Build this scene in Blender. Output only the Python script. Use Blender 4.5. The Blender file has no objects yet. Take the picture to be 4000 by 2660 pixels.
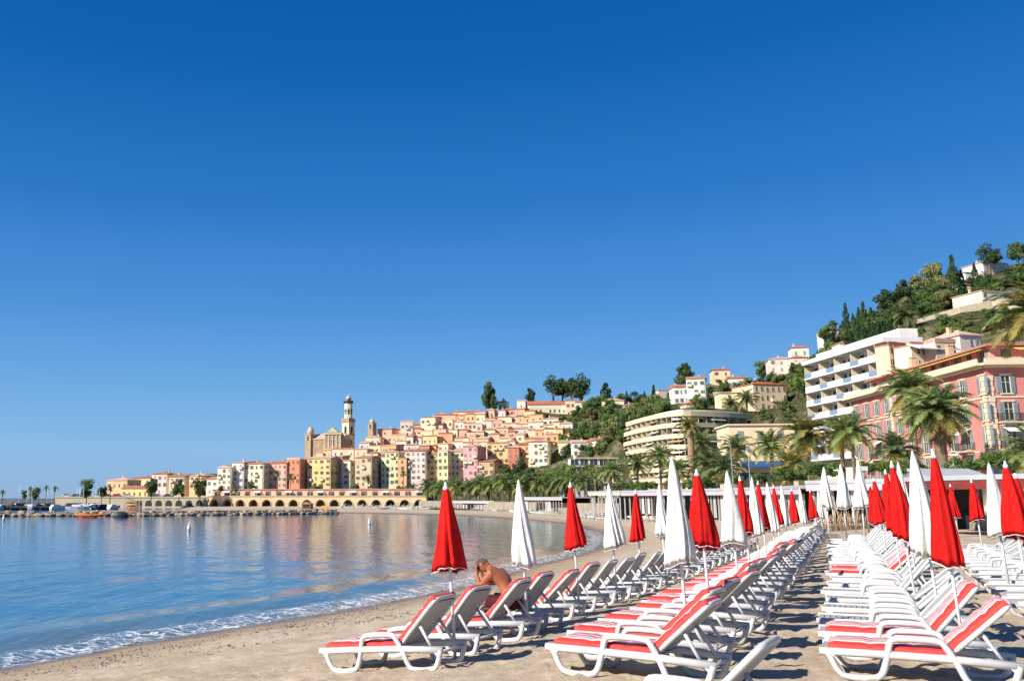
import bpy, bmesh, math, random
import numpy as np
from mathutils import Vector, Matrix
R = math.radians
random.seed(11)
SC = bpy.context.scene
COL = SC.collection

# ------------------------------------------------------------------ camera, sky, sun, exposure
FPX, PU, PV, CAMZ = 3500.0, 1500.0, 1330.0, 4.0
PITCH = math.atan(613.0 / FPX)
cam_d = bpy.data.cameras.new('camera')
cam = bpy.data.objects.new('camera', cam_d)
COL.objects.link(cam)
cam.location = (0, 0, CAMZ)
cam.rotation_euler = (math.pi / 2 + PITCH, 0, 0)
cam_d.sensor_width = 36.0
cam_d.lens = FPX / 4000.0 * 36.0
cam_d.shift_x = 0.125
cam_d.clip_start = 0.1
cam_d.clip_end = 60000
SC.camera = cam

SUN_ELEV = 33.0
# direction to the sun on the ground (x, y): from the left, a little behind the camera
SX, SY = -0.88, -0.475
world = bpy.data.worlds.new('World')
SC.world = world
world.use_nodes = True
wn = world.node_tree
for n in list(wn.nodes):
    wn.nodes.remove(n)
sky = wn.nodes.new('ShaderNodeTexSky')
sky.sky_type = 'NISHITA'
sky.sun_disc = False
sky.sun_elevation = R(SUN_ELEV)
sky.sun_rotation = math.atan2(SX, SY)       # measured clockwise from +Y
sky.altitude = 0
sky.air_density = 1.0
sky.dust_density = 0.0
sky.ozone_density = 5.0
EXPO = 0.46


def _lin(r, g, b):
    return tuple(((x / 255 / 12.92) if x < 10.3 else ((x / 255 + .055) / 1.055) ** 2.4) / 2 ** EXPO for x in (r, g, b)) + (1,)


hs = wn.nodes.new('ShaderNodeHueSaturation')
hs.inputs['Saturation'].default_value = 1.25
# the deep clear blue of the photographed sky: the same sky seen through a polarising filter, even all round
wtc = wn.nodes.new('ShaderNodeTexCoord')
wsp = wn.nodes.new('ShaderNodeSeparateXYZ')
wrp = wn.nodes.new('ShaderNodeValToRGB')
_stops = [(0.0, (136, 176, 220)), (.05, (136, 185, 232)), (.12, (110, 171, 229)), (.2, (80, 149, 219)), (.32, (43, 120, 202)), (.45, (10, 99, 181)), (.55, (0, 90, 170)), (1.0, (0, 60, 124))]
wrp.color_ramp.elements[0].position, wrp.color_ramp.elements[0].color = 0.0, _lin(*_stops[0][1])
wrp.color_ramp.elements[1].position, wrp.color_ramp.elements[1].color = 1.0, _lin(*_stops[-1][1])
for _p, _c in _stops[1:-1]:
    wrp.color_ramp.elements.new(_p).color = _lin(*_c)
wml = wn.nodes.new('ShaderNodeVectorMath')
wml.operation = 'SCALE'
wml.inputs['Scale'].default_value = 1 / 0.08
wmx = wn.nodes.new('ShaderNodeMix')
wmx.data_type = 'RGBA'
wmx.inputs[0].default_value = 0.88
bg = wn.nodes.new('ShaderNodeBackground')
bg.inputs['Strength'].default_value = 0.08
wo = wn.nodes.new('ShaderNodeOutputWorld')
wn.links.new(sky.outputs[0], hs.inputs['Color'])
wn.links.new(wtc.outputs['Generated'], wsp.inputs[0])
wn.links.new(wsp.outputs['Z'], wrp.inputs['Fac'])
wn.links.new(wrp.outputs[0], wml.inputs[0])
wn.links.new(hs.outputs[0], wmx.inputs[6])
wn.links.new(wml.outputs[0], wmx.inputs[7])
wn.links.new(wmx.outputs[2], bg.inputs[0])
wn.links.new(bg.outputs[0], wo.inputs[0])

sun_d = bpy.data.lights.new('sun', 'SUN')
sun_d.energy = 5.0
sun_d.angle = R(0.53)
sun_d.color = (1.0, 0.94, 0.85)
sun = bpy.data.objects.new('sun', sun_d)
COL.objects.link(sun)
to_sun = Vector((SX * math.cos(R(SUN_ELEV)), SY * math.cos(R(SUN_ELEV)), math.sin(R(SUN_ELEV))))
sun.rotation_euler = to_sun.to_track_quat('Z', 'Y').to_euler()

SC.view_settings.view_transform = 'Standard'
SC.view_settings.look = 'None'
SC.view_settings.exposure = EXPO
SC.view_settings.gamma = 1.0
SC.view_settings.use_curve_mapping = False
SC.render.engine = 'CYCLES'
SC.cycles.use_denoising = True
SC.cycles.max_bounces = 6
SC.cycles.diffuse_bounces = 2
SC.cycles.transparent_max_bounces = 16

# ------------------------------------------------------------------ geometry helpers
_cp, _sp = math.cos(PITCH), math.sin(PITCH)


def ray(u, v):
    xc, yc = (u - PU) / FPX, (PV - v) / FPX
    return Vector((xc, _cp - yc * _sp, _sp + yc * _cp))


def P(u, v, d):
    """a point seen at (u, v) of the 4000 px photograph whose distance in front of the camera is d metres"""
    r = ray(u, v)
    t = d / r.y
    return Vector((r.x * t, d, CAMZ + r.z * t))


def G(u, v, z):
    r = ray(u, v)
    t = (z - CAMZ) / r.z
    return Vector((r.x * t, r.y * t, z))


class MB:
    """collects shapes and links them as one mesh"""

    def __init__(self):
        self.v, self.f, self.m, self.s = [], [], [], []

    def add(self, vs, fs, m=0, smooth=False):
        b = len(self.v)
        self.v.extend([tuple(x) for x in vs])
        for q in fs:
            self.f.append(tuple(b + i for i in q))
            self.m.append(m)
            self.s.append(smooth)
        return self

    def box(self, x0, x1, y0, y1, z0, z1, m=0):
        vs = [(x0, y0, z0), (x1, y0, z0), (x1, y1, z0), (x0, y1, z0), (x0, y0, z1), (x1, y0, z1), (x1, y1, z1), (x0, y1, z1)]
        return self.add(vs, [(0, 3, 2, 1), (4, 5, 6, 7), (0, 1, 5, 4), (1, 2, 6, 5), (2, 3, 7, 6), (3, 0, 4, 7)], m)

    def obox(self, c, ax, ay, az, m=0):
        c, ax, ay, az = Vector(c), Vector(ax), Vector(ay), Vector(az)
        vs = [c + sx * ax + sy * ay + sz * az for sz in (-1, 1) for sx, sy in ((-1, -1), (1, -1), (1, 1), (-1, 1))]
        return self.add(vs, [(0, 3, 2, 1), (4, 5, 6, 7), (0, 1, 5, 4), (1, 2, 6, 5), (2, 3, 7, 6), (3, 0, 4, 7)], m)

    def tube(self, pts, rad, n=6, m=0, closed=False, smooth=True, cap=True, flat=None):
        """sweep an n-gon along pts; rad may be a number or a list; flat=(ry, rz) gives an elliptic section"""
        pts = [Vector(p) for p in pts]
        k = len(pts)
        rr = rad if isinstance(rad, (list, tuple)) else [rad] * k
        rings = []
        up0 = Vector((0, 0, 1))
        prev = None
        for i in range(k):
            a = pts[(i - 1) % k] if (closed or i > 0) else pts[i]
            b = pts[(i + 1) % k] if (closed or i < k - 1) else pts[i]
            t = (b - a).normalized()
            if prev is None:
                x = t.cross(up0)
                if x.length < 1e-3:
                    x = t.cross(Vector((0, 1, 0)))
            else:
                x = prev - t * prev.dot(t)
            x.normalize()
            prev = x
            y = t.cross(x)
            fx, fy = flat if flat else (1, 1)
            rings.append([pts[i] + rr[i] * (fx * math.cos(2 * math.pi * (j + .5) / n) * x + fy * math.sin(2 * math.pi * (j + .5) / n) * y) for j in range(n)])
        vs = [p for r in rings for p in r]
        fs = []
        for i in range(k if closed else k - 1):
            a, b = i * n, ((i + 1) % k) * n
            for j in range(n):
                fs.append((a + j, a + (j + 1) % n, b + (j + 1) % n, b + j))
        if cap and not closed:
            fs.append(tuple(range(n - 1, -1, -1)))
            fs.append(tuple((k - 1) * n + j for j in range(n)))
        return self.add(vs, fs, m, smooth)

    def lathe(self, prof, n=12, m=0, c=(0, 0, 0), smooth=True, rot=0.0):
        vs, fs = [], []
        for r, z in prof:
            for j in range(n):
                a = 2 * math.pi * j / n + rot
                vs.append((c[0] + r * math.cos(a), c[1] + r * math.sin(a), c[2] + z))
        for i in range(len(prof) - 1):
            for j in range(n):
                fs.append((i * n + j, i * n + (j + 1) % n, (i + 1) * n + (j + 1) % n, (i + 1) * n + j))
        fs.append(tuple(range(n - 1, -1, -1)))
        fs.append(tuple((len(prof) - 1) * n + j for j in range(n)))
        return self.add(vs, fs, m, smooth)

    def prism(self, poly, y0, y1, m=0, axis='y'):
        """poly of (x, z) pushed from y0 to y1"""
        n = len(poly)
        if axis == 'y':
            vs = [(x, y0, z) for x, z in poly] + [(x, y1, z) for x, z in poly]
        elif axis == 'x':
            vs = [(y0, x, z) for x, z in poly] + [(y1, x, z) for x, z in poly]
        else:
            vs = [(x, z, y0) for x, z in poly] + [(x, z, y1) for x, z in poly]
        fs = [tuple(range(n)), tuple(range(2 * n - 1, n - 1, -1))] + [(i, i + n, (i + 1) % n + n, (i + 1) % n) for i in range(n)]
        return self.add(vs, fs, m)

    def mesh(self, name, mats):
        me = bpy.data.meshes.new(name)
        me.from_pydata(self.v, [], self.f)
        for mt in (mats if isinstance(mats, (list, tuple)) else [mats]):
            me.materials.append(mt)
        me.polygons.foreach_set('material_index', self.m)
        me.polygons.foreach_set('use_smooth', self.s)
        me.update()
        return me

    def fixed(self, name, mats):
        me = self.mesh(name, mats)
        bm = bmesh.new()
        bm.from_mesh(me)
        bmesh.ops.recalc_face_normals(bm, faces=bm.faces)
        bm.to_mesh(me)
        bm.free()
        return me


def obj(name, me, parent=None, loc=None, rotz=None, scale=None):
    o = bpy.data.objects.new(name, me)
    COL.objects.link(o)
    if parent is not None:
        o.parent = parent
    if loc is not None:
        o.location = loc
    if rotz is not None:
        o.rotation_euler = (0, 0, rotz)
    if scale is not None:
        o.scale = scale if not isinstance(scale, (int, float)) else (scale,) * 3
    return o


def tag(o, label=None, cat=None, group=None, kind=None):
    if label: o['label'] = label
    if cat: o['category'] = cat
    if group: o['group'] = group
    if kind: o['kind'] = kind
    return o


def thing(name, label, cat, loc=(0, 0, 0), rotz=0.0, group=None, scale=None):
    o = obj(name, None, None, loc, rotz, scale)
    o.empty_display_size = 0.2
    return tag(o, label, cat, group)


ORD = ('first second third fourth fifth sixth seventh eighth ninth tenth eleventh twelfth thirteenth fourteenth fifteenth sixteenth seventeenth '
       'eighteenth nineteenth twentieth twenty-first twenty-second twenty-third twenty-fourth twenty-fifth twenty-sixth twenty-seventh twenty-eighth '
       'twenty-ninth thirtieth thirty-first thirty-second thirty-third thirty-fourth thirty-fifth thirty-sixth thirty-seventh thirty-eighth thirty-ninth fortieth').split()


def srgb(r, g, b, k=1.0):
    def c(x):
        x /= 255.0
        return k * (x / 12.92 if x <= 0.04045 else ((x + 0.055) / 1.055) ** 2.4)
    return (c(r), c(g), c(b), 1.0)


# ------------------------------------------------------------------ materials
MATS = {}


def mat(name, col, rough=0.6, var=0.12, scale=3.0, bump=0.0, bscale=40.0, spec=0.3, metal=0.0, objrand=0.0, dark=None, coords='Object', trans=0.0, detail=4.0):
    """principled material; its colour varies with noise between col*(1-var) and col*(1+var) (or dark and col) and a little from thing to thing"""
    if name in MATS:
        return MATS[name]
    m = bpy.data.materials.new(name)
    m.use_nodes = True
    nt = m.node_tree
    b = nt.nodes['Principled BSDF']
    b.inputs['Roughness'].default_value = rough
    b.inputs['Specular IOR Level'].default_value = spec
    b.inputs['Metallic'].default_value = metal
    tc = nt.nodes.new('ShaderNodeTexCoord')
    out = tc.outputs[coords]
    nz = nt.nodes.new('ShaderNodeTexNoise')
    nz.inputs['Scale'].default_value = scale
    nz.inputs['Detail'].default_value = detail
    nz.inputs['Roughness'].default_value = 0.65
    nt.links.new(out, nz.inputs['Vector'])
    rp = nt.nodes.new('ShaderNodeValToRGB')
    rp.color_ramp.elements[0].position = 0.32
    rp.color_ramp.elements[1].position = 0.68
    lo = dark if dark else tuple(c * (1 - var) for c in col[:3]) + (1,)
    hi = col if dark else tuple(min(0.95, c * (1 + var)) for c in col[:3]) + (1,)
    rp.color_ramp.elements[0].color = lo
    rp.color_ramp.elements[1].color = hi
    nt.links.new(nz.outputs['Fac'], rp.inputs['Fac'])
    src = rp.outputs['Color']
    if objrand > 0:
        oi = nt.nodes.new('ShaderNodeObjectInfo')
        mr = nt.nodes.new('ShaderNodeMapRange')
        mr.inputs['To Min'].default_value = 1 - objrand
        mr.inputs['To Max'].default_value = 1 + objrand
        nt.links.new(oi.outputs['Random'], mr.inputs['Value'])
        h2 = nt.nodes.new('ShaderNodeHueSaturation')
        nt.links.new(mr.outputs[0], h2.inputs['Value'])
        nt.links.new(src, h2.inputs['Color'])
        src = h2.outputs['Color']
    nt.links.new(src, b.inputs['Base Color'])
    if trans > 0:
        try:
            tr = nt.nodes.new('ShaderNodeBsdfTranslucent')
            mx = nt.nodes.new('ShaderNodeMixShader')
            mx.inputs[0].default_value = trans
            nt.links.new(src, tr.inputs['Color'])
            nt.links.new(b.outputs[0], mx.inputs[1])
            nt.links.new(tr.outputs[0], mx.inputs[2])
            nt.links.new(mx.outputs[0], nt.nodes['Material Output'].inputs['Surface'])
        except Exception:
            pass
    if bump > 0:
        bz = nt.nodes.new('ShaderNodeTexNoise')
        bz.inputs['Scale'].default_value = bscale
        bz.inputs['Detail'].default_value = 5
        nt.links.new(out, bz.inputs['Vector'])
        bp = nt.nodes.new('ShaderNodeBump')
        bp.inputs['Strength'].default_value = bump
        bp.inputs['Distance'].default_value = 0.02
        nt.links.new(bz.outputs['Fac'], bp.inputs['Height'])
        nt.links.new(bp.outputs[0], b.inputs['Normal'])
    MATS[name] = m
    return m


def wall_mat(name, col):
    return mat('wall ' + name, col, rough=0.9, var=0.2, scale=0.22, bump=0.15, bscale=6, spec=0.1, objrand=0.08, detail=10)


K = 0.98
WALLS = {
    'ochre': srgb(230, 192, 136, K), 'deep yellow': srgb(236, 196, 128, K), 'pale yellow': srgb(240, 226, 176, K), 'cream': srgb(240, 226, 196, K),
    'white': srgb(244, 238, 226, K), 'salmon': srgb(236, 165, 140, K), 'coral': srgb(224, 125, 92, K), 'pink': srgb(234, 168, 170, K),
    'pale pink': srgb(242, 212, 200, K), 'tan': srgb(212, 178, 136, K), 'grey beige': srgb(202, 184, 152, K), 'orange': srgb(232, 164, 112, K),
    'red orange': srgb(216, 98, 66, K), 'rose': srgb(232, 150, 158, K), 'pale peach': srgb(246, 208, 172, K)}
for k_, c_ in list(WALLS.items()):
    q_ = srgb(240, 214, 182, K)
    WALLS[k_] = c_ = tuple(min(.86, a * .80 + b * .20) for a, b in zip(c_, q_))[:3] + (1,)  # wall colours paled towards cream-peach, partly in place of distance haze
    wall_mat(k_, c_)
M_TILE = mat('terracotta tile', srgb(184, 128, 104, .9), rough=.85, var=.25, scale=1.2, bump=.4, bscale=5, spec=.15, objrand=.16, detail=8)
M_TILE_PALE = mat('faded pink tile', srgb(210, 174, 154, .9), rough=.85, var=.2, scale=1.2, bump=.4, bscale=5, spec=.15, objrand=.12, detail=8)
M_TILE_RED = mat('red tile', srgb(196, 112, 80, .9), rough=.85, var=.25, scale=1.2, bump=.4, bscale=5, spec=.15, objrand=.1, detail=8)
M_PANE = mat('dark window glass', (.035, .045, .055, 1), rough=.12, var=.3, scale=1, spec=.5)
M_SH_GREEN = mat('green shutter paint', srgb(98, 128, 108, .8), rough=.6, objrand=.2)
M_SH_GREY = mat('grey blue shutter paint', srgb(150, 165, 172, .8), rough=.6, objrand=.15)
M_SH_BROWN = mat('brown shutter paint', srgb(140, 104, 80, .8), rough=.6, objrand=.2)
M_STONE = mat('pale stone', srgb(216, 198, 170, .8), rough=.9, var=.2, scale=1.2, bump=.3, bscale=4, detail=8)
M_STONE_D = mat('weathered church stone', srgb(196, 168, 136, .72), rough=.9, var=.28, scale=.6, bump=.3, bscale=4, detail=9)
M_TRIM = mat('cream trim', srgb(240, 222, 188, .85), rough=.8, var=.08, scale=1.0)
M_WHITE = mat('white paint', (.78, .77, .74, 1), rough=.5, var=.05, scale=2)
M_PLASTIC = mat('white resin', (.62, .615, .60, 1), rough=.38, var=.09, scale=5, spec=.4, objrand=.06, bump=.12, bscale=60, detail=8)
M_SLAT = mat('shade-greyed resin slat', (.44, .435, .41, 1), rough=.5, var=.08, scale=9, spec=.35, objrand=.05)  # same white resin, its colour darkened to stand in for shade
M_IRON = mat('dark iron', (.045, .05, .05, 1), rough=.5, var=.2)
M_STEEL = mat('grey steel pole', (.45, .46, .47, 1), rough=.4, var=.1, metal=.6)
M_BARK = mat('grey brown bark', (.13, .095, .065, 1), rough=.95, var=.35, scale=6, bump=.5, bscale=20)
M_PALMBARK = mat('palm bark', (.20, .145, .095, 1), rough=.95, var=.35, scale=5, bump=.6, bscale=14)
M_SKIRT = mat('dry palm thatch', (.36, .23, .13, 1), rough=.95, var=.3, scale=7)

# ------------------------------------------------------------------ the shore line and the ground's height
def catmull(pts, n=6):
    out = []
    for i in range(len(pts) - 1):
        p0, p1, p2, p3 = pts[max(i - 1, 0)], pts[i], pts[i + 1], pts[min(i + 2, len(pts) - 1)]
        for k in range(n):
            t = k / n
            out.append(tuple(0.5 * ((2 * p1[a]) + (-p0[a] + p2[a]) * t + (2 * p0[a] - 5 * p1[a] + 4 * p2[a] - p3[a]) * t * t + (-p0[a] + 3 * p1[a] - 3 * p2[a] + p3[a]) * t ** 3) for a in range(len(p1))))
    out.append(tuple(pts[-1]))
    return out


SHORE_NEAR = [(-58, -60), (-34, -20), (-17.5, 9.5), (-9.3, 22.4), (-6.4, 27.0), (-1.84, 33.3), (3.5, 42.6), (7.9, 53.5), (15.4, 70.4), (22.2, 95), (26.4, 128), (25.1, 161), (14.8, 210), (-7.8, 238), (-16, 240)]
SHORE = catmull(SHORE_NEAR, 8) + [(-40, 262), (-66, 285), (-74, 330), (-80, 366), (-148, 374), (-158, 420), (-150, 520), (-60, 700), (200, 1200), (900, 3000)]
_S = np.array(SHORE)


def shore_dist(x, y):
    """signed distance to the water's edge, land positive"""
    x = np.asarray(x, float)
    y = np.asarray(y, float)
    best = np.full(x.shape, 1e18)
    sign = np.ones(x.shape)
    for i in range(len(_S) - 1):
        ax, ay = _S[i]
        bx, by = _S[i + 1]
        dx, dy = bx - ax, by - ay
        L2 = dx * dx + dy * dy
        t = np.clip(((x - ax) * dx + (y - ay) * dy) / L2, 0, 1)
        ex, ey = x - (ax + t * dx), y - (ay + t * dy)
        d = ex * ex + ey * ey
        c = dx * (y - ay) - dy * (x - ax)
        up = d < best - 1e-9
        best = np.where(up, d, best)
        sign = np.where(up, np.where(c > 0, -1.0, 1.0), sign)
    return np.sqrt(best) * sign


_fs = np.array([-400, -60, -20, -8, -3, -1, 0, 1.2, 3, 6, 10, 12.6, 14, 16, 19, 25, 40, 60, 400])
_fz = np.array([-6, -5, -3, -1.5, -.5, -.12, 0, .13, .37, .82, 1.38, 1.70, 1.85, 2.03, 2.02, 2.08, 2.3, 2.4, 2.6])
_farfz = np.array([-6, -5, -3, -1.5, -.5, -.12, 0, .16, .3, .42, .5, .51, .52, .54, .56, .6, .65, .7, .9])


def beach_z(x, y):
    s = shore_dist(x, y)
    zn = np.interp(s, _fs, _fz)
    zf = np.interp(s, _fs, _farfz)
    w = np.clip((np.asarray(y, float) - 90) / 60, 0, 1)
    return zn * (1 - w) + zf * w


def bz(x, y):
    return float(beach_z(np.array([x]), np.array([y]))[0])


# where the hill villas stand (u0, u1, v of the foot, distance): the ground passes under them
VILLA_FEET = [(1948, 1980, 1605, 482), (2021, 2052, 1600, 482), (2068, 2212, 1622, 468), (2212, 2248, 1630, 464), (2250, 2290, 1630, 462), (2352, 2437, 1602, 425), (2437, 2500, 1620, 405), (2572, 2640, 1562, 415), (2637, 2692, 1580, 352), (2690, 2755, 1578, 350), (2787, 2852, 1500, 385), (2852, 2920, 1522, 378), (2920, 2990, 1530, 365), (2943, 3085, 1605, 305), (2820, 2945, 1600, 312), (2682, 2753, 1602, 325), (3014, 3100, 1482, 345), (3098, 3162, 1480, 340), (3097, 3158, 1395, 352), (3222, 3292, 1345, 325), (3284, 3355, 1375, 300), (3835, 3955, 1075, 325), (3772, 3806, 1098, 322), (3742, 3806, 1172, 300), (3832, 3980, 1215, 275)]
# hillside: control points (u, v, distance)
_hc = [(850, 1935, 372), (1200, 1922, 374), (1500, 1917, 376), (1800, 1897, 376), (2100, 1872, 371), (2250, 1864, 356),
       (1200, 1835, 410), (1450, 1805, 415), (1650, 1790, 415), (1800, 1765, 420), (2000, 1745, 420), (2150, 1730, 410),
       (1180, 1815, 445), (1320, 1795, 450), (1450, 1770, 452), (1600, 1735, 465), (1750, 1705, 475), (1900, 1685, 482), (2020, 1670, 478), (2130, 1665, 452), (2215, 1660, 445),
       (420, 1950, 384), (600, 1948, 384), (760, 1942, 384), (600, 1915, 440), (900, 1905, 420), (1050, 1880, 430),
       (2350, 1760, 350), (2300, 1700, 390), (2400, 1655, 390), (2400, 1590, 430), (2500, 1680, 350), (2550, 1620, 390), (2550, 1560, 430), (2690, 1600, 340), (2700, 1565, 360), (2640, 1550, 400),
       (2800, 1500, 390), (2900, 1500, 395), (3000, 1640, 280), (3060, 1450, 375), (3150, 1440, 350),
       (3150, 1660, 230), (3200, 1420, 305), (3210, 1345, 330), (3300, 1345, 300), (3300, 1285, 335), (3450, 1320, 270), (3450, 1200, 335), (3600, 1290, 262), (3600, 1125, 335),
       (3750, 1230, 258), (3750, 1130, 300), (3850, 1080, 325), (3900, 1205, 255), (3970, 1040, 335), (4100, 1250, 235), (4100, 1030, 330), (4400, 1050, 300), (4400, 1280, 210), (4900, 1150, 280)]
_hp = [tuple(P(*c)) for c in _hc]
VILLA_FEET += [(2136, 2290, 1572, 478), (1905, 1940, 1602, 484), (2062, 2088, 1585, 480), (2350, 2390, 1585, 430), (3850, 3985, 1030, 330)]
_ridge = [(1180, 1815, 445), (1450, 1770, 452), (1750, 1705, 475), (1900, 1685, 482), (2130, 1640, 475), (2260, 1620, 465), (2400, 1590, 430), (2550, 1560, 430), (2640, 1550, 400), (2800, 1500, 390), (2900, 1500, 395), (3060, 1450, 375), (3210, 1345, 330), (3300, 1285, 335), (3450, 1200, 335), (3600, 1125, 335), (3850, 1080, 325), (3970, 1040, 335), (4100, 1030, 330), (4400, 1050, 300)]
for c in _ridge:
    q = P(*c)
    k_ = (q.y + 60) / q.y
    _hp.append((q.x * k_, q.y * k_, q.z - 6))
    k_ = (q.y + 160) / q.y
    _hp.append((q.x * k_, q.y * k_, q.z - 40))
for q in [(14, 330), (30, 290), (46, 250), (58, 210), (66, 175), (70, 140), (60, 120), (58, 95), (66, 100), (80, 100), (95, 95), (120, 95), (52, 70), (60, 50), (70, 20), (-60, 360), (-20, 360), (-100, 372), (-140, 380), (160, 110), (10, 372), (85, 205), (75, 235), (95, 245), (70, 270), (50, 320), (85, 160)]:
    _hp.append((q[0], q[1], 1.6))
for (u0, u1, vb, ds) in VILLA_FEET:
    _hp += [tuple(P(u, vb - 4, ds + 3)) for u in (u0 * .8 + u1 * .2, u0 * .2 + u1 * .8)]
    q = P((u0 + u1) / 2, vb, ds)
    _hp.append((q.x, q.y - 9, q.z - 2.5))
_HP = np.array(_hp)


def hill_z(x, y):
    x = np.asarray(x, float)
    y = np.asarray(y, float)
    num = np.zeros(x.shape)
    den = np.zeros(x.shape)
    for px, py, pz in _HP:
        w = 1.0 / ((x - px) ** 2 + (y - py) ** 2 + 30.0) ** 2
        num += w * pz
        den += w
    return num / den


def ground(x, y):
    return max(bz(x, y), float(hill_z(np.array([x]), np.array([y]))[0]))


def hit(u, v, d0=170.0, d1=560.0):
    """where the line of sight through (u, v) meets the hillside"""
    ds = np.linspace(d0, d1, 500)
    r = ray(u, v)
    t = ds / r.y
    gz = hill_z(r.x * t, ds)
    below = np.nonzero(CAMZ + r.z * t <= gz)[0]
    d = ds[below[0]] if len(below) else d1 * .8
    return P(u, v, d)


def vnoise(x, y, s):
    """smooth value noise, vectorised"""
    xi, yi = np.floor(x).astype(np.int64), np.floor(y).astype(np.int64)
    fx, fy = x - xi, y - yi
    fx, fy = fx * fx * (3 - 2 * fx), fy * fy * (3 - 2 * fy)

    def h(a, b):
        n = (a * 374761393 + b * 668265263 + s * 974634777) & 0x7fffffff
        n = ((n ^ (n >> 13)) * 1274126177) & 0x7fffffff
        return (n & 0xffff) / 65535.0
    return (h(xi, yi) * (1 - fx) + h(xi + 1, yi) * fx) * (1 - fy) + (h(xi, yi + 1) * (1 - fx) + h(xi + 1, yi + 1) * fx) * fy


def fbm(x, y, s, o=4):
    r = 0
    a = .5
    for i in range(o):
        r = r + a * vnoise(x * 2 ** i, y * 2 ** i, s + i)
        a *= .5
    return r


def grid_mesh(name, xs, ys, Z, mats, attrs=None, X=None, Y=None):
    if X is None:
        X, Y = np.meshgrid(xs, ys)
    ny, nx = X.shape
    co = np.stack([X, Y, Z], -1).reshape(-1, 3)
    idx = np.arange(ny * nx).reshape(ny, nx)
    q = np.stack([idx[:-1, :-1], idx[:-1, 1:], idx[1:, 1:], idx[1:, :-1]], -1).reshape(-1, 4)
    me = bpy.data.meshes.new(name)
    me.vertices.add(len(co))
    me.vertices.foreach_set('co', co.ravel())
    me.loops.add(q.size)
    me.loops.foreach_set('vertex_index', q.ravel().astype(np.int32))
    me.polygons.add(len(q))
    me.polygons.foreach_set('loop_start', np.arange(0, q.size, 4, dtype=np.int32))
    me.update(calc_edges=True)
    me.polygons.foreach_set('use_smooth', np.ones(len(q), dtype=bool))
    for m in mats:
        me.materials.append(m)
    for k, a in (attrs or {}).items():
        at = me.attributes.new(k, 'FLOAT', 'POINT')
        at.data.foreach_set('value', np.asarray(a, np.float32).ravel())
    me.update()
    return me


def N(nt, t, **kw):
    n = nt.nodes.new(t)
    for k, v in kw.items():
        if hasattr(n, k):
            setattr(n, k, v)
        else:
            n.inputs[k.replace('_', ' ')].default_value = v
    return n


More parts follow.
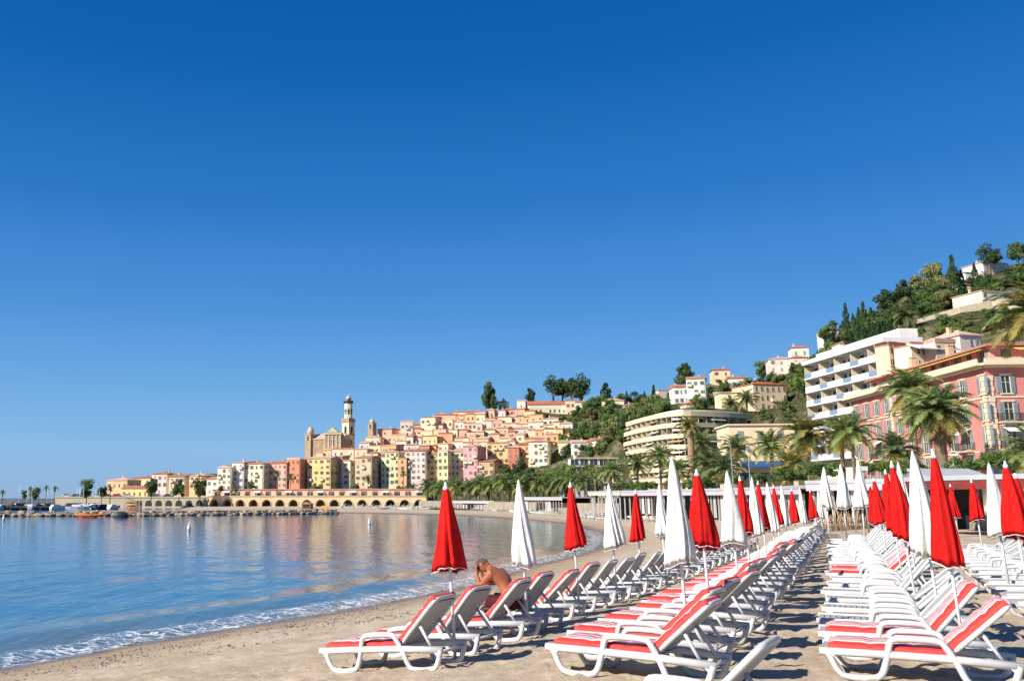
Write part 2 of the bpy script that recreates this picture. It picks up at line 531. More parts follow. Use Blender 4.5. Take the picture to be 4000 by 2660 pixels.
def sand_material():
    m = bpy.data.materials.new('beach sand')
    m.use_nodes = True
    nt = m.node_tree
    b = nt.nodes['Principled BSDF']
    b.inputs['Specular IOR Level'].default_value = .25
    L = nt.links.new
    geo = N(nt, 'ShaderNodeNewGeometry')
    pos = geo.outputs['Position']
    n1 = N(nt, 'ShaderNodeTexNoise', Scale=.9, Detail=9.0, Roughness=.7)
    n2 = N(nt, 'ShaderNodeTexNoise', Scale=38.0, Detail=6.0, Roughness=.75)
    n3 = N(nt, 'ShaderNodeTexVoronoi', Scale=26.0)
    for n in (n1, n2, n3):
        L(pos, n.inputs['Vector'])
    r1 = N(nt, 'ShaderNodeValToRGB')
    r1.color_ramp.elements[0].color = srgb(186, 166, 140, .95)
    r1.color_ramp.elements[1].color = srgb(220, 202, 176, .95)
    r1.color_ramp.elements[0].position = .33
    r1.color_ramp.elements[1].position = .66
    L(n1.outputs['Fac'], r1.inputs['Fac'])
    r2 = N(nt, 'ShaderNodeValToRGB')
    r2.color_ramp.elements[0].color = (.55, .52, .5, 1)
    r2.color_ramp.elements[1].color = (1.08, 1.07, 1.05, 1)
    r2.color_ramp.elements[0].position = .3
    r2.color_ramp.elements[1].position = .6
    L(n2.outputs['Fac'], r2.inputs['Fac'])
    mx = N(nt, 'ShaderNodeMix', data_type='RGBA', blend_type='MULTIPLY')
    mx.inputs[0].default_value = .75
    L(r1.outputs[0], mx.inputs[6])
    L(r2.outputs[0], mx.inputs[7])
    # gravelly band and wet sand follow the water's edge
    at = N(nt, 'ShaderNodeAttribute', attribute_name='shore')
    wob = N(nt, 'ShaderNodeMath', operation='MULTIPLY_ADD')
    nw = N(nt, 'ShaderNodeTexNoise', Scale=.55, Detail=5.0)
    L(pos, nw.inputs['Vector'])
    L(nw.outputs['Fac'], wob.inputs[0])
    wob.inputs[1].default_value = 2.4
    L(at.outputs['Fac'], wob.inputs[2])
    grav = N(nt, 'ShaderNodeValToRGB')
    e = grav.color_ramp.elements
    e[0].position, e[0].color = .0, (1, 1, 1, 1)
    e[1].position, e[1].color = 1.0, (0, 0, 0, 1)
    mr = N(nt, 'ShaderNodeMapRange')
    mr.inputs['From Min'].default_value = 3.6
    mr.inputs['From Max'].default_value = 7.0
    L(wob.outputs[0], mr.inputs['Value'])
    L(mr.outputs[0], grav.inputs['Fac'])
    gcol = N(nt, 'ShaderNodeValToRGB')
    g = gcol.color_ramp.elements
    g[0].position, g[0].color = .0, srgb(120, 98, 76, .9)
    g[1].position, g[1].color = 1.0, srgb(214, 182, 142, .9)
    L(n3.outputs['Color'], gcol.inputs['Fac'])
    mg = N(nt, 'ShaderNodeMix', data_type='RGBA')
    mgf = N(nt, 'ShaderNodeMath', operation='MULTIPLY')
    mgf.inputs[1].default_value = .75
    L(grav.outputs[0], mgf.inputs[0])
    L(mgf.outputs[0], mg.inputs[0])
    L(mx.outputs[2], mg.inputs[6])
    L(gcol.outputs[0], mg.inputs[7])
    wet = N(nt, 'ShaderNodeMapRange')
    wet.inputs['From Min'].default_value = 1.7
    wet.inputs['From Max'].default_value = 3.2
    wet.inputs['To Min'].default_value = 1.0
    wet.inputs['To Max'].default_value = 0.0
    L(wob.outputs[0], wet.inputs['Value'])
    mw = N(nt, 'ShaderNodeMix', data_type='RGBA', blend_type='MULTIPLY')
    L(wet.outputs[0], mw.inputs[0])
    L(mg.outputs[2], mw.inputs[6])
    mw.inputs[7].default_value = (.36, .37, .40, 1)
    L(mw.outputs[2], b.inputs['Base Color'])
    rr = N(nt, 'ShaderNodeMapRange')
    rr.inputs['To Min'].default_value = .95
    rr.inputs['To Max'].default_value = .22
    L(wet.outputs[0], rr.inputs['Value'])
    L(rr.outputs[0], b.inputs['Roughness'])
    # fine relief: grains, trampled lumps
    n5 = N(nt, 'ShaderNodeTexNoise', Scale=7.0, Detail=8.0, Roughness=.68)
    L(pos, n5.inputs['Vector'])
    ad = N(nt, 'ShaderNodeMath', operation='ADD')
    L(n5.outputs['Fac'], ad.inputs[0])
    ml = N(nt, 'ShaderNodeMath', operation='MULTIPLY')
    ml.inputs[1].default_value = .35
    L(n2.outputs['Fac'], ml.inputs[0])
    L(ml.outputs[0], ad.inputs[1])
    bp = N(nt, 'ShaderNodeBump')
    bs = N(nt, 'ShaderNodeMapRange')
    bs.inputs['To Min'].default_value = .6
    bs.inputs['To Max'].default_value = .08
    L(wet.outputs[0], bs.inputs['Value'])
    L(bs.outputs[0], bp.inputs['Strength'])
    bp.inputs['Distance'].default_value = .055
    L(ad.outputs[0], bp.inputs['Height'])
    L(bp.outputs[0], b.inputs['Normal'])
    return m


def axis(*seg):
    out = []
    for a, b, st in seg:
        out += list(np.arange(a, b, st))
    out.append(seg[-1][1])
    return np.array(out)


LANES = []


def build_beach():
    xs = axis((-190, -20, 4), (-20, -12, .5), (-12, 14, .11), (14, 30, .4), (30, 60, 1.2), (60, 300, 6))
    ys = axis((-8, 6, .5), (6, 17, .085), (17, 32, .22), (32, 75, .7), (75, 430, 2.5))
    X, Y = np.meshgrid(xs, ys)
    Z = beach_z(X, Y)
    S = shore_dist(X, Y)
    near = np.clip((60 - Y) / 30, 0, 1) * np.clip((S - 1.5) / 3, 0, 1)
    Z = Z + near * (.10 * (fbm(X * .55, Y * .55, 3, 3) - .45) + .055 * (fbm(X * 2.1, Y * 2.1, 9, 3) - .45))
    # trampled sand: many small dents with a raised rim
    rnd = np.random.default_rng(4)
    for i in range(4200):
        cx = rnd.uniform(-6, 13)
        cy = rnd.uniform(8.2, 30) if i % 3 else rnd.uniform(8.2, 14)
        i0, i1 = np.searchsorted(xs, [cx - .45, cx + .45])
        j0, j1 = np.searchsorted(ys, [cy - .45, cy + .45])
        if i1 - i0 < 2 or j1 - j0 < 2:
            continue
        sx = X[j0:j1, i0:i1] - cx
        sy = Y[j0:j1, i0:i1] - cy
        a = rnd.uniform(0, 3.14)
        p = (sx * math.cos(a) + sy * math.sin(a)) / rnd.uniform(.11, .17)
        q = (-sx * math.sin(a) + sy * math.cos(a)) / rnd.uniform(.06, .09)
        rr = np.sqrt(p * p + q * q)
        dep = rnd.uniform(.012, .045)
        w = np.clip((S[j0:j1, i0:i1] - 2.5) / 2.5, 0, 1)
        Z[j0:j1, i0:i1] += w * dep * (-np.exp(-rr ** 2) + .55 * np.exp(-((rr - 1.5) / .5) ** 2))
    o = obj('beach', grid_mesh('beach', xs, ys, Z, [sand_material()], {'shore': S}))
    tag(o, 'pale tan sand and gravel beach curving round the bay', kind='structure')


build_beach()


def hillside_material():
    m = bpy.data.materials.new('scrub and terraces')
    m.use_nodes = True
    nt = m.node_tree
    b = nt.nodes['Principled BSDF']
    b.inputs['Roughness'].default_value = .95
    b.inputs['Specular IOR Level'].default_value = .1
    L = nt.links.new
    geo = N(nt, 'ShaderNodeNewGeometry')
    n1 = N(nt, 'ShaderNodeTexNoise', Scale=.16, Detail=12.0, Roughness=.8)
    L(geo.outputs['Position'], n1.inputs['Vector'])
    r = N(nt, 'ShaderNodeValToRGB')
    e = r.color_ramp.elements
    e[0].position, e[0].color = .38, (.03, .045, .016, 1)
    e[1].position, e[1].color = .64, (.30, .24, .16, 1)
    k = e.new(.52)
    k.color = (.08, .085, .035, 1)
    L(n1.outputs['Fac'], r.inputs['Fac'])
    L(r.outputs[0], b.inputs['Base Color'])
    n2 = N(nt, 'ShaderNodeTexNoise', Scale=.8, Detail=8.0)
    L(geo.outputs['Position'], n2.inputs['Vector'])
    bp = N(nt, 'ShaderNodeBump', Strength=.8, Distance=1.0)
    L(n2.outputs['Fac'], bp.inputs['Height'])
    L(bp.outputs[0], b.inputs['Normal'])
    return m


def build_hill():
    xs = axis((-170, 300, 4), (300, 520, 10))
    ys = axis((40, 560, 4), (560, 720, 12))
    X, Y = np.meshgrid(xs, ys)
    Z = hill_z(X, Y) + 1.2 * (fbm(X * .12, Y * .12, 21, 4) - .47)
    sd = shore_dist(X, Y)
    Z = np.where(sd < 30, np.minimum(Z, 1.0 + (sd - 30) * .25), Z)
    lim = np.interp(X, [12, 30, 50, 62, 75, 80], [362, 335, 306, 285, 262, 235])
    Z = np.where((X >= 12) & (X < 80) & (Y < lim), np.minimum(Z, 1.0), Z)
    Z = np.where((X < 12) & (Y < np.where(X < -70, 376, 366 - .25 * (X + 70))), np.minimum(Z, -.5), Z)
    o = obj('hillside', grid_mesh('hillside', xs, ys, Z, [hillside_material()]))
    tag(o, 'green scrubby hillside rising behind the bay', kind='structure')


build_hill()


# ------------------------------------------------------------------ sea
def sea_material():
    m = bpy.data.materials.new('sea water')
    m.use_nodes = True
    nt = m.node_tree
    b = nt.nodes['Principled BSDF']
    L = nt.links.new
    geo = N(nt, 'ShaderNodeNewGeometry')
    pos = geo.outputs['Position']
    at = N(nt, 'ShaderNodeAttribute', attribute_name='shore')      # minus the distance to the edge: deep water is negative
    cr = N(nt, 'ShaderNodeMapRange')
    cr.inputs['From Min'].default_value = -16.0
    cr.inputs['From Max'].default_value = 0.0
    wv = N(nt, 'ShaderNodeTexNoise', Scale=.22, Detail=4.0)
    L(pos, wv.inputs['Vector'])
    wm = N(nt, 'ShaderNodeMath', operation='MULTIPLY_ADD')
    wm.inputs[1].default_value = 5.0
    L(wv.outputs['Fac'], wm.inputs[0])
    sub = N(nt, 'ShaderNodeMath', operation='SUBTRACT')
    sub.inputs[1].default_value = 2.5
    L(at.outputs['Fac'], wm.inputs[2])
    L(wm.outputs[0], sub.inputs[0])
    L(sub.outputs[0], cr.inputs['Value'])
    ramp = N(nt, 'ShaderNodeValToRGB')
    e = ramp.color_ramp.elements
    e[0].position, e[0].color = 0.0, (.006, .085, .185, 1)
    e[1].position, e[1].color = 1.0, (.17, .15, .115, 1)
    k = e.new(.45)
    k.color = (.012, .125, .225, 1)
    k = e.new(.8)
    k.color = (.08, .14, .16, 1)
    L(cr.outputs[0], ramp.inputs['Fac'])
    L(ramp.outputs[0], b.inputs['Base Color'])
    b.inputs['Roughness'].default_value = .07
    b.inputs['IOR'].default_value = 1.33
    b.inputs['Specular IOR Level'].default_value = .5
    # ripples, longer across than along the line of waves
    mp = N(nt, 'ShaderNodeMapping')
    mp.inputs['Rotation'].default_value = (0, 0, R(-62))
    mp.inputs['Scale'].default_value = (1.0, .38, 1.0)
    L(pos, mp.inputs['Vector'])
    n1 = N(nt, 'ShaderNodeTexNoise', Scale=.42, Detail=4.0, Roughness=.55)
    n2 = N(nt, 'ShaderNodeTexNoise', Scale=2.6, Detail=4.0, Roughness=.6)
    L(mp.outputs[0], n1.inputs['Vector'])
    L(mp.outputs[0], n2.inputs['Vector'])
    a = N(nt, 'ShaderNodeMath', operation='MULTIPLY_ADD')
    a.inputs[1].default_value = .16
    L(n2.outputs['Fac'], a.inputs[0])
    L(n1.outputs['Fac'], a.inputs[2])
    bp = N(nt, 'ShaderNodeBump', Strength=.42, Distance=.30)
    L(a.outputs[0], bp.inputs['Height'])
    L(bp.outputs[0], b.inputs['Normal'])
    return m


def build_sea():
    xs = axis((-30000, -2000, 7000), (-2000, -200, 300), (-200, -30, 5), (-30, 30, .8), (30, 60, 5), (60, 2000, 400), (2000, 30000, 7000))
    ys = axis((-300, -60, 30), (-60, 14, 4), (14, 80, .8), (80, 270, 3), (270, 600, 20), (600, 4000, 300), (4000, 40000, 6000))
    X, Y = np.meshgrid(xs, ys)
    S = shore_dist(X, Y)
    Z = np.zeros_like(X)
    n = np.clip((-S) / 3, 0, 1) * np.clip((90 - Y) / 40, 0, 1)
    Z = Z + n * .09 * (fbm(X * .35 + Y * .1, Y * .35, 31, 3) - .47)
    Z = Z + np.exp(-((S + 3.6) / 1.0) ** 2) * .12 * np.clip((110 - Y) / 40, 0, 1) * (.5 + fbm(X * .3, Y * .3, 77, 2))
    o = obj('sea', grid_mesh('sea', xs, ys, Z, [sea_material()], {'shore': S}))
    tag(o, 'calm blue sea filling the bay', kind='structure')


build_sea()


def build_foam():
    """the breaking edge: a lumpy ribbon of foam following the water line"""
    m = bpy.data.materials.new('sea foam')
    m.use_nodes = True
    nt = m.node_tree
    L = nt.links.new
    b = nt.nodes['Principled BSDF']
    b.inputs['Base Color'].default_value = (.78, .8, .82, 1)
    b.inputs['Roughness'].default_value = .6
    geo = N(nt, 'ShaderNodeNewGeometry')
    at = N(nt, 'ShaderNodeAttribute', attribute_name='cover')
    mp = N(nt, 'ShaderNodeMapping')
    mp.inputs['Rotation'].default_value = (0, 0, R(-62))
    mp.inputs['Scale'].default_value = (.7, 1.6, 1.0)
    L(geo.outputs['Position'], mp.inputs['Vector'])
    n0 = N(nt, 'ShaderNodeTexNoise', Scale=1.6, Detail=6.0, Roughness=.65, Distortion=.8)
    vo = N(nt, 'ShaderNodeTexVoronoi', Scale=3.2, feature='DISTANCE_TO_EDGE')
    ds = N(nt, 'ShaderNodeVectorMath', operation='MULTIPLY_ADD')
    ds.inputs[1].default_value = (.5, .5, .5)
    L(mp.outputs[0], n0.inputs['Vector'])
    L(n0.outputs['Color'], ds.inputs[0])
    L(mp.outputs[0], ds.inputs[2])
    L(ds.outputs[0], vo.inputs['Vector'])
    lace = N(nt, 'ShaderNodeMapRange')
    lace.inputs['From Min'].default_value = .0
    lace.inputs['From Max'].default_value = .16
    lace.inputs['To Min'].default_value = .42
    lace.inputs['To Max'].default_value = .0
    L(vo.outputs['Distance'], lace.inputs['Value'])
    ad = N(nt, 'ShaderNodeMath', operation='ADD')
    L(lace.outputs[0], ad.inputs[0])
    L(n0.outputs['Fac'], ad.inputs[1])
    a2 = N(nt, 'ShaderNodeMath', operation='ADD')
    L(ad.outputs[0], a2.inputs[0])
    L(at.outputs['Fac'], a2.inputs[1])
    al = N(nt, 'ShaderNodeMapRange')
    al.inputs['From Min'].default_value = 1.22
    al.inputs['From Max'].default_value = 1.42
    L(a2.outputs[0], al.inputs['Value'])
    L(al.outputs[0], b.inputs['Alpha'])
    pts = np.array([p for p in catmull(SHORE_NEAR, 60) if -6 < p[1] < 175])
    d = np.gradient(pts, axis=0)
    d /= np.linalg.norm(d, axis=1)[:, None]
    nrm = np.stack([-d[:, 1], d[:, 0]], -1)        # seaward
    cs = np.linspace(-.75, 3.4, 30)
    T = np.arange(len(pts))
    Tg, C = np.meshgrid(T, cs)
    wob = .55 * (fbm(T * .055, T * 0, 51, 3) - .45)[None, :] * 2.4
    X = pts[:, 0][None, :] + nrm[:, 0][None, :] * (C + wob)
    Y = pts[:, 1][None, :] + nrm[:, 1][None, :] * (C + wob)
    lump = fbm(X * 2.3, Y * 2.3, 61, 3) - .45
    fade = np.clip((C + .75) / .35, 0, 1) * np.clip((3.4 - C) / 1.3, 0, 1)
    Z = np.maximum(beach_z(X, Y), 0.0) + .012 + fade * (.13 * np.exp(-((C - .75) / .5) ** 2) + .09 * np.exp(-((C - 2.4) / .6) ** 2) + .16 * np.maximum(lump, -.1))
    cover = np.where(C < .9, .36 + .2 * np.clip((C + .75) / .5, 0, 1), .52 - .2 * (C - .9)) - np.where(C > 1.7, (C - 1.7) * .3, 0) - np.where(Y > 60, (Y - 60) * .0015, 0)
    cover = np.where((C < -.7) | (C > 3.3), -1, cover)
    o = obj('foam', grid_mesh('foam', None, None, Z, [m], {'cover': cover}, X, Y))
    tag(o, 'white foam of small waves breaking along the sand', 'foam', kind='stuff')


build_foam()

# ------------------------------------------------------------------ sun loungers
def stripe_material():
    m = bpy.data.materials.new('striped cushion cloth')
    m.use_nodes = True
    nt = m.node_tree
    L = nt.links.new
    b = nt.nodes['Principled BSDF']
    b.inputs['Roughness'].default_value = .85
    b.inputs['Specular IOR Level'].default_value = .15
    tc = N(nt, 'ShaderNodeTexCoord')
    sp = N(nt, 'ShaderNodeSeparateXYZ')
    L(tc.outputs['Object'], sp.inputs[0])
    mr = N(nt, 'ShaderNodeMapRange')
    mr.inputs['From Min'].default_value = -.30
    mr.inputs['From Max'].default_value = .30
    L(sp.outputs['Y'], mr.inputs['Value'])
    cr = N(nt, 'ShaderNodeValToRGB')
    cr.color_ramp.interpolation = 'CONSTANT'
    red, pale, white = (.52, .045, .04, 1), (.62, .25, .25, 1), (.74, .68, .66, 1)
    stops = [(0, red), (.10, white), (.17, pale), (.24, white), (.33, red), (.40, pale), (.46, white), (.54, pale), (.60, red), (.67, white), (.76, pale), (.83, white), (.90, red)]
    e = cr.color_ramp.elements
    e[0].position, e[0].color = stops[0]
    e[1].position, e[1].color = stops[-1]
    for p, c in stops[1:-1]:
        k = e.new(p)
        k.color = c
    L(mr.outputs[0], cr.inputs['Fac'])
    L(cr.outputs[0], b.inputs['Base Color'])
    return m


M_STRIPE = stripe_material()
M_REDPAD = mat('red cushion piping', (.62, .075, .065, 1), rough=.85, var=.12, scale=5, spec=.15, bump=.2, bscale=30)
LW = .33           # half width
BACK_L = .80


def smooth_path(pts, r=3):
    """round the corners of a polyline in the x z plane"""
    out = []
    n = len(pts)
    for i in range(n):
        p, a, b = Vector(pts[i]), Vector(pts[i - 1]), Vector(pts[(i + 1) % n])
        k = .28
        q0, q1 = p.lerp(a, k), p.lerp(b, k)
        for t in [j / r for j in range(r + 1)]:
            out.append((q0.lerp(p, t)).lerp(p.lerp(q1, t), t))
    return out


def side_frame_mesh():
    mb = MB()
    for k in (0,):
        # rail
        mb.tube([(-.02, 0, .275), (.5, 0, .28), (1.25, 0, .275), (1.90, 0, .25)], .044, 6, flat=(.55, 1))
        # front leg loop rising into the armrest and coming down as the rear leg
        pts = [(.04, 0, .28), (.095, 0, .21), (.15, 0, .09), (.24, 0, .02), (.50, 0, .02), (.60, 0, .085), (.665, 0, .28), (.695, 0, .40), (.775, 0, .455), (1.13, 0, .455), (1.22, 0, .40), (1.32, 0, .22), (1.38, 0, .08), (1.46, 0, .02), (1.72, 0, .02), (1.81, 0, .085), (1.87, 0, .25)]
        pp = [tuple(p) for p in catmull(pts, 3)]
        mb.tube(pp, .037, 6, flat=(.8, 1))
        # gusset plates under the rail
        mb.prism([(.02, .27), (.16, .27), (.09, .19)], -.012, .012)
        mb.prism([(1.76, .25), (1.89, .25), (1.85, .14)], -.012, .012)
    return mb.fixed('side_frame', M_PLASTIC)


ME_SIDE = side_frame_mesh()
ME_SLAT = MB().box(-.032, .032, -LW + .02, LW - .02, -.011, .011).fixed('seat_slat', M_SLAT)
SEAT_X = [.03 + .078 * i for i in range(17)]
_mb = MB()
for x_ in SEAT_X:
    _mb.box(x_ - .032, x_ + .032, -LW + .02, LW - .02, .279, .301)
ME_SEATPANEL = _mb.fixed('seat_panel', M_SLAT)
ME_CROSS = MB().tube([(0, -LW, 0), (0, LW, 0)], .02, 6).fixed('crossbar', M_PLASTIC)
# backrest meshes lie along +x from the hinge
ME_BACKSLAT = MB().box(.03, BACK_L - .03, -.030, .030, -.011, .011).fixed('backrest_slat', M_SLAT)
BACK_Y = [-.26 + .0743 * i for i in range(8)]
_mb = MB()
for y_ in BACK_Y:
    _mb.box(.03, BACK_L - .03, y_ - .030, y_ + .030, -.011, .011)
ME_BACKPANEL = _mb.fixed('backrest_panel', M_SLAT)
ME_BACKFRAME = MB().tube(smooth_path([(0, -LW + .02, 0), (BACK_L - .02, -LW + .02, 0), (BACK_L + .03, -LW + .13, 0), (BACK_L + .03, LW - .13, 0), (BACK_L - .02, LW - .02, 0), (0, LW - .02, 0)]), .028, 6, closed=True, flat=(.8, 1)).fixed('backrest_frame', M_PLASTIC)


def cushion_mesh(name, L, W, T, seed):
    """a soft pad: rounded edges, a few shallow dents across; slot 0 red sides, slot 1 striped top"""
    rnd = random.Random(seed)
    nx, ny = 14, 8
    mb = MB()
    top = []
    for i in range(nx + 1):
        for j in range(ny + 1):
            x, y = L * i / nx, -W + 2 * W * j / ny
            e = min(i, nx - i, j, ny - j)
            z = T * (.55 if e == 0 else .9 if e == 1 else 1.0) - (.012 if i in (5, 10) else 0) + rnd.uniform(-.003, .003)
            top.append((x, y, z))
    bot = [(L * i / nx, -W + 2 * W * j / ny, 0) for i in range(nx + 1) for j in range(ny + 1)]
    idx = lambda i, j: i * (ny + 1) + j
    fs = [(idx(i, j), idx(i + 1, j), idx(i + 1, j + 1), idx(i, j + 1)) for i in range(nx) for j in range(ny)]
    mb.add(top, fs, 1, True)
    b = len(mb.v)
    mb.v.extend(bot)
    loop = [(i, 0) for i in range(nx)] + [(nx, j) for j in range(ny)] + [(i, ny) for i in range(nx, 0, -1)] + [(0, j) for j in range(ny, 0, -1)]
    n = len(loop)
    for k in range(n):
        a, c = idx(*loop[k]), idx(*loop[(k + 1) % n])
        mb.f.append((b + a, b + c, c, a))
        mb.m.append(0)
        mb.s.append(True)
    return mb.mesh(name, [M_REDPAD, M_STRIPE])


ME_CUSH = [cushion_mesh('seat_cushion', 1.20, .30, .10, s) for s in (1, 2)]
ME_BCUSH = [cushion_mesh('back_cushion', .80, .30, .095, s) for s in (3, 4)]
HINGE = (1.25, .305)


def lounger(x, y, yaw, back, cushion, near, label, cat_group, z=None, roll=0.0):
    a = R(yaw)
    gx, gy = x + .95 * math.cos(a), y + .95 * math.sin(a)
    z0, z1 = bz(x + .3 * math.cos(a), y + .3 * math.sin(a)), bz(x + 1.65 * math.cos(a), y + 1.65 * math.sin(a))
    # follow the slope of the sand
    t = thing('sun_lounger', label, 'sun lounger', (x, y, z0 - .3 * (z1 - z0) / 1.35 - .012), 0, cat_group)
    t.rotation_euler = (R(roll), -math.atan2(z1 - z0, 1.35), a)
    for s in (-1, 1):
        obj('side_frame', ME_SIDE, t, (0, s * LW, 0))
    if near:
        for sx in SEAT_X:
            obj('seat_slat', ME_SLAT, t, (sx, 0, .29))
    else:
        tag(obj('seat_panel', ME_SEATPANEL, t), kind='stuff')
    obj('crossbar', ME_CROSS, t, (.02, 0, .275))
    obj('crossbar', ME_CROSS, t, (1.84, 0, .22))
    br = R(back)
    bf = obj('backrest_frame', ME_BACKFRAME, t, (HINGE[0], 0, HINGE[1]))
    bf.rotation_euler = (0, -br, 0)
    if near:
        for sy in BACK_Y:
            obj('backrest_slat', ME_BACKSLAT, bf, (0, sy, 0))
    else:
        tag(obj('backrest_panel', ME_BACKPANEL, bf), kind='stuff')
    # struts from the backrest down to the rear rails
    hx, hz = HINGE[0] + .42 * math.cos(br), HINGE[1] + .42 * math.sin(br)
    key = round(back)
    if key not in STRUT:
        STRUT[key] = [MB().tube([(hx, s * (LW - .06), hz - .02), (1.74, s * (LW - .03), .27)], .022, 5).fixed('strut', M_PLASTIC) for s in (-1, 1)]
    for me in STRUT[key]:
        obj('strut', me, t)
    if cushion:
        q = random.random() < .5
        c = obj('seat_cushion', ME_CUSH[q], t, (.07, 0, .302))
        c.rotation_euler = (0, 0, R(random.uniform(-1, 1)))
        c = obj('back_cushion', ME_BCUSH[q], t, (HINGE[0] + .015 - .02 * math.sin(br), 0, HINGE[1] + .012 + .02 * math.cos(br)))
        c.rotation_euler = (0, -br, 0)
    return t


STRUT = {}
ROWS = {}


def row(name, start, bearing, n, yaw, back, cushions, near_n, group, jitter=1.1, pitch=1.42, curve=0.0):
    rnd = random.Random(name)
    x, y = start
    b = bearing
    ROWS[name] = []
    for i in range(n):
        yw = yaw(i) + rnd.uniform(-3, 3) * jitter
        bk = back + rnd.choice((-6, -2, 0, 0, 2, 5))
        c = i in cushions
        lab = ('white sun lounger with red striped cushion' if c else 'bare white sun lounger') + ', ' + (ORD[i] + ' from near end of the ' + name)
        jx = 0 if i == 0 else rnd.uniform(-.09, .09)
        lounger(x + jx, y + jx * .4, yw, bk, c, i < near_n, lab, group)
        ROWS[name].append((x, y, yw))
        b2 = R(b)
        x += pitch * math.sin(b2) + rnd.uniform(-.05, .05)
        y += pitch * math.cos(b2)
        b += curve


# foot end of each row's nearest lounger, bearing to the right of straight ahead
row('seaward row', (-.66, 13.05), 28.4, 24, lambda i: -33, 45, set(range(0, 6)), 6, 'loungers of the seaward row', pitch=1.46)
row('second row', (2.08, 11.15), 27.2, 32, lambda i: -36, 41, set(range(0, 14)), 6, 'loungers of the second row')
row('third row', (5.14, 10.95), 26.3, 22, lambda i: -28 + min(i, 8) * .8, 45, {0, 1, 8, 9}, 7, 'loungers of the third row')
row('landward row', (10.4, 15.4), 29, 13, lambda i: -14, 36, set(), 2, 'loungers of the landward row')
lounger(1.52, 8.3, -36, 46, False, True, 'bare white sun lounger cut off by the bottom edge, nearest the camera', None)


# ------------------------------------------------------------------ closed beach umbrellas
M_RED = mat('red canvas', (.56, .012, .010, 1), rough=.8, var=.2, scale=4, spec=.12, bump=.5, bscale=14, objrand=.1, detail=7)
M_CANVAS = mat('off white canvas', (.76, .73, .65, 1), rough=.85, var=.12, scale=4, spec=.1, bump=.5, bscale=14, objrand=.06, detail=7)
M_POLE = mat('white umbrella pole', (.74, .74, .73, 1), rough=.35, var=.05, spec=.45)


def canopy_mesh(seed, L, rb, m):
    """furled canopy: eight loose folds, narrow at the tip, opening to a scalloped hem; top at z=0, hem at -L"""
    rnd = random.Random(seed)
    n, k = 64, 16
    ph = rnd.uniform(0, 6.28)
    amp = [rnd.uniform(.35, 1.6) for _ in range(8)]
    sway = rnd.uniform(-.05, .05)
    bulge = rnd.uniform(-.10, .12)
    droop = rnd.uniform(0, 6.28)
    vs, fs = [], []
    for i in range(k + 1):
        t = i / k
        r0 = .034 + (rb - .034) * (t ** .92) * (1.0 - .07 * max(0, t - .85) / .15) * (1 + bulge * math.sin(math.pi * t))
        fold = .06 + .30 * t
        for j in range(n):
            a = 2 * math.pi * j / n
            w = (a * 8 / (2 * math.pi) + .25 * math.sin(a * 3 + seed) * t) % 1
            f = abs(2 * w - 1) ** .8
            fi = int(a * 8 / (2 * math.pi)) % 8
            rr = r0 * (1 - fold * f * amp[fi])
            aa = a + ph + .55 * t * math.sin(seed) + .10 * math.sin(2 * a)
            z = -L * t * (1 + .05 * t * math.cos(a - droop))
            rr *= 1 + .05 * t * math.sin(a * 5 + seed * 1.7 + 6 * t)
            if i == k:
                z -= .028 * (1 - f) * amp[fi]
            vs.append((rr * math.cos(aa) * (1 + .1 * math.sin(seed * 2.3)) + sway * t, rr * math.sin(aa), z))
    for i in range(k):
        for j in range(n):
            fs.append((i * n + j, (i + 1) * n + j, (i + 1) * n + (j + 1) % n, i * n + (j + 1) % n))
    # inside of the hem, closed up to the pole so that it is not a hollow shell
    b = len(vs)
    for j in range(n):
        x, y, z = vs[k * n + j]
        vs.append((x * .5, y * .5, z + .14))
    for j in range(n):
        fs.append((k * n + j, b + j, b + (j + 1) % n, k * n + (j + 1) % n))
    mb = MB()
    mb.add(vs, fs, 0, True)
    me = mb.mesh('canopy', m)
    hem = MB()
    hem.tube([Vector(vs[k * n + j]) * 1.012 + Vector((0, 0, .002)) for j in range(0, n, 1)], .007, 4, closed=True)
    return me, hem.mesh('hem', M_WHITE)


CANOPY = {}
for c_, L_, rb_, m_ in (('red', 1.13, .235, M_RED), ('white', 1.24, .225, M_CANVAS)):
    CANOPY[c_] = [canopy_mesh(s * 3 + len(c_), L_, rb_, m_) for s in range(1, 7)]
ME_POLE = MB().tube([(0, 0, -.25), (0, 0, 2.42)], .021, 8).mesh('pole', M_POLE)
ME_FIN = {'red': MB().lathe([(.036, -.03), (.036, .02), (.02, .05), (.010, .10)], 10).mesh('finial', M_WHITE),
          'white': MB().lathe([(.036, -.03), (.033, .02), (.018, .06), (.006, .10)], 10).mesh('finial', M_CANVAS)}
UMB = [0]


def umbrella(x, y, col, label, group, top=4.25, lean=(0, 0), fat=1.0, strap=True):
    z = bz(x, y)
    UMB[0] += 1
    t = thing('beach_umbrella', label, 'umbrella', (x, y, z), 0, group)
    H = top - z
    k = H / 2.42
    t.scale = (fat, fat, k)
    t.rotation_euler = (R(lean[0]), R(lean[1]), R(UMB[0] * 67 % 360) * 0)
    c, h = CANOPY[col][UMB[0] % 6]
    spin = R(UMB[0] * 137 % 360)
    cz = 2.38
    co = obj('canopy', c, t, (0, 0, cz), spin)
    obj('hem', h, co)
    obj('pole', ME_POLE, t)
    obj('finial', ME_FIN[col], t, (0, 0, cz))
    return t


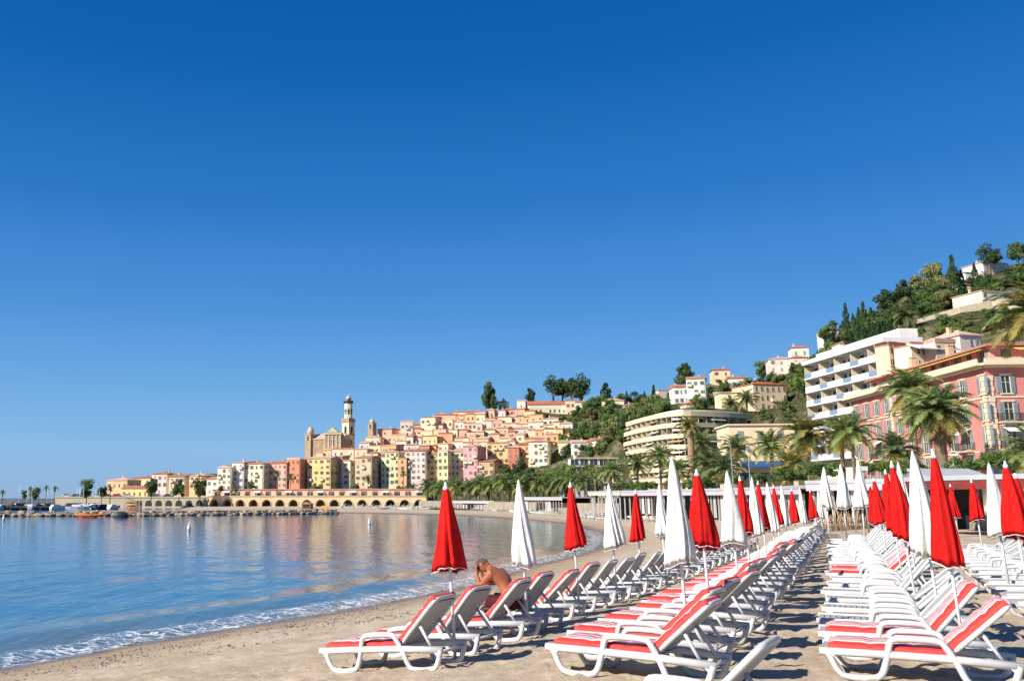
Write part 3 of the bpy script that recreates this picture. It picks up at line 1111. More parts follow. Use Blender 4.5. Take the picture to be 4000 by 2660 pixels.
def umbrellas():
    # (x of the tip, distance, colour, top z, lean, girth)
    g = 'closed umbrellas of the row nearest the sea'
    spec = [(1740, 1898, 12.6, 'red', 1.12), (2025, 1886, 15.2, 'white', 1.05), (2229, 1893, 17.7, 'red', 1.0), (2379, 1898, 20.3, 'white', 1.15), (2481, 1920, 22.9, 'red', 1.1),
            (2575, 1895, 25.4, 'white', 1.0)]
    names = ['nearest the water, beside the first lounger', 'just behind the sitting man', 'on the wave foam side, third along the sea row', 'fourth along the sea row', 'fifth along the sea row, small', 'sixth along the sea row, half hidden']
    for i, (u, v, d, c, f) in enumerate(spec):
        p = P(u, v, d)
        lean = (random.uniform(-1, 1), -2.6 + .3 * i)
        H = p.z - bz(p.x, p.y)
        x = p.x - math.tan(R(lean[1])) * H
        umbrella(x, d, c, f'closed {c} beach umbrella {names[i]}', g, p.z, lean, f)
    g = 'closed umbrellas of the second row'
    spec = [(2621, 1802, 11.8, 'white', 1.05), (2724, 1846, 14.2, 'red', 1.12), (2838, 1850, 16.7, 'white', 1.02), (2892, 1868, 19.2, 'red', .9), (2934, 1872, 21.7, 'white', .92), (2962, 1885, 24, 'red', .9),
            (2998, 1890, 26, 'white', .9), (3020, 1900, 28, 'red', .9), (3052, 1900, 30.5, 'white', .85), (3092, 1912, 33, 'red', .9), (3125, 1908, 36, 'white', .85), (3165, 1918, 39, 'red', .9), (3195, 1915, 42, 'white', .85)]
    for i, (u, v, d, c, f) in enumerate(spec):
        p = P(u, v, d)
        lean = (random.uniform(-1, 1), -2.2 + random.uniform(-.8, .8))
        H = p.z - bz(p.x, p.y)
        x = p.x - math.tan(R(lean[1])) * H
        umbrella(x, d, c, f'closed {c} beach umbrella, {ORD[i]} from the near end of the second row', g, p.z, lean, f)
    g = 'closed umbrellas of the third row'
    spec = [(3636, 1772, 10.6, 'red', .80), (3568, 1775, 13.1, 'white', .95), (3486, 1812, 15.6, 'red', 1.0), (3505, 1815, 18.5, 'white', .95), (3462, 1842, 20, 'red', .9), (3415, 1872, 25.5, 'red', .95), (3448, 1882, 27.5, 'red', .9), (3398, 1895, 29.5, 'red', .9)]
    for i, (u, v, d, c, f) in enumerate(spec):
        p = P(u, v, d)
        lean = (random.uniform(-1, 1), -4.2 + random.uniform(-.8, .8))
        H = p.z - bz(p.x, p.y)
        x = p.x - math.tan(R(lean[1])) * H
        umbrella(x, d, c, f'closed {c} beach umbrella, {ORD[i]} from the near end of the third row', g, p.z, lean, f)
    g = 'closed umbrellas of the landward row'
    spec = [(3932, 1812, 15.6, 'red', 1.1), (3862, 1818, 18.6, 'white', 1.1), (3968, 1858, 17.5, 'red', 1.0), (4010, 1905, 16.6, 'red', 1.0), (3795, 1878, 28.5, 'red', 1.05), (3712, 1895, 35.5, 'red', 1.1)]
    nm = ['largest at the right edge', 'white one before the dark restaurant', 'tucked behind the large right edge one', 'cut by the right edge', 'low before the dark restaurant', 'farthest before the grey awning']
    for i, (u, v, d, c, f) in enumerate(spec):
        p = P(u, v, d)
        lean = (random.uniform(-1, 1), -3.0)
        H = p.z - bz(p.x, p.y)
        x = p.x - math.tan(R(lean[1])) * H
        umbrella(x, d, c, f'closed {c} beach umbrella of the landward row, {nm[i]}', g, p.z, lean, f)
    g = 'large white umbrellas beyond the cane fence'
    spec = [(3218, 1830, 42, 1.5), (3283, 1818, 40, 1.55), (3352, 1806, 38, 1.6)]
    for i, (u, v, d, f) in enumerate(spec):
        p = P(u, v, d)
        umbrella(p.x, d, 'white', f'large closed white umbrella beyond the cane fence, {("left", "middle", "right")[i]} of three', g, p.z, (0, 0), f)


umbrellas()


# ------------------------------------------------------------------ the sitting man
def person():
    skin = mat('tanned skin', (.40, .135, .06, 1), rough=.5, var=.12, scale=6, spec=.4)
    hair = mat('short grey brown hair', (.10, .06, .045, 1), rough=.8, var=.4, scale=30)
    short = mat('dark red swim shorts', (.07, .008, .012, 1), rough=.8)
    x, y, yw = ROWS['seaward row'][2]
    a = R(yw)
    # sits on the third lounger's seat, facing the sea, bent forward with forearms on his thighs and face in his hands
    ox, oy = x + 1.34 * math.cos(a) - .36 * math.sin(a), y + 1.34 * math.sin(a) + .36 * math.cos(a)
    oz = bz(ox, oy) + .405
    t = thing('person', 'bare-backed man in dark shorts sitting bent forward, face in his hands, on a red-cushioned lounger', 'person', (ox, oy, oz), a)
    # local: -x towards the sea (the way he faces), +y away from the camera
    J = {'pel': (0, 0, .10), 'lum': (-.03, 0, .24), 'tho': (-.11, 0, .40), 'che': (-.23, 0, .52), 'nek': (-.34, 0, .575), 'nk2': (-.385, 0, .60),
         'shl': (-.24, .20, .52), 'ell': (-.40, .21, .33), 'wrl': (-.53, .09, .47),
         'shr': (-.24, -.20, .52), 'elr': (-.40, -.21, .33), 'wrr': (-.53, -.09, .47),
         'hil': (-.04, .11, .09), 'knl': (-.46, .16, .13), 'anl': (-.62, .16, -.25), 'ftl': (-.78, .17, -.32),
         'hir': (-.04, -.11, .09), 'knr': (-.46, -.16, .13), 'anr': (-.62, -.16, -.25), 'ftr': (-.78, -.17, -.32)}
    rad = {'pel': (.155, .12), 'lum': (.145, .105), 'tho': (.165, .115), 'che': (.17, .11), 'nek': (.07, .07), 'nk2': (.058, .058), 'shl': (.075, .075), 'ell': (.047, .047), 'wrl': (.032, .032), 'shr': (.075, .075), 'elr': (.047, .047), 'wrr': (.032, .032),
           'hil': (.10, .10), 'knl': (.065, .065), 'anl': (.042, .042), 'ftl': (.035, .045), 'hir': (.10, .10), 'knr': (.065, .065), 'anr': (.042, .042), 'ftr': (.035, .045)}
    E_ = [('pel', 'lum'), ('lum', 'tho'), ('tho', 'che'), ('che', 'nek'), ('nek', 'nk2'), ('che', 'shl'), ('shl', 'ell'), ('ell', 'wrl'), ('che', 'shr'), ('shr', 'elr'), ('elr', 'wrr'), ('pel', 'hil'), ('hil', 'knl'), ('knl', 'anl'), ('anl', 'ftl'), ('pel', 'hir'), ('hir', 'knr'), ('knr', 'anr'), ('anr', 'ftr')]
    ks = list(J)
    # five fingers on each hand, curling up over the face
    vs, rs, es = [J[k] for k in ks], [rad[k] for k in ks], [(ks.index(a_), ks.index(b_)) for a_, b_ in E_]
    for s, w in ((1, 'wrl'), (-1, 'wrr')):
        wx, wy, wz = J[w]
        vs.append((wx + .005, wy - s * .01, wz + .07))
        rs.append((.036, .022))
        palm = len(vs) - 1
        es.append((ks.index(w), palm))
        for q, (dy, ln) in enumerate(((-.030, .058), (-.010, .068), (.010, .064), (.030, .05))):
            b0 = len(vs)
            vs += [(wx + .008, wy - s * .01 + dy, wz + .105), (wx + .03, wy - s * .012 + dy, wz + .105 + ln)]
            rs += [(.0095, .0095), (.008, .008)]
            es += [(palm, b0), (b0, b0 + 1)]
        b0 = len(vs)
        vs += [(wx + .035, wy - s * .035, wz + .075), (wx + .06, wy - s * .04, wz + .10)]
        rs += [(.011, .011), (.009, .009)]
        es += [(palm, b0), (b0, b0 + 1)]
    me = bpy.data.meshes.new('body')
    me.from_pydata(vs, es, [])
    me.materials.append(skin)
    o = obj('body', me, t)
    bpy.context.view_layer.objects.active = o
    o.modifiers.new('skin', 'SKIN')
    if not me.skin_vertices:
        o.select_set(True)
        bpy.ops.mesh.customdata_skin_add()
    for i, r in enumerate(rs):
        me.skin_vertices[0].data[i].radius = r
    me.skin_vertices[0].data[0].use_root = True
    o.modifiers['skin'].use_smooth_shade = True
    sb = o.modifiers.new('sub', 'SUBSURF')
    sb.levels = sb.render_levels = 2
    # head bowed forward: skull, brow, nose, chin, ears, shaped from a lathe and pushed points
    hb = bmesh.new()
    bmesh.ops.create_icosphere(hb, subdivisions=4, radius=1)
    for v in hb.verts:
        p = v.co
        fx = -p.x                                   # front of the face is -x
        sx = .098 if p.x > 0 else .10
        q = Vector((p.x * sx, p.y * (.076 - .010 * max(0, -p.z)), p.z * .118))
        if p.z < -.1:
            q.x -= .012 * (-p.z)                      # jaw
            q.y *= 1 - .22 * max(0, -p.z - .1)
        nose = math.exp(-((p.y / .16) ** 2 + ((p.z + .12) / .2) ** 2)) * max(0, fx)
        q.x -= .028 * nose
        for s in (-1, 1):
            eye = math.exp(-(((p.y - s * .38) / .16) ** 2 + ((p.z - .06) / .11) ** 2)) * max(0, fx)
            q.x += .012 * eye
            ear = math.exp(-(((p.x - .1) / .16) ** 2 + ((p.z + .02) / .24) ** 2)) * max(0, s * p.y - .8)
            q.y += s * .11 * ear
        mouth = math.exp(-((p.y / .3) ** 2 + ((p.z + .52) / .07) ** 2)) * max(0, fx)
        q.x += .008 * mouth
        v.co = q
    hm = bpy.data.meshes.new('head')
    for f in hb.faces:
        f.smooth = True
        c = f.calc_center_median()
        f.material_index = 1 if (c.z > .035 and c.x > -.06) or (c.x > .02 and c.z > -.045 and abs(c.y) < .075) else 0
    hb.to_mesh(hm)
    hb.free()
    hm.materials.append(skin)
    hm.materials.append(hair)
    h = obj('head', hm, t, (-.455, 0, .625))
    h.rotation_euler = (0, R(-64), 0)
    # shorts hug hips and thighs
    for s in (-1, 1):
        pass
    sm = MB()
    sm.lathe([(.165, 0), (.178, .04), (.172, .10), (.160, .16)], 18)
    for s in (-1, 1):
        sm.tube([(.0, s * .10, .06), (-.16, s * .125, .085), (-.33, s * .15, .10)], [.118, .108, .098], 12)
    sh = obj('swim_shorts', sm.mesh('swim_shorts', short), t, (0, 0, .02))
    t.scale = (1.1, 1.1, 1.1)
    return t


person()

# ------------------------------------------------------------------ houses
M_PANE_T = mat('old window glass', (.10, .10, .10, 1), rough=.25, var=.4, scale=.5, spec=.5, objrand=.5)
M_WTRIM = mat('old window surround', srgb(214, 190, 158, .8), rough=.9, var=.1, objrand=.1)


def window_mesh(sh, w=1.0, h=1.55):
    """pane set back in a proud frame with a shutter folded open on each side; faces -y, origin at the middle of the sill"""
    mb = MB()
    mb.box(-w / 2, w / 2, -.02, .03, 0, h, 0)
    for x0, x1 in ((-w / 2 - .06, -w / 2), (w / 2, w / 2 + .06)):
        mb.box(x0, x1, -.09, .03, -.0, h, 2)
    mb.box(-w / 2 - .06, w / 2 + .06, -.09, .03, h, h + .07, 2)
    mb.box(-w / 2 - .12, w / 2 + .12, -.16, .03, -.09, 0, 2)
    mb.box(-.03, .03, -.04, -.02, 0, h, 2)
    if sh is not None:
        for s in (-1, 1):
            a, b = sorted((s * (w / 2 + .06), s * (w / 2 + .56)))
            mb.box(a, b, -.07, .03, -.02, h + .02, 1)
    return mb.fixed('window', [M_PANE_T, sh or M_WTRIM, M_WTRIM])


def closed_window_mesh(sh, w=1.0, h=1.55):
    mb = MB()
    mb.box(-w / 2, -.02, -.06, .03, 0, h, 1)
    mb.box(.02, w / 2, -.06, .03, 0, h, 1)
    mb.box(-w / 2 - .12, w / 2 + .12, -.14, .03, -.09, 0, 2)
    for i in range(6):
        mb.box(-w / 2 + .06, -.08, -.08, -.06, .1 + i * .23, .22 + i * .23, 1)
        mb.box(.08, w / 2 - .06, -.08, -.06, .1 + i * .23, .22 + i * .23, 1)
    return mb.fixed('window', [M_PANE_T, sh, M_WTRIM])


WIN = {'green': window_mesh(M_SH_GREEN), 'grey': window_mesh(M_SH_GREY), 'brown': window_mesh(M_SH_BROWN), 'plain': window_mesh(None),
       'cgreen': closed_window_mesh(M_SH_GREEN), 'cgrey': closed_window_mesh(M_SH_GREY), 'cbrown': closed_window_mesh(M_SH_BROWN)}


def roof_mesh(kind, w, d, rise, m, over=.32):
    W, D = w / 2 + over, d / 2 + over
    mb = MB()
    t = .22
    if kind == 'flat':
        mb.box(-w / 2 - .08, w / 2 + .08, -d / 2 - .08, d / 2 + .08, 0, .25)
        for a in ((-w / 2 - .08, w / 2 + .08, -d / 2 - .08, -d / 2 + .16), (-w / 2 - .08, w / 2 + .08, d / 2 - .16, d / 2 + .08)):
            mb.box(a[0], a[1], a[2], a[3], .25, .75)
        return mb.fixed('roof', m)
    mb.box(-W, W, -D, D, 0, t)
    if kind == 'hip':
        if W >= D:
            r = [(-(W - D), 0, t + rise), (W - D, 0, t + rise)]
        else:
            r = [(0, -(D - W), t + rise), (0, D - W, t + rise)]
        c = [(-W, -D, t + .003), (W, -D, t + .003), (W, D, t + .003), (-W, D, t + .003)]
        vs = c + r
        if W >= D:
            fs = [(0, 1, 5, 4), (1, 2, 5), (2, 3, 4, 5), (3, 0, 4)]
        else:
            fs = [(0, 1, 4), (1, 2, 5, 4), (2, 3, 5), (3, 0, 4, 5)]
        mb.add(vs, fs)
        mb.tube([r[0], r[1]], .14, 5)
    elif kind == 'gablex':      # ridge along x
        mb.prism([(-D, t + .003), (D, t + .003), (0, t + rise)], -W, W, axis='x')
        mb.tube([(-W, 0, t + rise), (W, 0, t + rise)], .14, 5)
    elif kind == 'gabley':      # gable faces the front
        mb.prism([(-W, t + .003), (W, t + .003), (0, t + rise)], -D, D)
        mb.tube([(0, -D, t + rise), (0, D, t + rise)], .14, 5)
    elif kind == 'shed':
        mb.prism([(-D, t + .003), (D, t + .003), (D, t + rise)], -W, W, axis='x')
    return mb.fixed('roof', m)


CHIM = MB().box(-.3, .3, -.3, .3, -.8, 1.0).box(-.38, .38, -.38, .38, 1.0, 1.12).fixed('chimney', MATS['wall tan'])
HOUSES = [0]
HBALC = [MB().box(-.9, .9, -.8, 0, -.12, 0).box(-.9, .9, -.8, -.74, 0, .9).box(-.9, -.84, -.74, 0, 0, .9).box(.84, .9, -.74, 0, 0, .9).fixed('balcony', m) for m in (M_TRIM, M_SH_GREY)]


def house(label, p, w, d, h, yaw, color, roof='hip', rise=1.3, tile=None, cols=3, rows=4, win='grey', side=1, group=None, cat='house', name='house', chim=True, sink=3.0, wsc=1.0, awning=False):
    """p: middle of the front wall at its base; h: to the eaves"""
    rnd = random.Random(label)
    a = R(yaw)
    t = thing(name, label, cat, (p[0], p[1], p[2]), a, group)
    HOUSES[0] += 1
    mb = MB()
    mb.box(-w / 2, w / 2, 0, d, -sink, h)
    obj('wall', mb.fixed('wall', MATS['wall ' + color]), t)
    ro = obj('roof', roof_mesh(roof, w, d, rise, tile or (M_TILE_PALE if rnd.random() < .45 else M_TILE)), t, (0, d / 2, h + .002))
    if chim and roof != 'flat' and w > 4:
        obj('chimney', CHIM, ro, (rnd.uniform(-.3, .3) * w, rnd.uniform(-.1, .3) * d, rise * .6 + .3))
    sty = win if isinstance(win, (list, tuple)) else [win, 'c' + win if 'c' + win in WIN else win]
    fh = h / rows
    for i in range(cols):
        for j in range(rows):
            if rnd.random() < .14:
                continue
            x = -w / 2 + w * (i + .5) / cols + rnd.uniform(-.12, .12)
            k = min(.8, w / cols / 2.6) * wsc
            obj('window', WIN[rnd.choice(sty)], t, (x, 0, j * fh + fh * .28 + rnd.uniform(-.12, .12)), 0, (k * rnd.uniform(.75, 1.05), 1, rnd.uniform(.8, 1.05) * min(.95, fh / 3.1) * wsc))
    if w > 5 and h > 8:
        # small iron or slab balconies and a rain pipe break up the front
        for q in range(rnd.choice((1, 2, 3))):
            i, j = rnd.randrange(cols), rnd.randrange(1, rows)
            obj('balcony', HBALC[0], t, (-w / 2 + w * (i + .5) / cols, 0, j * fh + fh * .12))
        obj('rain_pipe', MB().box(-.06, .06, -.12, 0, 0, h - .2).fixed('rain_pipe', M_SH_BROWN), t, (w / 2 - .35, 0, 0))
    if side:
        nc = max(1, int(d / 3.5))
        for i in range(nc):
            for j in range(rows):
                if rnd.random() < .45:
                    continue
                obj('window', WIN[rnd.choice(sty)], t, (w / 2, d * (i + .5) / nc, j * fh + fh * .28), math.pi / 2, (.75 * wsc, 1, min(.95, fh / 3.1) * wsc))
    return t


def pix_house(label, u0, u1, vt, vb, dist, depth, yaw, color, **kw):
    """front wall spans u0..u1, eaves at vt, foot at vb"""
    um = (u0 + u1) / 2
    p = P(um, vb, dist)
    top = P(um, vt, dist)
    w = (P(u1, vb, dist).x - P(u0, vb, dist).x) / math.cos(R(yaw))
    return house(label, p, w, depth, top.z - p.z, yaw, color, **kw)


OT = 'houses of the old town'
FRONT = [
    # u0, u1, v eaves, v foot, distance, depth, yaw, colour, roof, cols, rows, shutters, label
    (407, 500, 1876, 1950, 384, 9, -24, 'tan', 'hip', 4, 2, 'brown', 'beige stone house at the left end of the waterfront, beside harbour trees'),
    (500, 590, 1868, 1920, 410, 12, -20, 'pale peach', 'hip', 3, 2, 'brown', 'low peach house with dark hipped roof behind the leftmost waterfront house'),
    (588, 655, 1852, 1935, 400, 9, -18, 'pale pink', 'hip', 3, 3, 'grey', 'pale pink house with two roof levels above the harbour palms'),
    (655, 722, 1862, 1935, 395, 9, -18, 'pale peach', 'gablex', 3, 3, 'grey', 'pale pink-roofed house between harbour palms and ochre house'),
    (735, 800, 1858, 1940, 390, 9, -25, 'ochre', 'hip', 3, 3, 'brown', 'ochre square house behind the dark waterfront trees'),
    (804, 850, 1872, 1935, 386, 8, -18, 'white', 'gablex', 2, 2, 'grey', 'small white house with low red roof at the gap before the main terrace'),
    (468, 580, 1908, 1946, 376, 6, -18, 'deep yellow', 'gablex', 5, 1, 'plain', 'low yellow waterfront cafe building under small palms'),
    (846, 903, 1828, 1915, 378, 9, -20, 'cream', 'gabley', 3, 4, 'grey', 'cream house with orange gable at the left of the terrace'),
    (903, 951, 1808, 1915, 379, 10, -20, 'white', 'shed', 2, 4, 'grey', 'narrow white house with sloping roofline left of the cream block'),
    (951, 1030, 1812, 1917, 378, 10, -20, 'cream', 'hip', 4, 4, 'green', 'cream waterfront house with dark roof beside the salmon house'),
    (1030, 1120, 1810, 1907, 380, 11, -20, 'salmon', 'gablex', 5, 4, 'grey', 'wide salmon house with many small windows above the arches'),
    (1118, 1172, 1794, 1893, 378, 12, -26, 'coral', 'flat', 3, 4, 'brown', 'coral red house with shaded right wall next to the yellow block'),
    (1198, 1292, 1791, 1902, 378, 11, -22, 'deep yellow', 'gablex', 4, 5, 'green', 'big golden yellow house with paired green shutters'),
    (1308, 1336, 1784, 1900, 384, 9, -18, 'pink', 'shed', 1, 5, 'grey', 'narrow pink house squeezed right of the golden yellow house'),
    (1334, 1368, 1802, 1897, 381, 12, -28, 'cream', 'flat', 1, 4, 'green', 'narrow cream house with brown side wall left of the tall grey-beige house'),
    (1386, 1452, 1788, 1924, 378, 13, -26, 'grey beige', 'gablex', 3, 6, 'brown', 'tall grey-beige house with a wide shadowed side wall'),
    (1489, 1558, 1766, 1895, 380, 9, -16, 'pale yellow', 'hip', 4, 5, 'green', 'pale yellow house with green shutters right of the grey-beige tower house'),
    (1556, 1588, 1790, 1895, 378, 9, -18, 'orange', 'shed', 1, 4, 'brown', 'thin orange house between pale yellow and white-pink houses'),
    (1585, 1664, 1762, 1900, 378, 9, -14, 'pale pink', 'hip', 4, 6, 'grey', 'tall whitish-pink house with balconies above the first red umbrella'),
    (1664, 1713, 1775, 1880, 380, 9, -16, 'ochre', 'gablex', 3, 5, 'brown', 'ochre house just left of the red umbrella tip'),
    (1711, 1750, 1762, 1890, 376, 9, -22, 'pale yellow', 'flat', 2, 5, 'green', 'slim greenish-yellow house with dark side wall'),
    (1758, 1818, 1764, 1886, 380, 9, -14, 'pale yellow', 'hip', 3, 5, 'green', 'pale yellow house with bright green shutters left of the tall pink house'),
    (1812, 1866, 1744, 1882, 376, 12, -24, 'rose', 'gabley', 3, 6, 'grey', 'tall rose pink house standing forward in the old town centre'),
    (1868, 1930, 1803, 1884, 374, 9, -20, 'tan', 'gablex', 3, 3, 'brown', 'low tan house right of the tall rose pink house'),
    (1906, 1990, 1733, 1868, 386, 9, -16, 'deep yellow', 'flat', 4, 5, 'green', 'tall mustard yellow house behind the low tan house'),
    (1986, 2028, 1748, 1860, 380, 9, -18, 'red orange', 'hip', 2, 5, 'grey', 'vivid red-orange house among the palms'),
    (2027, 2072, 1738, 1840, 382, 9, -16, 'orange', 'gablex', 2, 4, 'green', 'orange house right of the vivid red-orange house'),
    (2070, 2141, 1726, 1840, 378, 10, -20, 'cream', 'hip', 4, 4, 'grey', 'cream house with a round-headed gallery at the right end of the terrace'),
    (2142, 2180, 1750, 1825, 384, 9, -20, 'white', 'gabley', 2, 3, 'grey', 'small white house behind the dark evergreen by the terrace end'),
    (2186, 2238, 1728, 1830, 372, 10, -18, 'pale yellow', 'gablex', 2, 4, 'green', 'cream house hidden partly by a tall dark evergreen'),
    (2246, 2345, 1728, 1900, 330, 12, -8, 'white', 'gablex', 5, 6, 'grey', 'long white house with red roof left of the curved hotel'),
    (2336, 2430, 1720, 1900, 318, 12, 4, 'pale pink', 'gablex', 4, 6, 'brown', 'pinkish house with red roof touching the curved hotel'),
]
for f in FRONT:
    u0, u1, vt, vb, ds, dp, yw, c, rf, nc, nr, wn_, lab = f
    pix_house(lab, u0, u1, vt, vb, ds, dp, yw, c, roof=rf, cols=nc, rows=nr, win=wn_, group=OT, rise=.95)

SKYL = [(1150, 1768), (1200, 1735), (1330, 1730), (1400, 1715), (1430, 1695), (1480, 1668), (1520, 1668), (1560, 1655), (1640, 1632), (1700, 1615), (1800, 1606), (1900, 1600), (1960, 1592), (2060, 1592), (2140, 1610), (2220, 1640), (2300, 1680)]


def skyline(u):
    return float(np.interp(u, [a for a, b in SKYL], [b for a, b in SKYL]))


def old_town():
    rnd = random.Random(77)
    cols_ = ['pale peach', 'pale pink', 'cream', 'ochre', 'pale yellow', 'salmon', 'pale peach', 'tan', 'pale peach', 'pale pink', 'orange', 'salmon', 'ochre']
    sizes = {0: 'broad', 1: 'small', 2: 'narrow'}
    tiers = [
        (1765, 408, 1175, 2240), (1733, 422, 1400, 2250), (1705, 434, 1415, 2240), (1678, 446, 1470, 2235), (1652, 458, 1560, 2215), (1627, 470, 1640, 2180), (1606, 480, 1760, 2060)]
    tname = ['lowest', 'second', 'third', 'fourth', 'fifth', 'sixth', 'topmost']
    for k, (v0, d0, ua, ub) in enumerate(tiers):
        u = ua + rnd.uniform(0, 20)
        i = 0
        while u < ub:
            w = rnd.choice((26, 34, 40, 48, 58))
            um = u + w / 2
            if 1200 < um < 1395 and k > 0:
                u += w
                continue
            vt = max(v0 + rnd.uniform(-11, 9), skyline(um) + rnd.uniform(0, 8))
            c = rnd.choice(cols_)
            rf = rnd.choice(('gablex', 'gablex', 'hip', 'hip', 'gabley', 'shed', 'flat'))
            size = 'broad' if w >= 48 else 'narrow' if w <= 26 else 'middling'
            roofw = {'gablex': 'ridge tiled roof', 'hip': 'hipped tiled roof', 'gabley': 'front gable', 'shed': 'one-slope tiled roof', 'flat': 'flat roof'}[rf]
            lab = f'{size} {c} house, {roofw}, {ORD[i]} from left in {tname[k]} old-town tier'
            b_ = hit(um, vt + rnd.uniform(48, 64), 385)
            p = P(um, vt, b_.y)
            h = p.z - b_.z + .5
            ww = w / FPX * b_.y
            house(lab, (p.x, p.y, p.z - h), ww * rnd.uniform(.95, 1.12), rnd.uniform(6, 9), h, rnd.uniform(-32, -6), c, roof=rf, rise=rnd.uniform(.45, .95), cols=max(1, int(ww / 2.0)), rows=2, win=rnd.choice(('green', 'grey', 'brown', 'grey')), group=OT, sink=6, wsc=.92)
            i += 1
            u += w * rnd.uniform(.92, 1.12)


old_town()


# ------------------------------------------------------------------ church
def church():
    t = thing('church', 'baroque church with tall slim bell tower rising above the old town', 'church', P(1290, 1790, 440), R(-22))
    px = 440 / 3553.0
    z0 = t.location.z
    # nave behind and left, gabled
    nv = MB().box(-11, 5.5, 2, 12, -6, 9.5)
    nave = obj('nave_wall', nv.fixed('nave_wall', M_STONE_D), t)
    obj('nave_roof', roof_mesh('gablex', 16.5, 10, 2.6, M_TILE_PALE), t, (-2.75, 7, 9.503))
    # facade: two orders of pilasters, entablatures and a pediment
    fc = MB().box(-3.6, 5.6, .6, 2.0, -6, 12.6)
    fac = obj('facade', fc.fixed('facade', M_STONE_D), t)
    pil = MB().box(-.32, .32, -.35, 0, 0, 1).fixed('pilaster', M_STONE)
    for lv, (za, zb) in enumerate(((-4, 4.2), (5.1, 11.4))):
        for i in range(5):
            obj('pilaster', pil, fac, (-3.1 + i * 2.05, .6, za), 0, (1, 1, zb - za))
    for za in (4.2, 11.6):
        obj('cornice', MB().box(-3.9, 5.9, -.05, 2.1, za, za + .7).fixed('cornice', M_STONE), fac)
    obj('pediment', MB().prism([(-2.2, 12.6), (4.2, 12.6), (1, 15.2)], .3, 2).fixed('pediment', M_STONE), fac)
    for i, (x, z, s) in enumerate(((1, 6.4, 1.5), (-1.05, 6.2, .9), (3.05, 6.2, .9), (1, -3.5, 1.7), (-1.05, -2, .8), (3.05, -2, .8))):
        obj('window', WIN['plain'], fac, (x, .6, z), 0, (s, 1, s * 1.2))
    # bell tower
    tb = P(1360, 1750, 452)
    bt = thing('bell_tower', 'tall slim cream church bell tower with dark gallery and small cupola', 'tower', tb, R(-38))
    s = 452 / 3553.0
    zz = lambda v: (1750 - v) * s
    a = 2.15
    obj('shaft', MB().box(-a, a, -a, a, -8, zz(1648)).fixed('shaft', MATS['wall pale peach']), bt)
    obj('cornice', MB().box(-a - .45, a + .45, -a - .45, a + .45, zz(1648) + .002, zz(1640)).box(-a - .15, a + .15, -a - .15, a + .15, zz(1640), zz(1633)).fixed('cornice', M_STONE_D), bt)
    obj('cornice', MB().box(-a - .3, a + .3, -a - .3, a + .3, zz(1700), zz(1697)).fixed('cornice', M_STONE_D), bt)
    for r_ in range(4):
        f = obj('corner_pilaster', MB().box(-a - .12, -a + .7, -a - .12, -a + .7, -6, zz(1650)).fixed('corner_pilaster', M_TRIM), bt, None, r_ * math.pi / 2)
        o = obj('bell_opening', MB().prism([(-.75, 0), (.75, 0), (.75, 3.1)] + [(.75 * math.cos(q), 3.1 + .75 * math.sin(q)) for q in np.linspace(.3, math.pi - .3, 6)] + [(-.75, 3.1)], -a - .06, -a + .2).fixed('bell_opening', M_PANE), bt, (0, 0, zz(1695)), r_ * math.pi / 2)
        obj('bell_opening', o.data, bt, (0, 0, zz(1740)), r_ * math.pi / 2, (.6, 1, .7))
    ob = obj('octagon_stage', MB().lathe([(2.15, zz(1633)), (2.1, zz(1580)), (2.0, zz(1572))], 8, smooth=False, rot=R(22.5)).fixed('octagon_stage', MATS['wall cream']), bt)
    for r_ in range(8):
        q = R(45 * r_)
        obj('arched_opening', MB().prism([(-.42, 0), (.42, 0), (.42, 2.4), (.25, 2.8), (-.25, 2.8), (-.42, 2.4)], -2.0, -1.9).fixed('arched_opening', M_PANE), ob, (0, 0, zz(1618)), q)
    obj('cornice', MB().lathe([(2.25, zz(1604)), (2.45, zz(1602)), (2.25, zz(1600))], 8, rot=R(22.5)).fixed('cornice', M_STONE_D), bt)
    obj('gallery', MB().lathe([(2.1, zz(1573)), (2.5, zz(1572)), (2.5, zz(1564)), (2.3, zz(1564)), (2.3, zz(1570)), (1.4, zz(1570))], 16).fixed('gallery', M_IRON), bt)
    obj('lantern', MB().lathe([(1.45, zz(1571)), (1.3, zz(1556)), (1.5, zz(1555)), (1.35, zz(1552)), (.9, zz(1546)), (.35, zz(1543)), (.3, zz(1540)), (.06, zz(1539)), (.05, zz(1530))], 12).fixed('lantern', M_STONE), bt)
    # smaller towers
    for u, vt, vb, w, lab in ((1212, 1663, 1790, 2.0, 'smaller square chapel tower with rounded cap left of the church facade'), (1454, 1634, 1700, 1.5, 'slender pointed belfry right of the tall bell tower')):
        d = 448
        b = P(u, vb, d)
        tw = thing('bell_tower', lab, 'tower', b, R(-38))
        H = (vb - vt) * d / 3553.0
        obj('shaft', MB().box(-w, w, -w, w, -6, H * .72).fixed('shaft', M_STONE_D), tw)
        obj('cornice', MB().box(-w - .25, w + .25, -w - .25, w + .25, H * .72, H * .74).fixed('cornice', M_STONE), tw)
        obj('cap', MB().lathe([(w * .9, H * .74), (w * .85, H * .84), (w * .6, H * .92), (w * .2, H * .97), (.05, H)], 10).fixed('cap', M_STONE), tw)
        for r_ in range(4):
            obj('bell_opening', MB().box(-.45, .45, -w - .05, -w + .1, 0, 2).fixed('bell_opening', M_PANE), tw, (0, 0, H * .72 - 2.8), r_ * math.pi / 2)


church()


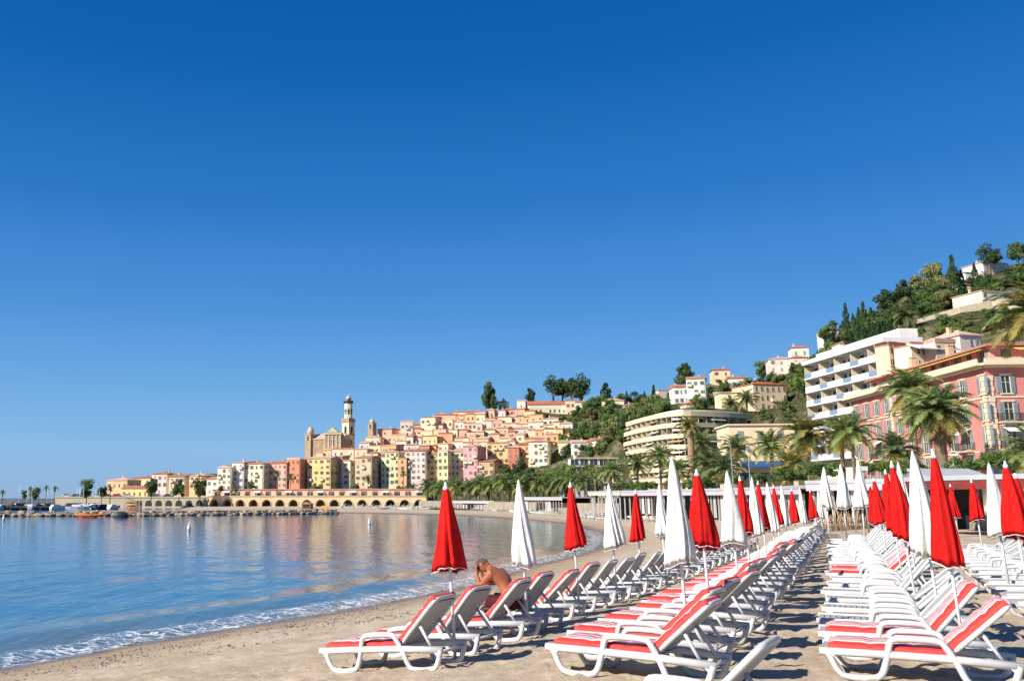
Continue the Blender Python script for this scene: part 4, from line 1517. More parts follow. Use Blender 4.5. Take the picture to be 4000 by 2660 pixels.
# ------------------------------------------------------------------ arched quay in front of the old town
def quay():
    a, b = P(812, 1940, 362), P(1665, 1940, 340)
    ax = (b - a)
    L = ax.length
    yaw = math.atan2(ax.y, ax.x)
    z0, z1 = .2, 4.5
    t = thing('arched_quay_wall', 'long pale pink quay wall with a row of dark arches below the old town', 'quay', (a.x, a.y, 0), yaw)
    n = 16
    pitch = L / n
    # wall bays, each with a real arched opening; behind it a dark vault
    mb = MB()
    r = pitch * .36
    spring = 1.35
    arc = [(r * math.cos(q), spring + r * math.sin(q)) for q in np.linspace(math.pi, 0, 13)]
    hw = pitch / 2
    zt = z1
    # front face as quads between arch and rectangle
    top = [(-hw, zt)] + [(-hw + 2 * hw * i / 10, zt) for i in range(1, 10)] + [(hw, zt)]
    outer = [(-hw, z0), (-hw, spring)] + [(x, zt) for x in np.linspace(-hw, hw, 13)] + [(hw, spring), (hw, z0)]
    inner = [(-r, z0), (-r, spring)] + arc + [(r, spring), (r, z0)]
    vs = [(x, 0, z) for x, z in outer] + [(x, 0, z) for x, z in inner] + [(x, 3.0, z) for x, z in inner]
    k = len(outer)
    fs = [(i, i + 1, k + i + 1, k + i) for i in range(k - 1)] + [(k + i, k + i + 1, 2 * k + i + 1, 2 * k + i) for i in range(k - 1)]
    mb.add(vs, fs)
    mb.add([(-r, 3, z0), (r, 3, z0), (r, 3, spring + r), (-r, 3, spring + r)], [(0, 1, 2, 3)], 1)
    mb.add([(-hw, 0, zt), (hw, 0, zt), (hw, 9, zt), (-hw, 9, zt)], [(0, 1, 2, 3)], 0)
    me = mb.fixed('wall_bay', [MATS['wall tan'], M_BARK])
    ring = MB().tube([(x, -.04, z) for x, z in [(-r, z0)] + arc + [(r, z0)]], .22, 4, smooth=False).fixed('arch_ring', M_STONE)
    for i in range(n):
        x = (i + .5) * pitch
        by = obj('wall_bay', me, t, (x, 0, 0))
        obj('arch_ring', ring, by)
    obj('coping', MB().box(-1, L + 1, -.35, .4, z1 + .003, z1 + .28).fixed('coping', M_STONE), t)
    post = MB().box(-.09, .09, -.09, .09, 0, 1.0).fixed('parapet_post', M_STONE)
    for i in range(n * 2):
        obj('parapet_post', post, t, ((i + .5) * pitch / 2, 0, z1 + .28))
    obj('rail', MB().box(-1, L + 1, -.07, .07, z1 + 1.28, z1 + 1.4).fixed('rail', M_STONE), t)
    # street-level arcade of shops behind the rail
    t2 = thing('shop_arcade', 'low cream arcade of shops and awnings along the street above the quay', 'building', (a.x, a.y + 9, z1 - .3), yaw)
    obj('wall', MB().box(0, L, 0, 4, 0, 3.0).fixed('wall', MATS['wall salmon']), t2)
    obj('roof', MB().box(-.4, L + .4, -.6, 4.2, 3.003, 3.2).fixed('roof', M_TILE_PALE), t2)
    op = MB().box(-1.2, 1.2, -.05, .1, 0, 2.2).fixed('shop_opening', M_PANE)
    aw = MB().prism([(0, 2.5), (-1.6, 1.9), (-1.6, 1.8), (0, 2.35)], -1.5, 1.5, axis='x').fixed('awning', M_WHITE)
    for i in range(20):
        x = (i + .5) * L / 20
        obj('shop_opening', op, t2, (x, 0, 0))
        if i % 3 == 1:
            obj('awning', aw, t2, (x, -.06, 0))


quay()


# ------------------------------------------------------------------ trees and palms
def leaf_mat(name, lo, hi):
    b = lambda c: tuple(min(.6, x * 1.6) for x in c[:3]) + (1,)
    return mat(name, b(hi), dark=b(lo), rough=.7, scale=1.4, spec=.2, objrand=.28, trans=.32, detail=3)


M_LEAF = [leaf_mat('dark pine foliage', (.03, .055, .022, 1), (.075, .115, .042, 1)), leaf_mat('green foliage', (.055, .09, .025, 1), (.13, .19, .05, 1)),
          leaf_mat('olive foliage', (.09, .10, .04, 1), (.19, .19, .07, 1)), leaf_mat('bright foliage', (.06, .10, .018, 1), (.15, .21, .035, 1))]
M_CYP = leaf_mat('cypress foliage', (.022, .05, .02, 1), (.06, .10, .036, 1))
M_FROND = leaf_mat('palm frond', (.09, .13, .04, 1), (.23, .28, .09, 1))
M_FROND_Y = leaf_mat('yellowed palm frond', (.15, .13, .035, 1), (.29, .24, .07, 1))
M_FROND_D = leaf_mat('dark palm frond', (.055, .085, .035, 1), (.16, .20, .075, 1))


def crown_mesh(seed, m, n=1500, flat=1.0, blobs=19, leaf=.068):
    """unit crown: leaf-sized faces scattered over several uneven clumps, centre at z=0"""
    rnd = np.random.default_rng(seed)
    cs, rs = [], []
    for i in range(blobs):
        v = rnd.normal(size=3)
        v /= np.linalg.norm(v)
        q = rnd.uniform(.25, .68)
        cs.append(v * q * np.array([1, 1, flat]))
        rs.append(rnd.uniform(.16, .40))
    vs, fs = [], []
    for i in range(n):
        k = rnd.integers(blobs)
        v = rnd.normal(size=3)
        v /= np.linalg.norm(v)
        c = cs[k] + v * rs[k] * (rnd.uniform(.55, 1.08)) * np.array([1, 1, .85])
        a = rnd.normal(size=3)
        a = a - v * a.dot(v) * .6
        a /= np.linalg.norm(a)
        b = np.cross(v + rnd.normal(size=3) * .6, a)
        b /= np.linalg.norm(b)
        s = leaf * rnd.uniform(.55, 1.5)
        p = [c - a * s, c - b * s * .55, c + a * s, c + b * s * .55]
        o = len(vs)
        vs += [tuple(x) for x in p]
        fs.append((o, o + 1, o + 2, o + 3))
    mb = MB()
    mb.add(vs, fs, 0, False)
    return mb.mesh('crown', m)


def cypress_mesh(seed, n=900):
    rnd = np.random.default_rng(seed)
    vs, fs = [], []
    for i in range(n):
        t = rnd.uniform(0, 1) ** 1.15
        r = (.13 * (1 - t) ** .62 + .005) * (.35 + .75 * rnd.uniform(0, 1) ** .4) * (1 + .25 * math.sin(t * 17 + seed))
        if t < .06:
            r *= t / .06
        q = rnd.uniform(0, 6.28)
        c = np.array([r * math.cos(q), r * math.sin(q), t])
        a = np.array([math.cos(q) * .3 + rnd.normal() * .2, math.sin(q) * .3 + rnd.normal() * .2, 1.0])
        a /= np.linalg.norm(a)
        b = np.cross(a, rnd.normal(size=3))
        b /= np.linalg.norm(b)
        s = rnd.uniform(.02, .05)
        p = [c - a * s, c - b * s * .4, c + a * s, c + b * s * .4]
        o = len(vs)
        vs += [tuple(x) for x in p]
        fs.append((o, o + 1, o + 2, o + 3))
    mb = MB()
    mb.add(vs, fs)
    return mb.mesh('crown', M_CYP)


CROWN = {'pine': [crown_mesh(s, M_LEAF[0], 2600) for s in (1, 2, 11)], 'green': [crown_mesh(s, M_LEAF[1], 2600) for s in (3, 4, 12)], 'olive': [crown_mesh(s, M_LEAF[2], 2400) for s in (5, 6)],
         'bright': [crown_mesh(s, M_LEAF[3], 1500) for s in (7,)], 'umbrella': [crown_mesh(8, M_LEAF[0], 1500, .45)]}
CYP = [cypress_mesh(s) for s in (1, 2, 3)]
_tm = MB()
_tm.tube([(0, 0, -.4), (.02, .0, .25), (-.02, .02, .6), (.03, -.02, 1.0)], [.085, .06, .05, .03], 7)
for q_ in range(5):
    a_ = q_ * 1.26
    _tm.tube([(0, 0, .5 + .08 * q_), (.2 * math.cos(a_), .2 * math.sin(a_), .8 + .06 * q_), (.42 * math.cos(a_), .42 * math.sin(a_), 1.05 + .06 * q_)], [.035, .025, .012], 5)
ME_TRUNK = _tm.mesh('trunk', M_BARK)
ME_CTRUNK = MB().tube([(0, 0, -.1), (0, 0, .15), (0, 0, .6)], [.03, .025, .012], 6).mesh('trunk', M_BARK)
TREES = [0]


def tree(kind, p, r, h, label, group=None, squash=1.0):
    """crown radius r; h: from the ground to the crown's middle"""
    TREES[0] += 1
    i = TREES[0]
    t = thing('broadleaf_tree' if kind not in ('pine', 'umbrella') else 'pine_tree', label, 'tree', (p[0], p[1], p[2]), R(i * 77 % 360), group)
    obj('trunk', ME_TRUNK, t, None, None, (max(.5, h * .55), max(.5, h * .55), h * .85))
    c = CROWN[kind]
    obj('crown', c[i % len(c)], t, (0, 0, h), R(i * 131 % 360), (r, r, r * squash))
    return t


def cypress(p, h, label, group, fat=1.0):
    TREES[0] += 1
    t = thing('cypress_tree', label, 'tree', (p[0], p[1], p[2]), R(TREES[0] * 83 % 360), group)
    obj('trunk', ME_CTRUNK, t, None, None, (h * .5, h * .5, h))
    obj('crown', CYP[TREES[0] % 3], t, (0, 0, h * .03), None, (h * fat, h * fat, h))


def frond_mesh(a0, bend, L, m, seed, leaf=.26, n=30):
    """one pinnate leaf growing along +x from the origin: midrib and two ranks of drooping leaflets"""
    rnd = random.Random(seed)
    pts = []
    x = z = 0.0
    a = a0
    k = 9
    for i in range(k + 1):
        pts.append(Vector((x, 0, z)))
        x += L / k * math.cos(R(a))
        z += L / k * math.sin(R(a))
        a -= bend / k * (.5 + i / k)
    mb = MB()
    mb.tube(pts, [.035 * (1 - .8 * i / k) for i in range(k + 1)], 3, smooth=False, cap=False)
    for i in range(n):
        t = .10 + .89 * i / (n - 1)
        f = t * k
        j = min(int(f), k - 1)
        p = pts[j].lerp(pts[j + 1], f - j)
        d = (pts[j + 1] - pts[j]).normalized()
        up = Vector((-d.z, 0, d.x))
        ll = L * leaf * (math.sin(math.pi * min(1, .16 + .80 * t)) ** .7)
        for s in (-1, 1):
            o = Vector((0, s, 0)) * .80 + d * (.45 + .5 * t) + up * rnd.uniform(.05, .35)
            o.normalize()
            e = p + o * ll * rnd.uniform(.85, 1.1) - Vector((0, 0, ll * rnd.uniform(.12, .35)))
            w = d * .022 * L / 3 * 1.6
            mid = p.lerp(e, .5) + Vector((0, 0, ll * .06))
            mb.add([p - w * .6, p + w * .6, mid + w * 1.2, e, mid - w * 1.2], [(0, 1, 2, 3, 4)])
    return mb.mesh('frond', m)


FR = {}
for nm_, m_ in (('g', M_FROND), ('y', M_FROND_Y), ('d', M_FROND_D)):
    FR[nm_] = [frond_mesh(78, 70, 1.0, m_, 1), frond_mesh(58, 95, 1.0, m_, 2), frond_mesh(34, 95, 1.0, m_, 3), frond_mesh(8, 80, 1.0, m_, 4), frond_mesh(-28, 50, 1.0, m_, 5)]
FR_DEAD = frond_mesh(-62, 25, 1.0, M_SKIRT, 6)


def palm_trunk(h, r, thatch=False):
    mb = MB()
    k = max(6, int(h / .45))
    pts = [(.03 * h * math.sin(i / k * 2.2) * .3, 0, -.8 + (h + .8) * i / k) for i in range(k + 1)]
    rad = [r * (1.25 - .35 * min(1, i / k * 3) + (.09 if i % 2 else 0)) * (1.25 if i > k - 3 else 1) for i in range(k + 1)]
    mb.tube(pts, rad, 9)
    # stubs of old leaf bases under the crown
    for i in range(22):
        q = i * 2.4
        z = h - .1 - i * .06
        mb.tube([(pts[-1][0] + r * .9 * math.cos(q), r * .9 * math.sin(q), z), (pts[-1][0] + r * 2.0 * math.cos(q), r * 2.0 * math.sin(q), z + .28)], [.07, .03], 4)
    return mb.mesh('trunk', M_PALMBARK)


PTRUNK = {}


def palm(p, h, L, label, group, tone='g', n=38, r=.2, dead=0, seed=0, mix=None):
    """p: foot; h: trunk height; L: frond length"""
    rnd = random.Random(seed or label)
    t = thing('palm_tree', label, 'palm tree', (p[0], p[1], p[2]), rnd.uniform(0, 6.28), group)
    key = (round(h * 2) / 2, round(r, 2))
    if key not in PTRUNK:
        PTRUNK[key] = palm_trunk(*key)
    obj('trunk', PTRUNK[key], t)
    tx = .03 * key[0] * math.sin(2.2) * .3
    for i in range(n):
        f = i / (n - 1)
        lev = min(4, int(f * 5))
        tn = tone if rnd.random() > (mix or .12) or lev < 1 else rnd.choice('ygd')
        if lev >= 4 and rnd.random() < .35:
            tn = 'y'
        o = obj('frond', FR[tn][lev], t, (tx, 0, key[0] + .05), i * 2.39996 + rnd.uniform(-.2, .2))
        k = L * rnd.uniform(.82, 1.12) * (.85 if lev == 0 else 1)
        o.scale = (k, k, k)
        o.rotation_euler = (rnd.uniform(-.25, .25), rnd.uniform(-.16, .16), o.rotation_euler[2])
    for i in range(dead):
        o = obj('dead_frond', FR_DEAD, t, (tx, 0, key[0] - .15 - rnd.uniform(0, .12) * dead * .25), rnd.uniform(0, 6.28))
        o.scale = (L * rnd.uniform(.45, .8),) * 3
    return t


def pix_palm(u, vc, vb, rad, d, label, group, **kw):
    """crown centre (u, vc), foot at v=vb, frond reach rad px, distance d"""
    b = P(u, vb, d)
    c = P(u, vc, d)
    g = ground(b.x, b.y)
    z = min(b.z, g) if b.z - g < 6 else b.z
    L = rad * d / 3553.0 * 1.2
    return palm((b.x, b.y, z - .1), c.z - z - L * .12, L, label, group, **kw)


PG = 'palms along the promenade'
PALMS = [
    (2390, 1838, 1930, 62, 165, 'small bushy date palm behind the white umbrella of the sea row', dict(tone='g')),
    (2492, 1806, 1922, 55, 150, 'slim dark palm left of the tallest white umbrella', dict(tone='d')),
    (2582, 1778, 1915, 62, 150, 'arching palm before the striped hotel balconies', dict(tone='g')),
    (2655, 1836, 1912, 62, 135, 'yellow-green palm between the tall white and red umbrellas', dict(tone='g', mix=.3)),
    (2752, 1722, 1905, 70, 145, 'tall palm behind the red umbrella of the second row', dict(tone='g')),
    (2775, 1800, 1905, 80, 130, 'wide dark-fronded palm right of the thatched palm', dict(tone='d')),
    (2884, 1742, 1900, 76, 135, 'tall palm left of the street lamp', dict(tone='g')),
    (2842, 1818, 1900, 84, 120, 'grey-green palm with long upright fronds low by the street lamp', dict(tone='d')),
    (3018, 1726, 1895, 76, 125, 'palm with a slim dark trunk before the blue shop front', dict(tone='g')),
    (3165, 1694, 1880, 98, 120, 'broad golden palm in front of the balcony building', dict(tone='y', mix=.5, n=56)),
    (3092, 1812, 1890, 78, 105, 'low yellowish palm behind the white umbrellas', dict(tone='y', mix=.5, n=40)),
    (3300, 1682, 1868, 92, 118, 'palm with bright trunk before the pink building, left of a pair', dict(tone='g', r=.26)),
    (3338, 1672, 1868, 92, 112, 'palm before the pink building, right of a pair', dict(tone='g', mix=.3)),
    (3513, 1742, 1870, 92, 98, 'dark stout palm among the red umbrellas', dict(tone='d', n=52)),
    (3588, 1505, 1862, 112, 104, 'tall palm with bare brown crown centre before the pink building', dict(tone='g', n=56, mix=.3, dead=6)),
    (3690, 1598, 1850, 128, 96, 'largest bushy palm with thick shaggy trunk before the pink building', dict(tone='g', n=84, r=.62, dead=26)),
]
for i_, (u, vc, vb, rd, ds, lab, kw) in enumerate(PALMS):
    pix_palm(u, vc, vb, rd, ds, lab, PG, **kw)
# a tall palm with a hanging brown skirt
_b = P(2708, 1900, 140)
_w = palm((_b.x, _b.y, 2.0), P(2708, 1660, 140).z - 2.0, 60 * 140 / 3553.0, 'tall palm with a long brown thatch skirt on its trunk', PG, tone='y', mix=.4, n=40, r=.26, dead=10)
_sk = MB()
_h = P(2708, 1660, 140).z - 2.0
_sk.lathe([(.22, _h - 8.2), (.36, _h - 7.4), (.46, _h - 5), (.40, _h - 2.5), (.6, _h - .6), (.25, _h)], 14)
_skm = _sk.mesh('thatch_skirt', M_SKIRT)
_rr = random.Random(3)
for v_ in _skm.vertices:
    v_.co.x *= _rr.uniform(.75, 1.25)
    v_.co.y *= _rr.uniform(.75, 1.25)
obj('thatch_skirt', _skm, _w)
# palms just outside the right edge, their fronds reaching into view
_b = P(4165, 1900, 52)
palm((_b.x, _b.y, 2.2), P(4165, 1225, 52).z - 2.2, 3.1, 'palm whose fronds reach in at the right edge above the pink building', PG, tone='y', mix=.5, n=60, r=.3, dead=4)
_b = P(4070, 1900, 46)
palm((_b.x, _b.y, 2.2), P(4070, 1765, 46).z - 2.2, 2.1, 'low green palm whose leaves enter at the right edge beside the red umbrella', PG, tone='g', n=40)

# smaller palms round the far side of the bay
_rr = random.Random(12)
FARP = [(1668, 1893, 1950), (1712, 1900, 1952), (1776, 1892, 1950), (1838, 1894, 1950), (1872, 1884, 1948), (1918, 1890, 1948), (1962, 1880, 1946), (2004, 1872, 1945), (2040, 1884, 1945), (2072, 1866, 1942), (2105, 1878, 1942), (2142, 1862, 1942), (2168, 1880, 1940),
        (2204, 1862, 1938), (2246, 1872, 1938), (2284, 1880, 1936)]
for i_, (u, vc, vb) in enumerate(FARP):
    d = float(np.interp(u, [1660, 1850, 2130, 2330], [310, 262, 214, 185])) + _rr.uniform(6, 22)
    pix_palm(u, vc, vb, _rr.uniform(36, 50), d, f'small palm of the far promenade, {ORD[i_]} from the old town end', 'palms of the far promenade', tone=_rr.choice('ggd'), n=28, r=.18, mix=.06)
TOWNP = [(1438, 1868, 1925, 22, 'lone slim palm before the tall grey-beige house'), (1082, 1848, 1920, 16, 'thin palm before the salmon house'), (1575, 1845, 1935, 16, 'slim palm before the thin orange house'), (1135, 1858, 1922, 18, 'little palm before the coral house'),
         (1610, 1900, 1940, 24, 'bushy palm at the right end of the arches'), (430, 1905, 1946, 14, 'small palm before the beige stone house')]
for u, vc, vb, rd, lab in TOWNP:
    pix_palm(u, vc, vb, rd, 364, lab, 'small palms before the old town', tone='d', n=26, r=.16)
for u, vc, vb, rd, d, lab in ((8, 1918, 1958, 12, 345, 'single palm at the far left edge on the harbour mole'), (212, 1906, 1960, 14, 350, 'tall palm at the right of the harbour grove'), (178, 1902, 1960, 12, 352, 'slim palm rising from the harbour grove'), (118, 1905, 1960, 14, 352, 'left palm of the harbour grove'), (150, 1912, 1960, 14, 354, 'middle palm of the harbour grove')):
    pix_palm(u, vc, vb, rd, d, lab, 'harbour palms', tone='d', n=26, r=.15)
for u, vc, vb, rd, lab in ((2858, 1572, 1600, 38, 'hill palm left of the yellow building'), (2920, 1550, 1612, 48, 'tall hill palm against the yellow building'), (3540, 1225, 1300, 60, 'silvery hill palm above the white rooftops')):
    p = hit(u, vb)
    pix_palm(u, vc, vb, rd, p.y, lab, 'palms on the hillside', tone='d', n=34)

# ------------------------------------------------------------------ trees of the hillside
HG = 'trees on the hillside'
NAMED = [
    # kind, u, v of crown centre, radius px, distance, label, squash
    ('pine', 1921, 1558, 40, 478, 'rounded dark tree left of the white hilltop chapel', 1.7), ('pine', 2074, 1548, 21, 476, 'narrow dark tree left of the cemetery building', 1.7),
    ('pine', 2160, 1512, 36, 474, 'leftmost pine of the clump above the cemetery', 1.15), ('pine', 2195, 1518, 36, 476, 'second pine of the clump above the cemetery', 1.2), ('pine', 2232, 1514, 38, 472, 'third pine of the clump above the cemetery', 1.15), ('pine', 2270, 1518, 40, 470, 'rightmost pine of the clump above the cemetery', 1.3),
    ('pine', 2662, 1468, 48, 385, 'large round tree left of the white hill villa', 1.05), ('green', 2978, 1443, 36, 372, 'green tree left of the pink hill villa', .9), ('umbrella', 2478, 1538, 18, 425, 'small umbrella pine on the wooded slope', 1.0),
    ('pine', 3455, 1178, 40, 325, 'dark tree standing out at the left of the upper wood', 1.2), ('pine', 3530, 1140, 42, 325, 'dark tree in the middle of the upper wood', 1.2), ('olive', 3600, 1100, 52, 325, 'brownish tall tree at the crest of the upper wood', 1.0), ('olive', 3650, 1075, 44, 322, 'reddish-brown topped tree at the crest', 1.2), ('olive', 3700, 1095, 42, 318, 'olive tree beside the tall cypress', 1.1),
    ('pine', 3862, 998, 42, 322, 'round dark tree behind the topmost villa', 1.05), ('pine', 3975, 985, 46, 315, 'dark tree at the right edge of the skyline', 1.0), ('green', 3250, 1275, 24, 322, 'round tree above the small white hill house', 1.0), ('green', 3218, 1300, 32, 322, 'tree left of the small white hill house', 1.0),
    ('green', 2825, 1518, 30, 330, 'green tree right of the white hill villa', 1.2), ('green', 2922, 1495, 20, 335, 'round tree by the beige tower villa', 1.0), ('green', 3112, 1450, 26, 330, 'tree right of the pink hill villa', 1.1), ('green', 3112, 1500, 30, 270, 'tall green tree left of the balcony building', 1.5), ('green', 3072, 1600, 36, 250, 'dark bush tree below the yellow building', 1.0), ('green', 2995, 1620, 30, 255, 'round bush left below the yellow building', 1.0),
    ('pine', 2232, 1790, 36, 345, 'large dark evergreen at the right end of the old town', 1.6), ('green', 2296, 1856, 44, 235, 'bright round tree left of the white umbrella', 1.0), ('green', 2215, 1840, 40, 250, 'green tree below the large dark evergreen', .9), ('olive', 2120, 1850, 30, 268, 'dull green tree among the far promenade palms', 1.0),
    ('green', 340, 1910, 32, 352, 'round leafy tree left of the beige waterfront house', 1.15), ('green', 398, 1922, 20, 362, 'smaller tree touching the beige waterfront house', 1.3), ('pine', 592, 1902, 28, 358, 'dark waterfront tree before the pink house', 1.2), ('pine', 700, 1908, 30, 358, 'dark waterfront tree before the ochre house', 1.3), ('pine', 782, 1905, 30, 356, 'dark tree by the first arch of the quay', 1.4), ('green', 135, 1930, 22, 356, 'dense green tree of the harbour grove', 1.2), ('green', 95, 1932, 14, 356, 'small tree at the left of the harbour grove', 1.2),
    ('olive', 1240, 1905, 26, 364, 'bushy tree before the golden yellow house', 1.0), ('olive', 1388, 1908, 20, 362, 'bushy tree before the narrow cream house', 1.0), ('green', 916, 1920, 16, 362, 'small tree over the second arch of the quay', 1.0), ('green', 862, 1908, 14, 364, 'round little tree before the orange-gabled house', 1.0), ('olive', 1572, 1910, 24, 358, 'bushy tree over the right-hand arches', 1.0), ('olive', 980, 1895, 18, 368, 'tree before the cream waterfront house', .9),
    ('pine', 2030, 1830, 30, 340, 'dark tree below the orange houses', 1.2), ('pine', 1975, 1845, 26, 345, 'dark tree before the mustard house', 1.3),
]
for kd, u, vc, rp, d, lab, sq in NAMED:
    c = P(u, vc, d)
    r = rp * d / 3553.0 * 1.28
    g = min(ground(c.x, c.y), c.z - r * .7)
    tree(kd, (c.x, c.y, g), r, c.z - g, lab, HG if vc < 1700 else 'trees along the waterfront', sq)

CG = 'cypresses on the hillside'
CYPS = [(3310, 1190, 1300, 'tall cypress at the left end of the upper cypress row'), (3338, 1228, 1310, 'second cypress of the upper row'), (3362, 1205, 1310, 'third cypress of the upper row'), (3381, 1185, 1310, 'tallest middle cypress of the upper row'), (3411, 1205, 1310, 'fifth cypress of the upper row'), (3288, 1272, 1345, 'short cypress beside the small white hill house'),
        (3735, 1006, 1180, 'tallest cypress standing on the skyline'), (3763, 1060, 1165, 'shorter cypress right of the tallest one'), (3818, 1035, 1160, 'bright cypress between two hill villas'), (2557, 1508, 1600, 'dark pointed cypress on the wooded slope'), (2568, 1545, 1610, 'lower cypress beside the pointed one'), (2450, 1530, 1590, 'small cypress above the cream slope villa'), (2368, 1500, 1580, 'broad pyramid conifer above the wooded slope'), (2520, 1530, 1590, 'thin cypress in the middle of the wooded slope'), (2188, 1775, 1860, 'cypress beside the terrace end house'), (2770, 1530, 1585, 'cypress by the white villa wall')]
for i_, (u, vt, vb, lab) in enumerate(CYPS):
    p = hit(u, vb) if u != 2188 else P(u, vb, 372)
    top = P(u, vt, p.y)
    cypress((p.x, p.y, p.z - 1), top.z - p.z + 1, lab, CG, 2.6 if 'pyramid' in lab else 1.0)

_rc = random.Random(91)
for i_ in range(20):
    u = 3300 + i_ * 9.5 + _rc.uniform(-3, 3)
    vb = float(np.interp(u, [3300, 3500], [1352, 1320])) + _rc.uniform(-16, 10)
    p = hit(u, vb)
    hpx = _rc.uniform(70, 112)
    cypress((p.x, p.y, p.z - 1), hpx * p.y / 3553.0, f'slim cypress of the dense stand below the upper row, {ORD[i_]} from left', CG, _rc.uniform(.9, 1.25))


def scatter():
    """more trees fill the wooded parts of the slope; each stands on the ground it grows from"""
    rnd = random.Random(31)
    areas = [
        ('wooded slope left of the curved hotel', [(2240, 1650), (2290, 1590), (2560, 1570), (2640, 1560), (2590, 1640), (2440, 1740), (2250, 1735)], 64, (3.0, 4.6), ['pine', 'green', 'green', 'olive']),
        ('upper wood above the balcony building', [(3220, 1400), (3300, 1310), (3440, 1210), (3560, 1130), (3700, 1110), (3720, 1200), (3600, 1250), (3400, 1330)], 66, (2.6, 4.2), ['pine', 'green', 'olive', 'green']),
        ('garden slope right of the tall cypress', [(3730, 1180), (3790, 1120), (3990, 1060), (4080, 1080), (4000, 1130), (3820, 1210)], 22, (2.2, 3.4), ['pine', 'green']),
        ('gardens between the hill villas', [(2600, 1590), (2640, 1545), (2780, 1505), (2900, 1500), (3010, 1470), (3160, 1440), (3160, 1540), (3090, 1560), (2940, 1590), (2760, 1610)], 40, (1.7, 3.2), ['green', 'olive', 'pine', 'green']),
        ('slope above the red-roofed houses', [(2180, 1720), (2260, 1640), (2330, 1700), (2360, 1790), (2240, 1800)], 26, (2.2, 3.6), ['green', 'pine', 'olive']),
        ('hilltop by the cemetery', [(2000, 1660), (2060, 1625), (2240, 1630), (2290, 1600), (2320, 1640), (2220, 1690)], 16, (1.6, 2.6), ['green', 'pine', 'olive']),
        ('slope left of the balcony building', [(3120, 1480), (3160, 1400), (3220, 1370), (3150, 1560)], 12, (2.0, 3.2), ['green', 'pine']),
        ('terraced garden under the upper villas', [(3560, 1310), (3850, 1215), (4000, 1210), (4000, 1270), (3700, 1330)], 30, (1.3, 2.4), ['green', 'olive', 'bright'])]
    for nm, poly, n, (ra, rb), kinds in areas:
        k = 0
        us, vs = [a for a, b in poly], [b for a, b in poly]
        got = []
        tries = 0
        while k < n and tries < 3000:
            tries += 1
            u, v = rnd.uniform(min(us), max(us)), rnd.uniform(min(vs), max(vs))
            ins = False
            for i in range(len(poly)):
                (x1, y1), (x2, y2) = poly[i], poly[i - 1]
                if (y1 > v) != (y2 > v) and u < (x2 - x1) * (v - y1) / (y2 - y1) + x1:
                    ins = not ins
            if not ins:
                continue
            got.append((u, v))
            k += 1
        got.sort()
        for i, (u, v) in enumerate(got):
            p = hit(u, v)
            r = rnd.uniform(ra, rb)
            kd = rnd.choice(kinds)
            word = {'pine': 'dark', 'green': 'green', 'olive': 'olive-green', 'bright': 'bright green'}[kd]
            where = ORD[i] if i < 40 else None
            lab = f'{word} tree, {where} from left in the {nm}' if where else f'{word} tree, {ORD[len(got) - 1 - i]} from right in the {nm}'
            tree(kd, (p.x, p.y, p.z - .6), r, r * rnd.uniform(.75, 1.1), lab, HG, rnd.uniform(.8, 1.1))


scatter()
_rt = random.Random(44)
for i_ in range(18):
    u = 1672 + i_ * 39 + _rt.uniform(-10, 10)
    d = float(np.interp(u, [1660, 1850, 2130, 2330], [328, 285, 238, 212])) + _rt.uniform(0, 14)
    vc = float(np.interp(u, [1670, 1850, 2100, 2340], [1912, 1904, 1885, 1862])) + _rt.uniform(-12, 12)
    c = P(u, vc, d)
    tree(_rt.choice(('green', 'bright', 'green', 'olive')), (c.x, c.y, .8), _rt.uniform(2.6, 3.8), c.z - .8, f'leafy green tree behind the far promenade palms, {ORD[i_]} from left', 'leafy trees of the far promenade', _rt.uniform(.9, 1.2))

